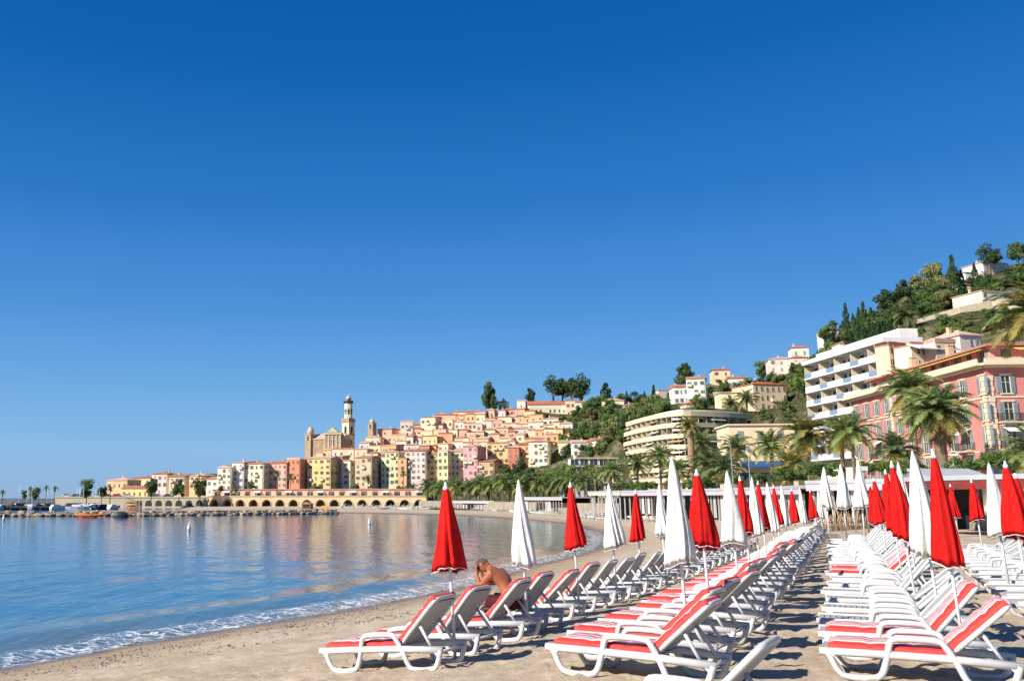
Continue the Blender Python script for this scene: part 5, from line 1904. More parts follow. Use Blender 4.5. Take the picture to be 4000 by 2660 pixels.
# ------------------------------------------------------------------ villas on the hill
VG = 'villas on the hillside'
VILLAS = [
    # u0,u1,vt,vb,dist,depth,yaw,color,roof,cols,rows,win,label, kw
    (1948, 1980, 1572, 1605, 482, 5, -20, 'white', 'flat', 2, 1, 'plain', 'little white hilltop chapel with a small dome', {}),
    (2021, 2052, 1568, 1600, 482, 5, -20, 'pale pink', 'flat', 1, 1, 'grey', 'small pink box house on the hilltop', {}),
    (2068, 2212, 1580, 1622, 468, 8, -4, 'cream', 'gablex', 8, 1, 'plain', 'long cream cemetery building with orange roof', dict(tile=M_TILE_RED, rise=1.8)),
    (2212, 2248, 1566, 1630, 464, 8, -10, 'pale peach', 'flat', 2, 2, 'brown', 'square peach block right of the long cemetery building', {}),
    (2250, 2290, 1572, 1630, 462, 8, -18, 'cream', 'hip', 2, 2, 'plain', 'cream cemetery house with arched window', {}),
    (2352, 2437, 1565, 1602, 425, 7, -10, 'pale yellow', 'hip', 4, 1, 'green', 'cream villa with portico in the wooded slope', {}),
    (2437, 2500, 1584, 1620, 405, 7, -14, 'white', 'hip', 3, 1, 'grey', 'white pink-roofed villa in the wooded slope', {}),
    (2572, 2640, 1528, 1562, 415, 8, 8, 'pale pink', 'flat', 3, 1, 'grey', 'greyish pink villa left of the white hill villa', {}),
    (2637, 2692, 1512, 1580, 352, 9, -6, 'white', 'gablex', 3, 2, 'grey', 'white villa wing with low roof beside the tall white villa', {}),
    (2690, 2755, 1480, 1578, 350, 9, -22, 'white', 'gablex', 3, 3, 'green', 'tall white villa with rows of green shutters on the hill', {}),
    (2787, 2852, 1446, 1500, 385, 8, -12, 'pale peach', 'hip', 2, 2, 'brown', 'beige square tower villa with wide eaves on the hill', {}),
    (2852, 2920, 1478, 1522, 378, 8, -12, 'white', 'gablex', 3, 1, 'grey', 'white low house right of the beige tower villa', {}),
    (2920, 2990, 1490, 1530, 365, 8, -6, 'cream', 'shed', 2, 1, 'grey', 'cream low house above the yellow building', {}),
    (2943, 3085, 1502, 1605, 305, 13, 10, 'pale peach', 'hip', 6, 3, 'plain', 'large plain yellow-orange building with orange hipped roof', dict(tile=M_TILE_RED, rise=1.6, chim=False)),
    (2820, 2945, 1535, 1600, 312, 8, -6, 'pale yellow', 'shed', 2, 1, 'plain', 'yellow lower wing left of the large yellow-orange building', {}),
    (2682, 2753, 1578, 1602, 325, 7, 0, 'pale peach', 'hip', 2, 1, 'grey', 'low house with bright red roof below the tall white villa', dict(tile=M_TILE_RED)),
    (3014, 3100, 1402, 1482, 345, 10, -16, 'pale pink', 'hip', 3, 3, 'grey', 'pink villa with balconies on the hill, left half', {}),
    (3098, 3162, 1398, 1480, 340, 10, -10, 'pale pink', 'hip', 2, 3, 'grey', 'pink villa with balconies on the hill, right half', {}),
    (3097, 3158, 1358, 1395, 352, 7, -14, 'white', 'hip', 2, 1, 'grey', 'white house above the pink hill villa', {}),
    (3222, 3292, 1292, 1345, 325, 7, -8, 'white', 'flat', 3, 2, 'grey', 'small white house with three windows in the trees', {}),
    (3284, 3355, 1340, 1375, 300, 7, -6, 'cream', 'hip', 2, 1, 'grey', 'cream house peeping above the balcony building', {}),
    (3835, 3955, 1028, 1075, 325, 9, 14, 'pale pink', 'hip', 4, 1, 'grey', 'topmost villa with pale roof near the skyline', {}),
    (3772, 3806, 1066, 1098, 322, 6, 8, 'white', 'shed', 1, 1, 'grey', 'small white house left of the topmost villa', {}),
    (3742, 3806, 1112, 1172, 300, 8, 10, 'pale yellow', 'hip', 2, 1, 'grey', 'cream cube house beside the bright cypress', {}),
    (3832, 3980, 1140, 1215, 275, 11, 14, 'cream', 'hip', 5, 2, 'brown', 'large cream villa with two white terraces on the upper right', dict(wsc=1.25)),
    (3470, 3556, 1352, 1440, 166, 3, 22, 'pale peach', 'flat', 3, 2, 'brown', 'cream stair-end block right of the balcony building', dict(sink=22)),
    (3560, 3652, 1352, 1440, 162, 4, 14, 'cream', 'flat', 4, 2, 'plain', 'cream penthouse under a white awning roof', dict(sink=22)),
    (3656, 3748, 1338, 1430, 160, 5, 12, 'pale peach', 'flat', 3, 2, 'brown', 'peach upper block behind the pink building roof', dict(sink=22)),
    (3752, 3850, 1312, 1410, 164, 8, 12, 'pale pink', 'hip', 3, 2, 'grey', 'pale pink gabled house rising behind the pink building', dict(sink=22)),
]
for (u0, u1, vt, vb, ds, dp, yw, c, rf, nc, nr, wn_, lab, kw) in VILLAS:
    k_ = dict(rise=1.2, sink=4)
    k_.update(kw)
    t_ = pix_house(lab, u0, u1, vt, vb, ds, dp, yw, c, roof=rf, cols=nc, rows=nr, win=wn_, group=VG, name='villa', cat='villa', **k_)
    if 'chapel' in lab:
        w_ = 2.0
        obj('dome', MB().lathe([(1.6, 4.6), (1.5, 5.2), (1.0, 6.2), (.3, 6.8), (.05, 7.6)], 12).mesh('dome', M_WHITE), t_, (0, 2.5, 0))
    if 'terraces' in lab:
        for z_ in (.2, 3.0):
            obj('terrace_slab', MB().box(-7.5, 6.5, -2.4, -.01, z_, z_ + .25).box(-7.5, 6.5, -2.4, -2.3, z_ + .25, z_ + .55).fixed('terrace_slab', M_WHITE), t_)
    if 'awning roof' in lab:
        obj('awning', MB().prism([(0, 4.5), (-3.0, 3.3), (-3.0, 3.1), (0, 4.3)], -3.2, 6.5, axis='x').fixed('awning', M_WHITE), t_)
# stone terrace walls on the upper slope
for i_, (ua, va, da, ub, vb_, db, hh) in enumerate(((3585, 1290, 262, 3760, 1238, 258, 3.2), (3755, 1245, 257, 3900, 1215, 255, 3.6), (3880, 1225, 252, 4060, 1225, 240, 4.0), (3600, 1270, 272, 3780, 1222, 270, 2.0))):
    a_, b_ = P(ua, va, da), P(ub, vb_, db)
    d_ = b_ - a_
    o = MB()
    o.add([a_ + Vector((0, 0, -3)), b_ + Vector((0, 0, -3)), b_ + Vector((0, 0, hh)), a_ + Vector((0, 0, hh)), a_ + Vector((1, 1.2, -3)), b_ + Vector((1, 1.2, -3)), b_ + Vector((1, 1.2, hh)), a_ + Vector((1, 1.2, hh))], [(0, 1, 2, 3), (5, 4, 7, 6), (3, 2, 6, 7), (0, 3, 7, 4), (1, 5, 6, 2)])
    tag(obj('retaining_wall', o.fixed('retaining_wall', M_STONE)), f'tan stone retaining wall on the upper right slope, {ORD[i_]} from left', 'wall', 'retaining walls of the upper slope')


# ------------------------------------------------------------------ slab buildings with balconies
def along(path, step):
    """points every step metres along a plan polyline, with direction"""
    out = []
    for (x0, y0), (x1, y1) in zip(path[:-1], path[1:]):
        L = math.hypot(x1 - x0, y1 - y0)
        n = max(1, round(L / step))
        for i in range(n):
            t0, t1 = i / n, (i + 1) / n
            out.append(((x0 + (x1 - x0) * t0, y0 + (y1 - y0) * t0), (x0 + (x1 - x0) * t1, y0 + (y1 - y0) * t1)))
    return out


def offset(path, d):
    res = []
    for i in range(len(path)):
        a = path[max(i - 1, 0)]
        b = path[min(i + 1, len(path) - 1)]
        dx, dy = b[0] - a[0], b[1] - a[1]
        L = math.hypot(dx, dy)
        res.append((path[i][0] - dy / L * d, path[i][1] + dx / L * d))
    return res


def strip(mb, pa, pb, z0, z1, m=0):
    """closed wall between the plan lines pa (outside) and pb (inside)"""
    n = len(pa)
    vs = [(x, y, z0) for x, y in pa] + [(x, y, z0) for x, y in pb] + [(x, y, z1) for x, y in pa] + [(x, y, z1) for x, y in pb]
    fs = []
    for i in range(n - 1):
        a, b, c, d = i, n + i, 2 * n + i, 3 * n + i
        fs += [(a, a + 1, c + 1, c), (b + 1, b, d, d + 1), (c, c + 1, d + 1, d), (a + 1, a, b, b + 1)]
    fs += [(0, 2 * n, 3 * n, n), (n - 1, 2 * n - 1, 4 * n - 1, 3 * n - 1)]
    mb.add(vs, fs, m)


def hotel():
    z_top = 27.0
    raw = [(2385, 1690), (2430, 1668), (2480, 1652), (2540, 1637), (2600, 1626), (2670, 1620), (2760, 1622), (2850, 1626), (2942, 1632)]
    path = []
    for u, v in raw:
        d = 0
        for dd in np.linspace(200, 360, 1600):
            if P(u, v, dd).z >= z_top:
                d = dd
                break
        q = P(u, v, d or 300)
        path.append((q.x, q.y))
    path = [tuple(p) for p in catmull(path, 3)]
    t = thing('curved_hotel', 'large cream hotel with sweeping curved balcony floors behind the palms', 'hotel', (0, 0, 0))
    wall = MATS['wall cream']
    zs = [z_top - 3.1 * i for i in range(8)]
    n = len(path)
    for i, z in enumerate(zs):
        cut = max(0, 4 - i) if i < 5 else 0
        pth = path[cut:]
        back = offset(pth, 2.1)
        deep = offset(pth, 12.0)
        mb = MB()
        strip(mb, offset(pth, -.15), deep, z - .28, z, 0)
        fl = obj('floor_slab', mb.fixed('floor_slab', M_TRIM), t)
        mb = MB()
        strip(mb, offset(pth, -.12), offset(pth, .10), z + .003, z + 1.0, 0)
        obj('balcony_parapet', mb.fixed('balcony_parapet', M_TRIM), fl)
        if i > 0:
            mb = MB()
            strip(mb, back, offset(pth, 2.5), z + .003, z + 2.8, 0)
            obj('recessed_wall', mb.fixed('recessed_wall', wall), fl)
            for k, (p0, p1) in enumerate(along(back, 3.2)):
                if k % 4 == 3:
                    continue
                c = ((p0[0] + p1[0]) / 2, (p0[1] + p1[1]) / 2)
                yw = math.atan2(p1[1] - p0[1], p1[0] - p0[0])
                obj('glass_door', GLASSDOOR, fl, (c[0], c[1], z + .05), yw)
            for k, (p0, p1) in enumerate(along(pth, 6.4)):
                yw = math.atan2(p1[1] - p0[1], p1[0] - p0[0])
                obj('partition', PARTN, fl, (p0[0], p0[1], z + .01), yw)
                if (k * 7 + i * 3) % 5 == 0:
                    c = ((p0[0] + p1[0]) / 2, (p0[1] + p1[1]) / 2)
                    obj('awning', AWN[(k + i) % 3], fl, (c[0], c[1], z), yw)
        else:
            mb = MB()
            strip(mb, offset(pth, 3.5), offset(pth, 10), z + .003, z + 1.9, 0)
            obj('penthouse', mb.fixed('penthouse', wall), fl)
    mb = MB()
    strip(mb, offset(path, 3.0), offset(path, 12), -1, zs[-1] + .003, 0)
    obj('base_wall', mb.fixed('base_wall', wall), t)


GLASSDOOR = MB().box(-1.25, 1.25, -.06, .03, 0, 2.25, 0).box(-1.35, -1.25, -.1, .03, 0, 2.35, 1).box(1.25, 1.35, -.1, .03, 0, 2.35, 1).box(-1.25, 1.25, -.1, .03, 2.25, 2.35, 1).box(-.04, .04, -.09, -.06, 0, 2.25, 1).fixed('glass_door', [M_PANE, M_WHITE])
PARTN = MB().box(-.06, .06, .12, 2.1, 0, 2.7).fixed('partition', M_TRIM)
M_AWN_W = mat('white awning cloth', (.72, .70, .66, 1), rough=.85, var=.08)
M_AWN_B = mat('tan awning cloth', (.50, .32, .19, 1), rough=.85, var=.1)
M_AWN_Y = mat('yellow awning cloth', (.66, .46, .14, 1), rough=.85, var=.1)
AWN = [MB().prism([(2.0, 2.7), (-.5, 1.9), (-.5, 1.7), (2.0, 2.6)], -2.4, 2.4, axis='x').fixed('awning', m) for m in (M_AWN_W, M_AWN_B, M_AWN_W)]
hotel()


def balcony_building():
    z_top = 33.2
    A, B = P(3141, 1450, 200), P(3458, 1348, 168)
    path = [(A.x - 9, A.y + 14), (A.x, A.y), (B.x, B.y), (B.x + 3, B.y - 12)]
    path = [path[1], path[2]]
    t = thing('balcony_apartment_building', 'white apartment building with long blue-grey balconies on the right slope', 'building', (0, 0, 0))
    wm = MATS['wall cream']
    blue = mat('blue grey balcony glass', (.22, .30, .40, 1), rough=.2, var=.1, spec=.5)
    panel = MB().box(-1.55, 1.55, -.06, .06, 0, 1.05).fixed('balcony_panel', M_WHITE)
    glass = MB().box(-1.55, 1.55, -.03, .03, 0, 1.0).fixed('balcony_glass', blue)
    body = MB()
    strip(body, offset(path, 2.2), offset(path, 7), -1, z_top + .003, 0)
    obj('wall', body.fixed('wall', wm), t)
    endw = MB()
    endw.add([(path[0][0] - .2, path[0][1] + .3, 4), (path[0][0] + 13, path[0][1] + 2.0, 4), (path[0][0] + 13, path[0][1] + 2.0, z_top), (path[0][0] - .2, path[0][1] + .3, z_top)], [(0, 1, 2, 3)])
    mb = MB()
    strip(mb, offset(path, -.4), offset(path, 7.3), z_top + .01, z_top + .9, 0)
    rf = obj('roof_slab', mb.fixed('roof_slab', M_WHITE), t)
    mb = MB()
    strip(mb, offset(path, 3.0), offset(path, 6.5), z_top + .9, z_top + 2.6, 0)
    obj('penthouse', mb.fixed('penthouse', MATS['wall white']), rf)
    for i in range(7):
        z = z_top - 3.0 * (i + 1)
        mb = MB()
        strip(mb, offset(path, -.1), offset(path, 2.3), z - .3, z, 0)
        fl = obj('floor_slab', mb.fixed('floor_slab', M_WHITE), t)
        for k, (p0, p1) in enumerate(along(path, 3.2)):
            c = ((p0[0] + p1[0]) / 2, (p0[1] + p1[1]) / 2)
            yw = math.atan2(p1[1] - p0[1], p1[0] - p0[0])
            obj('balcony_panel' if (k + i) % 3 != 0 else 'balcony_glass', panel if (k + i) % 3 != 0 else glass, fl, (c[0], c[1], z + .003), yw)
            if k % 2 == 0:
                obj('partition', PARTN, fl, (p0[0], p0[1], z + .003), yw)
        for k, (p0, p1) in enumerate(along(offset(path, 2.2), 3.4)):
            c = ((p0[0] + p1[0]) / 2, (p0[1] + p1[1]) / 2)
            obj('glass_door', GLASSDOOR, fl, (c[0], c[1], z + .05), math.atan2(p1[1] - p0[1], p1[0] - p0[0]))


balcony_building()


# ------------------------------------------------------------------ the pink building
M_PINK = mat('pink stucco', srgb(222, 142, 132, .86), rough=.9, var=.10, scale=.3, bump=.15, bscale=5, spec=.1, detail=8)


def pink_window(parent, loc, kind, rot=0.0):
    f = obj('window', PW_FRAME[kind], parent, loc, rot)
    obj('pane', PW_PANE[kind], f)
    if kind != 'french':
        for s in (-1, 1):
            obj('shutter', PW_SHUT[kind], f, (s * (.55 + .30), 0, 0))
    else:
        for s in (-1, 1):
            obj('shutter', PW_SHUT['french'], f, (s * (.60 + .30), 0, 0))
    return f


def _pw(kind, w, h):
    fr = MB().box(-w / 2 - .16, -w / 2, -.10, .05, -.05, h + .12).box(w / 2, w / 2 + .16, -.10, .05, -.05, h + .12).box(-w / 2, w / 2, -.10, .05, h, h + .12).box(-w / 2 - .26, w / 2 + .26, -.2, .05, h + .123, h + .3).box(-w / 2 - .26, w / 2 + .26, -.24, .05, -.2, -.053).box(-.035, .035, -.06, -.02, 0, h).box(-w / 2, w / 2, -.055, -.02, h * .62, h * .62 + .05)
    PW_FRAME[kind] = fr.fixed('window', M_TRIM)
    PW_PANE[kind] = MB().box(-w / 2, w / 2, -.018, .04, 0, h).fixed('pane', M_PANE)
    sh = MB().box(-.27, .27, -.12, -.015, 0, h)
    for i in range(int(h / .2)):
        sh.box(-.22, .22, -.145, -.12, .06 + i * .2, .18 + i * .2)
    PW_SHUT[kind] = sh.fixed('shutter', M_SH_GREY)


PW_FRAME, PW_PANE, PW_SHUT = {}, {}, {}
_pw('tall', 1.0, 2.1)
_pw('french', 1.1, 2.5)
_pw('small', .9, 1.3)


def pink_building():
    Az = P(3322, 1535, 150)
    B = P(3838, 1392, 110)
    zt = B.z - 1.0                                 # cornice
    z0 = 1.5
    A = Vector((Az.x, Az.y, 0))
    B = Vector((B.x, B.y, 0))
    t = thing('pink_apartment_building', 'large pink stuccoed apartment building with cream trim and tiled roof at the right', 'building', (0, 0, 0))
    t['label'] = 'large pink stuccoed apartment building with cream trim and tiled roof at the right'
    dBC = Vector((1, -.06, 0)).normalized()
    C = B + dBC * 34
    AB = (B - A)
    # main block
    D = A + Vector((34, 4, 0))
    mb = MB()
    q = [A, B, C, Vector((C.x, A.y, 0))]
    vs = [(p.x, p.y, z0) for p in q] + [(p.x, p.y, zt) for p in q]
    mb.add(vs, [(0, 1, 5, 4), (1, 2, 6, 5), (2, 3, 7, 6), (3, 0, 4, 7), (4, 5, 6, 7)])
    obj('wall', mb.fixed('wall', M_PINK), t)
    faces = []
    for (p0, p1, cols, nm) in ((A, B, 11, 'long'), (B, C, 8, 'front')):
        d = p1 - p0
        L = d.length
        yw = math.atan2(d.y, d.x)
        dn = d.normalized()
        at_ = lambda x, z: (p0.x + dn.x * x, p0.y + dn.y * x, z)
        # cornice terrace with parapet
        obj('cornice', MB().box(-.6, L + .6, -1.2, .02, zt - .2, zt + .1).box(-.3, L + .3, -.6, .02, zt - .45, zt - .203).fixed('cornice', M_TRIM), t, (p0.x, p0.y, 0), yw)
        obj('parapet', MB().box(-.4, L + .4, -1.05, -.85, zt + .103, zt + .65).fixed('parapet', M_TRIM), t, (p0.x, p0.y, 0), yw)
        obj('base_course', MB().box(-.1, L + .1, -.12, .02, z0, z0 + 4.6).fixed('base_course', M_TRIM), t, (p0.x, p0.y, 0), yw)
        for zz_ in (z0 + 4.603, z0 + 8.0, z0 + 14.6):
            obj('string_course', MB().box(-.1, L + .1, -.10, .02, zz_, zz_ + .22).fixed('string_course', M_TRIM), t, (p0.x, p0.y, 0), yw)
        # quoined corner strips
        xs = [.5, L - .5] + ([L * .36] if nm == 'long' else [])
        for x in xs:
            for k in range(24):
                zz_ = z0 + 4.85 + k * .66
                if zz_ + .6 > zt - .85:
                    break
                w = .55 if k % 2 else .72
                obj('quoin', QUOIN[k % 2], t, at_(x, zz_), yw)
        rows_ = [(z0 + 5.3, 'french'), (z0 + 8.6, 'french'), (z0 + 11.9, 'tall'), (z0 + 15.2, 'tall')]
        for i in range(cols):
            x = L * (i + .55) / cols
            if any(abs(x - q_) < 1.3 for q_ in xs):
                x += 1.0
            for j, (z, kd) in enumerate(rows_):
                if z + 2.4 > zt - .6:
                    continue
                f = pink_window(t, at_(x, z), kd, yw)
                if (nm == 'front' and i in (0, 4) and j < 3) or (nm == 'long' and (i * 3 + j) % 7 == 0 and j < 2):
                    b = obj('balcony', BALC, t, at_(x, z - .25), yw)
                    obj('railing', RAILING, b)
                    if j == 1:
                        obj('awning', PAWN, b)
            if i % 2 == 0:
                f = pink_window(t, at_(x, z0 + 1.4), 'small', yw)
    # attic storey set back under a tiled roof with a yellow awning on the terrace
    in_ = 3.0
    n1 = Vector((AB.y, -AB.x, 0)).normalized()
    n1 = -n1 if n1.x < 0 else n1
    A2, B2 = A + Vector((in_, -1, 0)), B + Vector((in_, in_, 0))
    C2 = C + Vector((0, in_, 0))
    mb = MB()
    q = [A2, B2, C2, Vector((C2.x, A2.y, 0))]
    zr = zt + 2.7
    mb.add([(p.x, p.y, zt) for p in q] + [(p.x, p.y, zr) for p in q], [(0, 1, 5, 4), (1, 2, 6, 5), (2, 3, 7, 6), (3, 0, 4, 7)])
    at = obj('attic_wall', mb.fixed('attic_wall', MATS['wall salmon']), t)
    for (p0, p1, cols) in ((A2, B2, 11), (B2, C2, 8)):
        d = p1 - p0
        yw = math.atan2(d.y, d.x)
        for i in range(cols):
            p = p0 + d * ((i + .5) / cols)
            obj('window', WIN['grey'] if i % 3 else WIN['cgreen'], at, (p.x, p.y, zt + .5), yw, (1.2, 1, 1.2))
    mb = MB()
    o = 1.0
    e0 = [A2 + Vector((-o, 0, 0)), B2 + Vector((-o, -o, 0)), C2 + Vector((0, -o, 0)), Vector((C2.x, A2.y, 0))]
    r0 = [A2 + Vector((6, -5, 0)), B2 + Vector((6.5, 7, 0)), C2 + Vector((-5, 7, 0)), Vector((C2.x - 5, A2.y - 5, 0))]
    mb.add([(p.x, p.y, zr + .0) for p in e0] + [(p.x, p.y, zr + .25) for p in e0] + [(p.x, p.y, zr + 1.9) for p in r0], [(0, 1, 5, 4), (1, 2, 6, 5), (2, 3, 7, 6), (3, 0, 4, 7), (3, 2, 1, 0), (4, 5, 9, 8), (5, 6, 10, 9), (6, 7, 11, 10), (7, 4, 8, 11), (8, 9, 10, 11)])
    rf = obj('roof', mb.fixed('roof', M_TILE), t)
    for p in (A2.lerp(B2, .3), A2.lerp(B2, .62), B2.lerp(C2, .3), B2.lerp(C2, .7)):
        obj('chimney', CHIM, rf, (p.x + 4, p.y + 3, zr + 1.6), None, (1.3, 1.3, 1.3))
    # long yellow awning under the eaves on the sea side
    for (p0, p1, f0, f1) in ((A2, B2, .45, .98), (B2, C2, .08, .2)):
        a, b = p0.lerp(p1, f0), p0.lerp(p1, f1)
        d = (b - a)
        yw = math.atan2(d.y, d.x)
        obj('terrace_awning', MB().prism([(0, 2.75), (-2.2, 2.1), (-2.2, 1.95), (0, 2.6)], 0, d.length, axis='x').fixed('terrace_awning', M_AWN_Y), rf, (a.x, a.y, zt), yw)


QUOIN = [MB().box(-.36, .36, -.14, .02, 0, .60).fixed('quoin', M_TRIM), MB().box(-.27, .27, -.14, .02, 0, .60).fixed('quoin', M_TRIM)]
BALC = MB().box(-1.4, 1.4, -1.05, 0, -.2, 0).box(-1.2, -1.0, -.8, 0, -.5, -.203).box(1.0, 1.2, -.8, 0, -.5, -.203).fixed('balcony', M_STONE)
_rl = MB().box(-1.38, 1.38, -1.04, -.99, .95, 1.0).box(-1.38, 1.38, -1.04, -.99, .05, .1)
for _i in range(18):
    _rl.box(-1.38 + _i * .1595, -1.35 + _i * .1595, -1.03, -1.0, .1, .95)
for _s in (-1.38, 1.35):
    for _i in range(6):
        _rl.box(_s, _s + .03, -.9 + _i * .17, -.87 + _i * .17, .1, .95)
    _rl.box(_s, _s + .03, -1.0, 0, .95, 1.0)
RAILING = _rl.fixed('railing', M_IRON)
PAWN = MB().prism([(0, 2.9), (-1.5, 2.1), (-1.5, 2.0), (0, 2.8)], -1.1, 1.1, axis='x').fixed('awning', M_AWN_W)
pink_building()

# ------------------------------------------------------------------ along the promenade
PROM = [(24, 16), (30, 36), (36.5, 58), (41, 82), (43.5, 108), (43, 148), (36.5, 198), (26, 248), (15, 300), (13, 345)]


def promenade():
    path = [tuple(p) for p in catmull(PROM, 6)]
    mb = MB()
    zs = 2.9
    pin = offset(path, -1.0)
    # retaining wall and paved walk
    inner = offset(path, -9)
    w = MB()
    strip(w, path, pin, .3, zs, 0)
    wl = thing('promenade_wall', 'low pale wall between the beach and the promenade', 'wall', (0, 0, 0))
    obj('wall_face', w.fixed('wall_face', mat('grey tan sea wall', (.34, .29, .23, 1), rough=.95, var=.25, scale=.6, detail=9)), wl)
    mb = MB()
    strip(mb, pin, inner, zs - .3, zs - .02, 0)
    o = obj('promenade', mb.fixed('promenade', mat('promenade paving', (.42, .38, .33, 1), rough=.9, var=.12, scale=1.5)))
    tag(o, 'paved promenade behind the beach', kind='structure')


promenade()
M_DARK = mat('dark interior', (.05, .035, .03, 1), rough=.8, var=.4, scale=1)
M_LILAC = mat('pale lilac fabric', (.50, .46, .50, 1), rough=.85, var=.08)
M_GREYROOF = mat('grey white awning', (.42, .43, .45, 1), rough=.7, var=.1, scale=.6)
M_REDWALL = mat('dark red wall', (.20, .035, .03, 1), rough=.8, var=.2)
POST = MB().box(-.07, .07, -.07, .07, 0, 1).fixed('post', mat('weathered white post', (.52, .50, .48, 1), rough=.7, var=.15, objrand=.15))
CURT = MB()
_r = random.Random(5)
_prev = None
_pts = [(-.32 + .08 * i, .035 * (1 if i % 2 else -1)) for i in range(9)]
CURT.add([(x, y, 0) for x, y in _pts] + [(x * .7, y, 1) for x, y in _pts], [(i, i + 1, 10 + i, 9 + i) for i in range(8)], 0, True)
ME_CURT = CURT.mesh('curtain', mat('cream curtain', (.52, .49, .45, 1), rough=.9, var=.15, objrand=.2))


def pavilion(label, pts, z0, z1, depth, roofm, valm, step, curtain=.4, dark=True, thick=.24):
    """open beach pavilion following plan points: posts, roof, valance, rolled curtains and a shaded back wall"""
    rnd = random.Random(label)
    t = thing('beach_pavilion', label, 'pavilion', (0, 0, 0))
    path = pts
    mb = MB()
    strip(mb, offset(path, -.6), offset(path, depth), z1, z1 + thick, 0)
    rf = obj('roof', mb.fixed('roof', roofm), t)
    mb = MB()
    strip(mb, offset(path, -.55), offset(path, -.5), z1 - .45, z1 - .003, 0)
    obj('valance', mb.fixed('valance', valm), rf)
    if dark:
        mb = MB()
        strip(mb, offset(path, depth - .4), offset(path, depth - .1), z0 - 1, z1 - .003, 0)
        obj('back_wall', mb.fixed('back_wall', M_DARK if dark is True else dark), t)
    for k, (p0, p1) in enumerate(along(path, step)):
        yw = math.atan2(p1[1] - p0[1], p1[0] - p0[0])
        zg = min(z0, bz(*p0)) - .1
        obj('post', POST, t, (p0[0], p0[1], zg), yw, (1, 1, z1 - zg - .003))
        if rnd.random() < curtain:
            c = ((p0[0] + p1[0]) / 2, (p0[1] + p1[1]) / 2)
            obj('curtain', ME_CURT, t, (c[0], c[1], z0), yw, (rnd.uniform(1, 2.2), 1, z1 - z0 - .4))
    return t


def pl(*uvd):
    return [(P(u, 1943, d).x, d) for u, d in uvd]


# plan lines run from far to near so that the seaward side is on their right
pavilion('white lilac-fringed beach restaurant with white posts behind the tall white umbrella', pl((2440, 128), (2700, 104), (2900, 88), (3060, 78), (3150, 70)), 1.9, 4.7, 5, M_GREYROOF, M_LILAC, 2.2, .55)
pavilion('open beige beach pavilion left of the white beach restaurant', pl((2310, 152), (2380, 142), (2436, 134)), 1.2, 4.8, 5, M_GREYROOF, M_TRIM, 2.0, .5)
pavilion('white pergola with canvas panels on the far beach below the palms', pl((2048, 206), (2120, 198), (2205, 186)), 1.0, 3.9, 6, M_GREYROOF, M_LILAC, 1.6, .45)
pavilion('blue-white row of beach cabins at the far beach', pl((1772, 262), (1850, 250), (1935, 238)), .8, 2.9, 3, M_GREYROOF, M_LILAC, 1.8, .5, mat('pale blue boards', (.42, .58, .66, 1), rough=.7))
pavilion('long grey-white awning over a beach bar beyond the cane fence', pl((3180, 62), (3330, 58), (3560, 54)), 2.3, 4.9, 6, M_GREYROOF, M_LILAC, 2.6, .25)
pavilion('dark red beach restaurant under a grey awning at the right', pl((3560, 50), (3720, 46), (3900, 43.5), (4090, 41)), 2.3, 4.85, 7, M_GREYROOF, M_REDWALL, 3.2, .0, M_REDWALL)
# a second, higher awning leans over the restaurant at right
_t = thing('sloping_awning', 'sloping pale grey awning above the dark red restaurant', 'awning', P(3640, 1880, 53))
_me = MB().prism([(0, .75), (-2.6, .1), (-2.6, -.05), (0, .6)], -1.4, 2.2, axis='x').fixed('cloth', M_GREYROOF)
obj('cloth', _me, _t)
for _x in (-1.3, 2.1):
    obj('post', POST, _t, (_x, -2.5, -3.2), 0, (1, 1, 3.2))
# blue shop front between the palms
_t = thing('shop_building', 'blue-fronted shop under the white bay between promenade palms', 'building', P(2985, 1905, 150), R(-6))
obj('wall', MB().box(-5, 5.5, 0, 8, -2, 10.3).fixed('wall', MATS['wall pale peach']), _t)
obj('roof', MB().box(-5.3, 5.8, -.3, 8.3, 10.303, 10.55).fixed('roof', M_TRIM), _t)
_bl = mat('blue shop awning', (.03, .09, .22, 1), rough=.7)
for _z, _h in ((1.2, 1.3), (3.2, 1.2)):
    obj('awning', MB().prism([(-.02, _z + _h), (-1.6, _z + .3), (-1.6, _z), (-.02, _z + _h - .3)], -3.6, 3.0, axis='x').fixed('awning', _bl), _t)
for _i in range(3):
    for _j in range(2):
        obj('window', WIN['cgrey'], _t, (-3.2 + 3.2 * _i, 0, 5.6 + 2.4 * _j), 0, (1.0, 1, .9))

# white stepped annexe below the curved hotel
_t = thing('hotel_annexe', 'white stepped terrace building below the left end of the curved hotel', 'building', P(2345, 1915, 262), R(6))
_s = 262 / 3553.0
for _i in range(4):
    _z = 2.4 * _i
    obj('terrace', MB().box(-8.2 + .9 * _i, 7.0, 1.4 * _i, 12, _z - (2 if _i == 0 else 0), _z + 2.1).fixed('terrace', M_WHITE), _t)
    obj('terrace_edge', MB().box(-8.5 + .9 * _i, 7.2, 1.4 * _i - .5, 1.4 * _i + 1.4, _z + 2.103, _z + 2.4).fixed('terrace_edge', M_TRIM), _t)
    for _j in range(5):
        obj('glass_door', GLASSDOOR, _t, (-6.0 + 2.9 * _j, 1.4 * _i, _z + .05), 0, (.9, 1, .8))


def hedge(label, u, v, d, r, n=3, tone='green', nm='garden_shrub'):
    p = P(u, v, d)
    t = thing(nm, label, 'shrub', (p.x, p.y, p.z), R(u % 360), 'shrubs along the promenade')
    for i in range(n):
        obj('foliage', CROWN[tone][i % len(CROWN[tone])], t, ((i - n / 2) * r * .9, (i % 2) * r * .4, r * .5), R(70 * i), (r, r, r * .8))


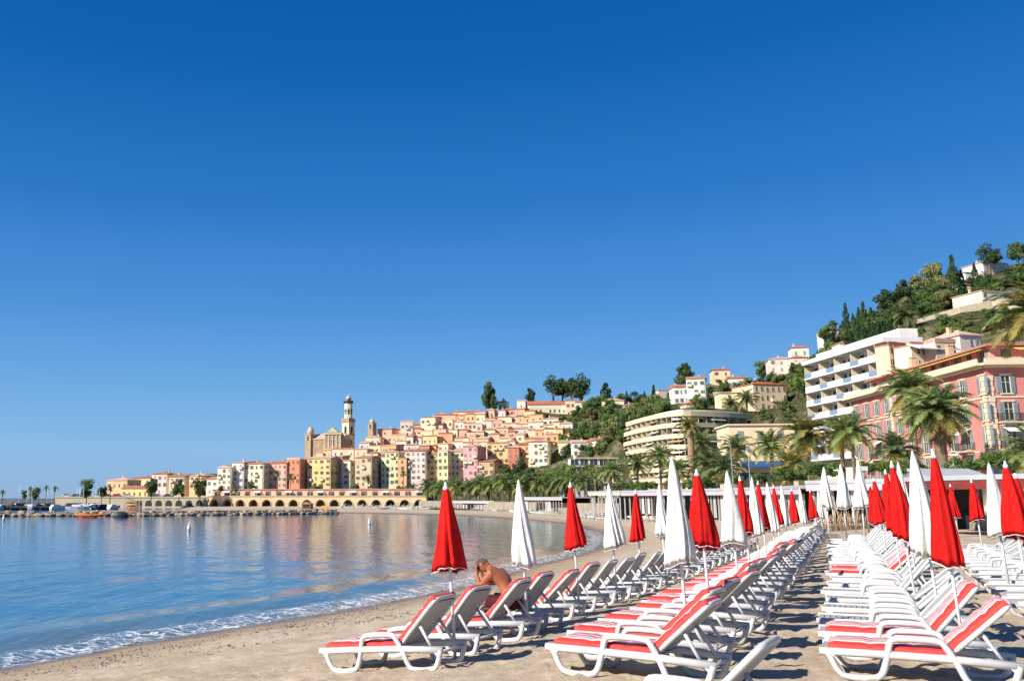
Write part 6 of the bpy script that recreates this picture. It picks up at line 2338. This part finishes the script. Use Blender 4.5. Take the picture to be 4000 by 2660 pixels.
SHR = [(2700, 1905, 120, 1.3, 'green'), (2620, 1905, 130, 1.3, 'olive'), (2760, 1900, 115, 1.5, 'green'), (2860, 1890, 105, 1.5, 'olive'), (2960, 1890, 100, 1.4, 'green'), (3060, 1880, 95, 1.6, 'green'), (3240, 1860, 88, 1.6, 'green'), (3420, 1850, 84, 1.5, 'bright'), (3560, 1850, 80, 1.4, 'green'), (3760, 1840, 78, 1.4, 'green'), (3960, 1830, 66, 1.5, 'green'), (2400, 1915, 150, 1.6, 'olive'), (2480, 1912, 140, 1.5, 'green'), (2540, 1908, 138, 1.3, 'green')]
for i_, (u, v, d, r, tn) in enumerate(sorted(SHR)):
    hedge(f'leafy promenade shrub behind the umbrellas, {ORD[i_]} from left', u, v, d, r * .75, 3, tn)


# cane fence, broad-leaved plants and leaning canes at the end of the rows
def cane_fence():
    m = mat('dry cane', (.42, .30, .17, 1), rough=.85, var=.3, scale=4, objrand=.25)
    rod = MB().tube([(0, 0, 0), (.01, 0, .5), (0, .01, 1)], [.016, .013, .010], 5).mesh('cane', m)
    a, b = G(3205, 2068, 2.15), G(3440, 2050, 2.15)
    t = thing('cane_fence', 'rough fence of leaning dry canes at the far end of the rows', 'fence', (a.x, a.y, bz(a.x, a.y)), math.atan2(b.y - a.y, b.x - a.x))
    L = (b - a).length
    rnd = random.Random(9)
    for i in range(120):
        o = obj('cane', rod, t, (L * i / 120, rnd.uniform(-.15, .15), -.1), 0, (1.3, 1.3, rnd.uniform(.8, 1.35)))
        o.rotation_euler = (rnd.uniform(-.2, .2), rnd.uniform(-.22, .22), 0)
    bar = MB().tube([(0, 0, .55), (L, 0, .6)], .025, 5).mesh('tie_bar', m)
    obj('tie_bar', bar, t)
    for i, (x, ln) in enumerate(((-.5, -.28), (.7, -.18), (1.4, .22), (2.6, .12))):
        st = thing('leaning_cane', 'long pale cane leaning at the end of the rows, ' + ORD[i] + ' from left', 'cane', (a.x + x, a.y - 1.2, bz(a.x + x, a.y - 1.2) - .1), 0, 'leaning canes')
        st.rotation_euler = (0, ln, 0)
        obj('stalk', MB().tube([(0, 0, 0), (0, 0, 1.9)], .03, 6).mesh('stalk', m), st)
    leaf = MB()
    k = 8
    for i in range(k):
        s0, s1 = i / k, (i + 1) / k
        f = lambda s: (.16 * math.sin(math.pi * min(1, .06 + .94 * s)) ** .8, .55 * s * s, 1.25 * s - .35 * s * s)
        w0, x0, z0 = f(s0)
        w1, x1, z1 = f(s1)
        leaf.add([(x0, -w0, z0 + .04), (x0, 0, z0), (x0, w0, z0 + .04), (x1, -w1, z1 + .04), (x1, 0, z1), (x1, w1, z1 + .04)], [(0, 1, 4, 3), (1, 2, 5, 4)], 0, True)
    lm = leaf.mesh('leaf', M_LEAF[3])
    for j, (u, v) in enumerate(((3215, 2045), (3262, 2050), (3372, 2040), (3350, 2030), (3410, 2030))):
        p = G(u, v, 2.2)
        pt = thing('banana_plant', 'broad-leaved green plant by the cane fence, ' + ORD[j] + ' from left', 'plant', (p.x, p.y, bz(p.x, p.y)), 0, 'broad-leaved plants by the cane fence')
        obj('stem', MB().tube([(0, 0, -.1), (0, 0, .9)], [.09, .06], 7).mesh('stem', M_LEAF[2]), pt)
        for i in range(8):
            o = obj('leaf', lm, pt, (0, 0, .7 + .05 * i), i * 2.4)
            o.scale = (1.1,) * 3


cane_fence()


def street_lamp(u, vt, d, label, arm=True):
    b = P(u, 1910, d)
    top = P(u, vt, d)
    t = thing('street_lamp', label, 'street lamp', (b.x, b.y, 2.6), 0, 'street lamps of the promenade')
    H = top.z - 2.6
    pts = [(0, 0, 0), (0, 0, H * .5), (0, 0, H - .5), (-.15, 0, H - .12), (-.5, 0, H), (-1.1, 0, H - .05)] if arm else [(0, 0, 0), (0, 0, H * .3), (0, 0, H * .6), (0, 0, H * .8), (0, 0, H * .9), (0, 0, H)]
    obj('pole', MB().tube(pts, [.075, .055, .05, .04, .035, .03], 7).mesh('pole', M_STEEL), t)
    obj('lamp_head', (MB().box(-1.55, -1.05, -.12, .12, H - .14, H - .02) if arm else MB().box(-.16, .16, -.16, .16, H + .003, H + .35)).fixed('lamp_head', M_STEEL), t)


street_lamp(2865, 1722, 98, 'curved-arm street lamp rising among palms left of the blue shop')
street_lamp(2932, 1760, 96, 'thin grey lamp post right of the curved-arm street lamp', False)
street_lamp(2325, 1880, 150, 'short lamp post by the beige pavilion', False)
street_lamp(1695, 1900, 290, 'thin lamp post at the far beach by the first red umbrella', False)
for u, vt, d, lab in ((3386, 1828, 52, 'slim shower post with a box top by the red umbrellas'),):
    b = G(u, 2010, 2.2) if False else P(u, 1990, d)
    t = thing('post', lab, 'post', (b.x, b.y, bz(b.x, b.y)))
    H = P(u, vt, d).z - t.location.z
    obj('pole', MB().tube([(0, 0, 0), (0, 0, H)], .05, 7).mesh('pole', M_STEEL), t)
    obj('box_top', MB().box(-.22, .22, -.1, .1, H - .15, H + .1).fixed('box_top', M_WHITE), t)


# ------------------------------------------------------------------ far beach: loungers, stacked boats, breakwater, harbour
M_ROCK = mat('pale breakwater rock', srgb(206, 186, 156, .8), dark=srgb(140, 120, 98, .8), rough=.95, scale=1.2, bump=.5, bscale=3, objrand=.2, detail=8)


def rock_mesh(seed):
    bm = bmesh.new()
    bmesh.ops.create_icosphere(bm, subdivisions=1, radius=1)
    r = random.Random(seed)
    for v in bm.verts:
        v.co *= r.uniform(.7, 1.15)
        v.co.z *= .75
    me = bpy.data.meshes.new('boulder')
    bm.to_mesh(me)
    bm.free()
    me.materials.append(M_ROCK)
    return me


ROCK = [rock_mesh(s) for s in range(6)]


def breakwater():
    t = thing('breakwater', 'low breakwater of pale boulders across the mouth of the bay', 'breakwater', (0, 0, 0))
    rnd = random.Random(8)
    a, b, c = Vector((-112, 192)), Vector((-52, 203)), Vector((-12, 228))
    line = [a.lerp(b, i / 60) for i in range(60)] + [b.lerp(c, i / 45) for i in range(46)]
    core = MB()
    pth = [(p.x, p.y) for p in line[::5]]
    strip(core, offset(pth, -1.6), offset(pth, 2.6), -2, .55)
    obj('rubble_core', core.fixed('rubble_core', M_ROCK), t)
    for i, p in enumerate(line):
        for k in range(2 if i % 3 else 3):
            s = rnd.uniform(.4, .95)
            o = obj('boulder', ROCK[rnd.randrange(6)], t, (p.x + rnd.uniform(-.6, .6), p.y + (-2.0 + 1.5 * k) + rnd.uniform(-.4, .4), rnd.uniform(.05, .35) + .32 * k), rnd.uniform(0, 6.28), (s * 1.2, s, s * .85))


breakwater()


def sand_spit():
    """the sandy bank behind the boulders"""
    pth = [(-14, 240), (-30, 228), (-52, 214), (-70, 208)]
    mb = MB()
    strip(mb, offset(pth, 3), offset(pth, -16), -1.5, .9)
    o = obj('sand_spit', mb.fixed('sand_spit', mat('spit sand', (.42, .33, .23, 1), rough=.95, var=.15, scale=.5)))
    tag(o, 'sandy bank behind the boulders', kind='structure')


sand_spit()
SMALL = MB()
SMALL.box(0, 1.9, -.33, .33, .24, .32).box(.1, .2, -.33, -.27, 0, .24).box(.1, .2, .27, .33, 0, .24).box(1.5, 1.6, -.33, -.27, 0, .24).box(1.5, 1.6, .27, .33, 0, .24)
SMALL.prism([(1.25, .30), (1.9, .85), (1.86, .90), (1.2, .36)], -.33, .33)
ME_SMALL = SMALL.fixed('far_lounger', M_PLASTIC)


def far_beach():
    rnd = random.Random(15)
    rows_ = ((1310, 1984, 1700, 1988, 34, 'front line below the arches'), (1330, 1977, 1720, 1979, 30, 'back line below the arches'), (1840, 1992, 2140, 1998, 16, 'line below the far palms'), (2180, 2004, 2330, 2030, 10, 'line left of the beige pavilion'), (2420, 2018, 2560, 2030, 8, 'line before the white restaurant'))
    ds = np.linspace(100, 360, 261)
    for (ua, va, ub, vb, n, nm) in rows_:
        for i in range(n):
            f = i / (n - 1)
            u, v = ua + (ub - ua) * f + rnd.uniform(-4, 4), va + (vb - va) * f + rnd.uniform(-1.5, 1.5)
            r = ray(u, v)
            t_ = ds / r.y
            low = np.nonzero(CAMZ + r.z * t_ <= beach_z(r.x * t_, ds) + .05)[0]
            q = P(u, v, ds[low[0]] if len(low) else 240)
            o = obj('far_lounger', ME_SMALL, None, (q.x, q.y, bz(q.x, q.y)), R(rnd.uniform(-40, 10)), 1.15)
            tag(o, f'tiny white sun lounger, {ORD[i]} from left in the {nm}', 'sun lounger', 'tiny far loungers')
    # heaps of pale boats and mattresses, kiosk, yellow chest
    pal = [M_WHITE, mat('pale green hull', (.50, .62, .56, 1), rough=.5), mat('pale lilac hull', (.55, .52, .60, 1), rough=.5)]
    hull = []
    for m in pal:
        mb = MB()
        for i in range(7):
            pass
        prof = [(-1.9, .02, .30), (-1.2, .36, .12), (0, .5, .05), (1.2, .40, .12), (1.9, .03, .34)]
        vs, fs = [], []
        for x, w, z in prof:
            vs += [(x, -w, .45), (x, -w * .6, z), (x, w * .6, z), (x, w, .45)]
        for i in range(4):
            a = i * 4
            fs += [(a + j, a + j + 1, a + j + 5, a + j + 4) for j in range(3)] + [(a + 3, a, a + 4, a + 7)]
        mb.add(vs, fs, 0, False)
        hull.append(mb.fixed('hull', m))
    seat = MB().box(-.2, .2, -.4, .4, .452, .56).fixed('thwart', M_STONE)
    for i, (u, v, k) in enumerate(((2070, 1990, 1), (2110, 1988, 1), (2150, 1984, 1), (2030, 1992, 0), (2320, 2026, 2), (2350, 2020, 0), (2300, 2036, 2), (2520, 2012, 1), (2590, 2018, 0), (1960, 1988, 0), (1500, 1990, 0), (1590, 1992, 0))):
        d = float(np.interp(u, [1500, 1960, 2150, 2350, 2600], [262, 222, 186, 150, 118]))
        q = P(u, v, d)
        t = thing('rowing_boat', ('white', 'pale green', 'pale lilac')[k] + ' little boat drawn up on the far beach, ' + ORD[i] + ' of these', 'boat', (q.x, q.y, bz(q.x, q.y)), R(rnd.uniform(-50, 50)), 'little boats on the far beach')
        obj('hull', hull[k], t, (0, 0, .05), R(0), 1.3)
        obj('thwart', seat, t, (.2, 0, .2), None, 1.2)
        t['label'] = ('white', 'pale green', 'pale lilac')[k] + ' little boat drawn up on the far beach, ' + ORD[sorted(x[0] for x in [(2070,), (2110,), (2150,), (2030,), (2320,), (2350,), (2300,), (2520,), (2590,), (1960,), (1500,), (1590,)]).index(u)] + ' from left'
    q = P(1196, 1990, 250)
    t = thing('beach_kiosk', 'brown wooden kiosk on the bank beside the arches', 'kiosk', (q.x, q.y, .5), R(-15))
    wood = mat('brown boards', (.22, .11, .07, 1), rough=.85, var=.25, scale=3)
    obj('wall', MB().box(-1.3, 1.3, 0, 2, 0, 1.7).fixed('wall', wood), t)
    obj('roof', MB().prism([(-1.6, 1.703), (1.6, 1.703), (0, 2.4)], -.3, 2.3).fixed('roof', M_TILE), t)
    obj('hatch', MB().box(-.8, .8, -.04, .02, .8, 1.4).fixed('hatch', M_PANE), t)
    q = P(1268, 1988, 250)
    t = thing('yellow_shelter', 'small yellow shelter on the far sand by the kiosk', 'shelter', (q.x, q.y, .5), 0)
    obj('cabin', MB().box(-.9, .9, 0, 1.2, .5, 1.3).fixed('cabin', mat('yellow paint', (.75, .50, .06, 1), rough=.5)), t)
    obj('stand', MB().box(-.7, -.5, .1, 1.1, 0, .5).box(.5, .7, .1, 1.1, 0, .5).fixed('stand', M_IRON), t)


far_beach()


def harbour():
    rnd = random.Random(21)
    # harbour quay
    a, b = P(215, 1950, 372), P(815, 1950, 364)
    yaw = math.atan2(b.y - a.y, b.x - a.x)
    L = (b - a).length
    t = thing('harbour_quay', 'pale stone harbour quay below the waterfront houses', 'quay', (a.x, a.y, 0), yaw)
    obj('quay_wall', MB().box(0, L, 0, 16, -2, 4.1).fixed('quay_wall', M_STONE), t)
    obj('coping', MB().box(-.3, L + .3, -.3, .5, 4.103, 4.4).fixed('coping', M_TRIM), t)
    for i in range(7):
        x = L * (.55 + .065 * i)
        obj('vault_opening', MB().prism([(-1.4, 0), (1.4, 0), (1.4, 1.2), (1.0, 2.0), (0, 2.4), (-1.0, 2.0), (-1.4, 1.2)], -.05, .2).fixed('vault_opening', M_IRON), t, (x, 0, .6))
    # low dark pier with covered boats in front
    pa, pb = P(-60, 1968, 300), P(470, 1968, 312)
    yaw = math.atan2(pb.y - pa.y, pb.x - pa.x)
    L = (pb - pa).length
    t = thing('harbour_pier', 'low dark pier lined with moored boats at the left', 'pier', (pa.x, pa.y, 0), yaw)
    obj('deck', MB().box(0, L, 0, 5, .6, 1.3).fixed('deck', mat('dark pier concrete', (.12, .11, .11, 1), rough=.9)), t)
    pile = MB().tube([(0, .3, -2), (0, .3, .6)], .3, 8).mesh('pile', M_IRON)
    for i in range(14):
        obj('pile', pile, t, (2 + i * L / 14, 0, 0))
    # outer mole
    ma, mb_ = P(-200, 1950, 470), P(215, 1950, 450)
    t = thing('harbour_mole', 'long dark outer mole on the horizon at the left', 'mole', (ma.x, ma.y, 0), math.atan2(mb_.y - ma.y, mb_.x - ma.x))
    obj('mole_wall', MB().prism([(0, -2), (8, -2), (6.5, 3.5), (1.5, 3.5)], 0, (mb_ - ma).length, axis='x').fixed('mole_wall', mat('dark mole stone', (.10, .10, .11, 1), rough=.9, var=.3, scale=.5)), t)
    # sailing boats
    hm = [M_WHITE, mat('navy hull', (.03, .05, .12, 1), rough=.4), mat('blue hull', (.08, .24, .42, 1), rough=.4)]
    hulls = []
    for m in hm:
        prof = [(-3.6, .9, .25), (-2, 1.15, .0), (.5, 1.2, -.1), (2.4, .8, .05), (4.0, .05, .5)]
        vs, fs = [], []
        for x, w, z in prof:
            vs += [(x, -w, 1.15), (x, -w * .6, z), (x, w * .6, z), (x, w, 1.15)]
        for i in range(4):
            q = i * 4
            fs += [(q + j, q + j + 1, q + j + 5, q + j + 4) for j in range(3)] + [(q + 3, q, q + 4, q + 7)]
        fs += [(0, 3, 2, 1)]
        hulls.append(MB().add(vs, fs).fixed('hull', m))
    cabin = MB().prism([(-1.6, 1.15), (1.6, 1.15), (1.1, 1.75), (-1.4, 1.8)], -.7, .7).fixed('cabin', M_WHITE)
    cover = MB().prism([(-3.2, 1.5), (.5, 1.5), (.2, 2.1), (-3.0, 2.0)], -.35, .35).fixed('boom_cover', mat('dark blue boom cover', (.04, .05, .09, 1), rough=.8))
    B = [(70, 342, 1896, 0, 'white mast at the far left, before the harbour grove'), (98, 330, 1900, 1, 'mast left of the harbour grove'), (115, 326, 1898, 0, 'mast before the left palm of the grove'), (176, 322, 1905, 1, 'short mast at the grove middle'), (198, 330, 1898, 0, 'mast right of the grove'), (210, 318, 1910, 2, 'blue hull beside the moored boats'), (293, 330, 1905, 0, 'thin mast left of the tallest mast'), (302, 298, 1905, 0, 'tallest mast before the quay'), (318, 335, 1908, 1, 'mast left of the round leafy tree'), (368, 338, 1912, 0, 'mast right of the round leafy tree'), (386, 338, 1915, 0, 'mast before the smaller tree')]
    for i, (u, d, vt, k, lab) in enumerate(B):
        p = P(u, 1965, d)
        t = thing('sailing_boat', 'moored sailing boat with ' + lab, 'sailing boat', (p.x, p.y, 0), R(rnd.uniform(-70, 70)), 'sailing boats in the harbour')
        H = P(u, vt, d).z
        obj('hull', hulls[k], t)
        obj('cabin', cabin, t, (0, 0, .003))
        obj('boom_cover', cover, t)
        obj('mast', MB().tube([(.6, 0, 1), (.6, 0, H)], [.11, .07], 6).mesh('mast', M_WHITE), t)
    for i in range(13):
        u = 12 + i * 36
        d = 303 + (i % 3) * 4
        p = P(u, 1975, d)
        t = thing('motor_boat', f'small moored motor boat along the dark pier, {ORD[i]} from left', 'boat', (p.x, p.y, 0), R(rnd.uniform(50, 120)), 'motor boats at the pier')
        obj('hull', hulls[i * 2 % 3], t, (0, 0, -.1), None, (.8, .9, .9))
        obj('canopy', MB().prism([(-2.6, 1.0), (.8, 1.0), (.2, 1.8), (-2.2, 1.7)], -.75, .75).fixed('canopy', [M_WHITE, M_IRON, MATS['dark blue boom cover']][i % 3]), t)
    # parked cars on the quay in front of the houses
    for i in range(11):
        u = 250 + i * 40
        p = P(u, 1946, 374)
        t = thing('parked_car', f'small parked car on the harbour quay, {ORD[i]} from left', 'car', (p.x, p.y + 3, 4.1), 0, 'cars on the harbour quay')
        pt = mat('car paint %d' % (i % 3), [(.5, .5, .5, 1), (.06, .06, .07, 1), (.35, .05, .04, 1)][i % 3], rough=.25, spec=.5)
        obj('body', MB().prism([(-2, .3), (2, .3), (2, .8), (1.2, .9), (.7, 1.4), (-1.1, 1.4), (-1.7, .9), (-2, .85)], -.8, .8).fixed('body', pt), t)
        obj('side_window', MB().prism([(-1.0, .95), (.95, .95), (.6, 1.33), (-.95, 1.33)], -.82, .82).fixed('side_window', M_PANE), t)
        for x in (-1.25, 1.25):
            for y in (-.75, .75):
                obj('wheel', WHEEL, t, (x, y, .3))
    # kayak rack with orange boats, orange kayak on the rocks, dark upturned boat
    org = mat('orange hull', (.70, .17, .03, 1), rough=.45)
    p = P(512, 2004, 196)
    t = thing('kayak_rack', 'metal rack stacked with orange kayaks at the end of the boulders', 'rack', (p.x, p.y, .3), R(-8))
    p2 = POST
    for x in (-1.8, 1.8):
        for y in (0, 1.2):
            obj('post', POST, t, (x, y, -.6), 0, (.8, .8, 3.7))
    for z in (.6, 1.3, 2.0, 2.7):
        obj('shelf_bar', MB().box(-1.9, 1.9, -.1, 1.3, z, z + .07).fixed('shelf_bar', M_STEEL), t)
    kay = MB()
    prof = [(-1.7, .03, .2), (-1, .28, .05), (0, .34, .0), (1, .28, .05), (1.7, .03, .22)]
    vs, fs = [], []
    for x, w, z in prof:
        vs += [(x, -w, .26), (x, -w * .6, z), (x, w * .6, z), (x, w, .26), (x, 0, .36)]
    for i in range(4):
        q = i * 5
        for j in range(5):
            fs.append((q + j, q + (j + 1) % 5, q + 5 + (j + 1) % 5, q + 5 + j))
    kay.add(vs, fs, 0, True)
    kme = kay.fixed('hull', org)
    kme2 = kme.copy()
    kme2.materials.clear()
    kme2.materials.append(mat('yellow orange hull', (.72, .36, .06, 1), rough=.45))
    n = 0
    for z in (.67, 1.37, 2.07, 2.77):
        for y in (.3, .9):
            k = thing('kayak', f'{"yellow" if z > 2 else "orange"} kayak on the metal rack, {ORD[int((z - .6) / .7)]} shelf up, {"front" if y < .5 else "back"}', 'kayak', t.matrix_basis @ Vector((0, y, z)), R(-8), 'kayaks on the rack')
            h = obj('hull', kme2 if z > 2 else kme, k, None, None, 1.05)
            obj('seat_well', MB().box(-.35, .35, -.16, .16, .33, .39).fixed('seat_well', M_IRON), k)
            n += 1
    p = P(352, 2011, 188)
    k = thing('kayak', 'orange kayak lying at the water before the boulders', 'kayak', (p.x, p.y, .05), R(4))
    obj('hull', kme, k, None, None, 1.9)
    obj('seat_well', MB().box(-.6, .6, -.3, .3, .6, .74).fixed('seat_well', M_IRON), k)
    p = P(472, 2012, 190)
    k = thing('upturned_boat', 'dark upturned boat beside the kayak rack', 'boat', (p.x, p.y, .0), R(10))
    obj('hull', MB().lathe([(1.6, -.2), (1.55, .4), (1.2, .85), (.6, 1.1), (.05, 1.15)], 14).mesh('hull', M_IRON), k, None, None, (1.0, .5, 1))
    obj('keel', MB().box(-1.2, 1.2, -.04, .04, 1.0, 1.2).fixed('keel', M_STEEL), k)
    # buoys
    for i, (u, v, lab) in enumerate(((738, 2066, 'small white buoy floating left of centre in the bay'), (1443, 2043, 'white buoy floating near the far beach'), (14, 2026, 'tiny white buoy at the left edge by the boulders'))):
        p = G(u, v + 6, 0)
        t = thing('buoy', lab, 'buoy', (p.x, p.y, 0), 0, 'mooring buoys')
        s = .55
        obj('float', MB().lathe([(.02, -.1), (.3 * s, .0), (.42 * s, .25), (.36 * s, .55), (.12 * s, .75), (.1 * s, 1.0)], 12).mesh('float', M_WHITE), t)
        obj('staff', MB().tube([(0, 0, .7 * s), (0, 0, 1.3 * s)], .03, 6).mesh('staff', M_STEEL), t)


WHEEL = MB().tube([(0, -.1, 0), (0, .1, 0)], .3, 10).mesh('wheel', M_IRON)
harbour()


# ------------------------------------------------------------------ small things lying on the near sand
def litter():
    rnd = random.Random(61)
    drift = mat('dark twig', (.07, .05, .035, 1), rough=.9)
    p = G(3075, 2612, 2.03)
    t = thing('twig', 'thin dark twig lying on the sand by the bottom lounger', 'twig', (p.x, p.y, bz(p.x, p.y) + .03), R(-12))
    obj('stem', MB().tube([(-.14, 0, 0), (-.03, .01, .02), (.08, -.01, .015), (.19, .02, .03)], [.004, .007, .006, .003], 5).mesh('stem', drift), t)
    obj('side_shoot', MB().tube([(-.03, .01, .02), (-.08, .05, .04)], [.005, .003], 5).mesh('side_shoot', drift), t)
    # gravel scattered over the upper wash: nobody could count it
    verts, faces = [], []
    mb = MB()
    base = ROCK[0]
    bv = [v.co.copy() for v in base.vertices]
    bf = [tuple(f.vertices) for f in base.polygons]
    rg = np.random.default_rng(61)
    X, Y = rg.uniform(-12, 6, 9000), rg.uniform(13, 44, 9000)
    S = shore_dist(X, Y)
    ok = (S > 1.6) & (S < 7.5) & (rg.uniform(0, 1, 9000) < 1.25 - S / 7.5)
    X, Y = X[ok], Y[ok]
    Z = beach_z(X, Y)
    for x, y, z in zip(X, Y, Z):
        k = rnd.uniform(.012, .05) * (1.3 if rnd.random() < .1 else 1)
        q = rnd.uniform(0, 6.28)
        c, sn = math.cos(q), math.sin(q)
        mb.add([(x + k * (v.x * c - v.y * sn), y + k * (v.x * sn + v.y * c), z + k * v.z * .7 + k * .2) for v in bv], bf)
    tag(obj('gravel', mb.mesh('gravel', mat('beach pebbles', (.42, .37, .31, 1), dark=(.14, .12, .10, 1), rough=.8, scale=9, coords='Generated', detail=2))), 'small pebbles strewn along the upper wash of the beach', 'gravel', kind='stuff')


litter()
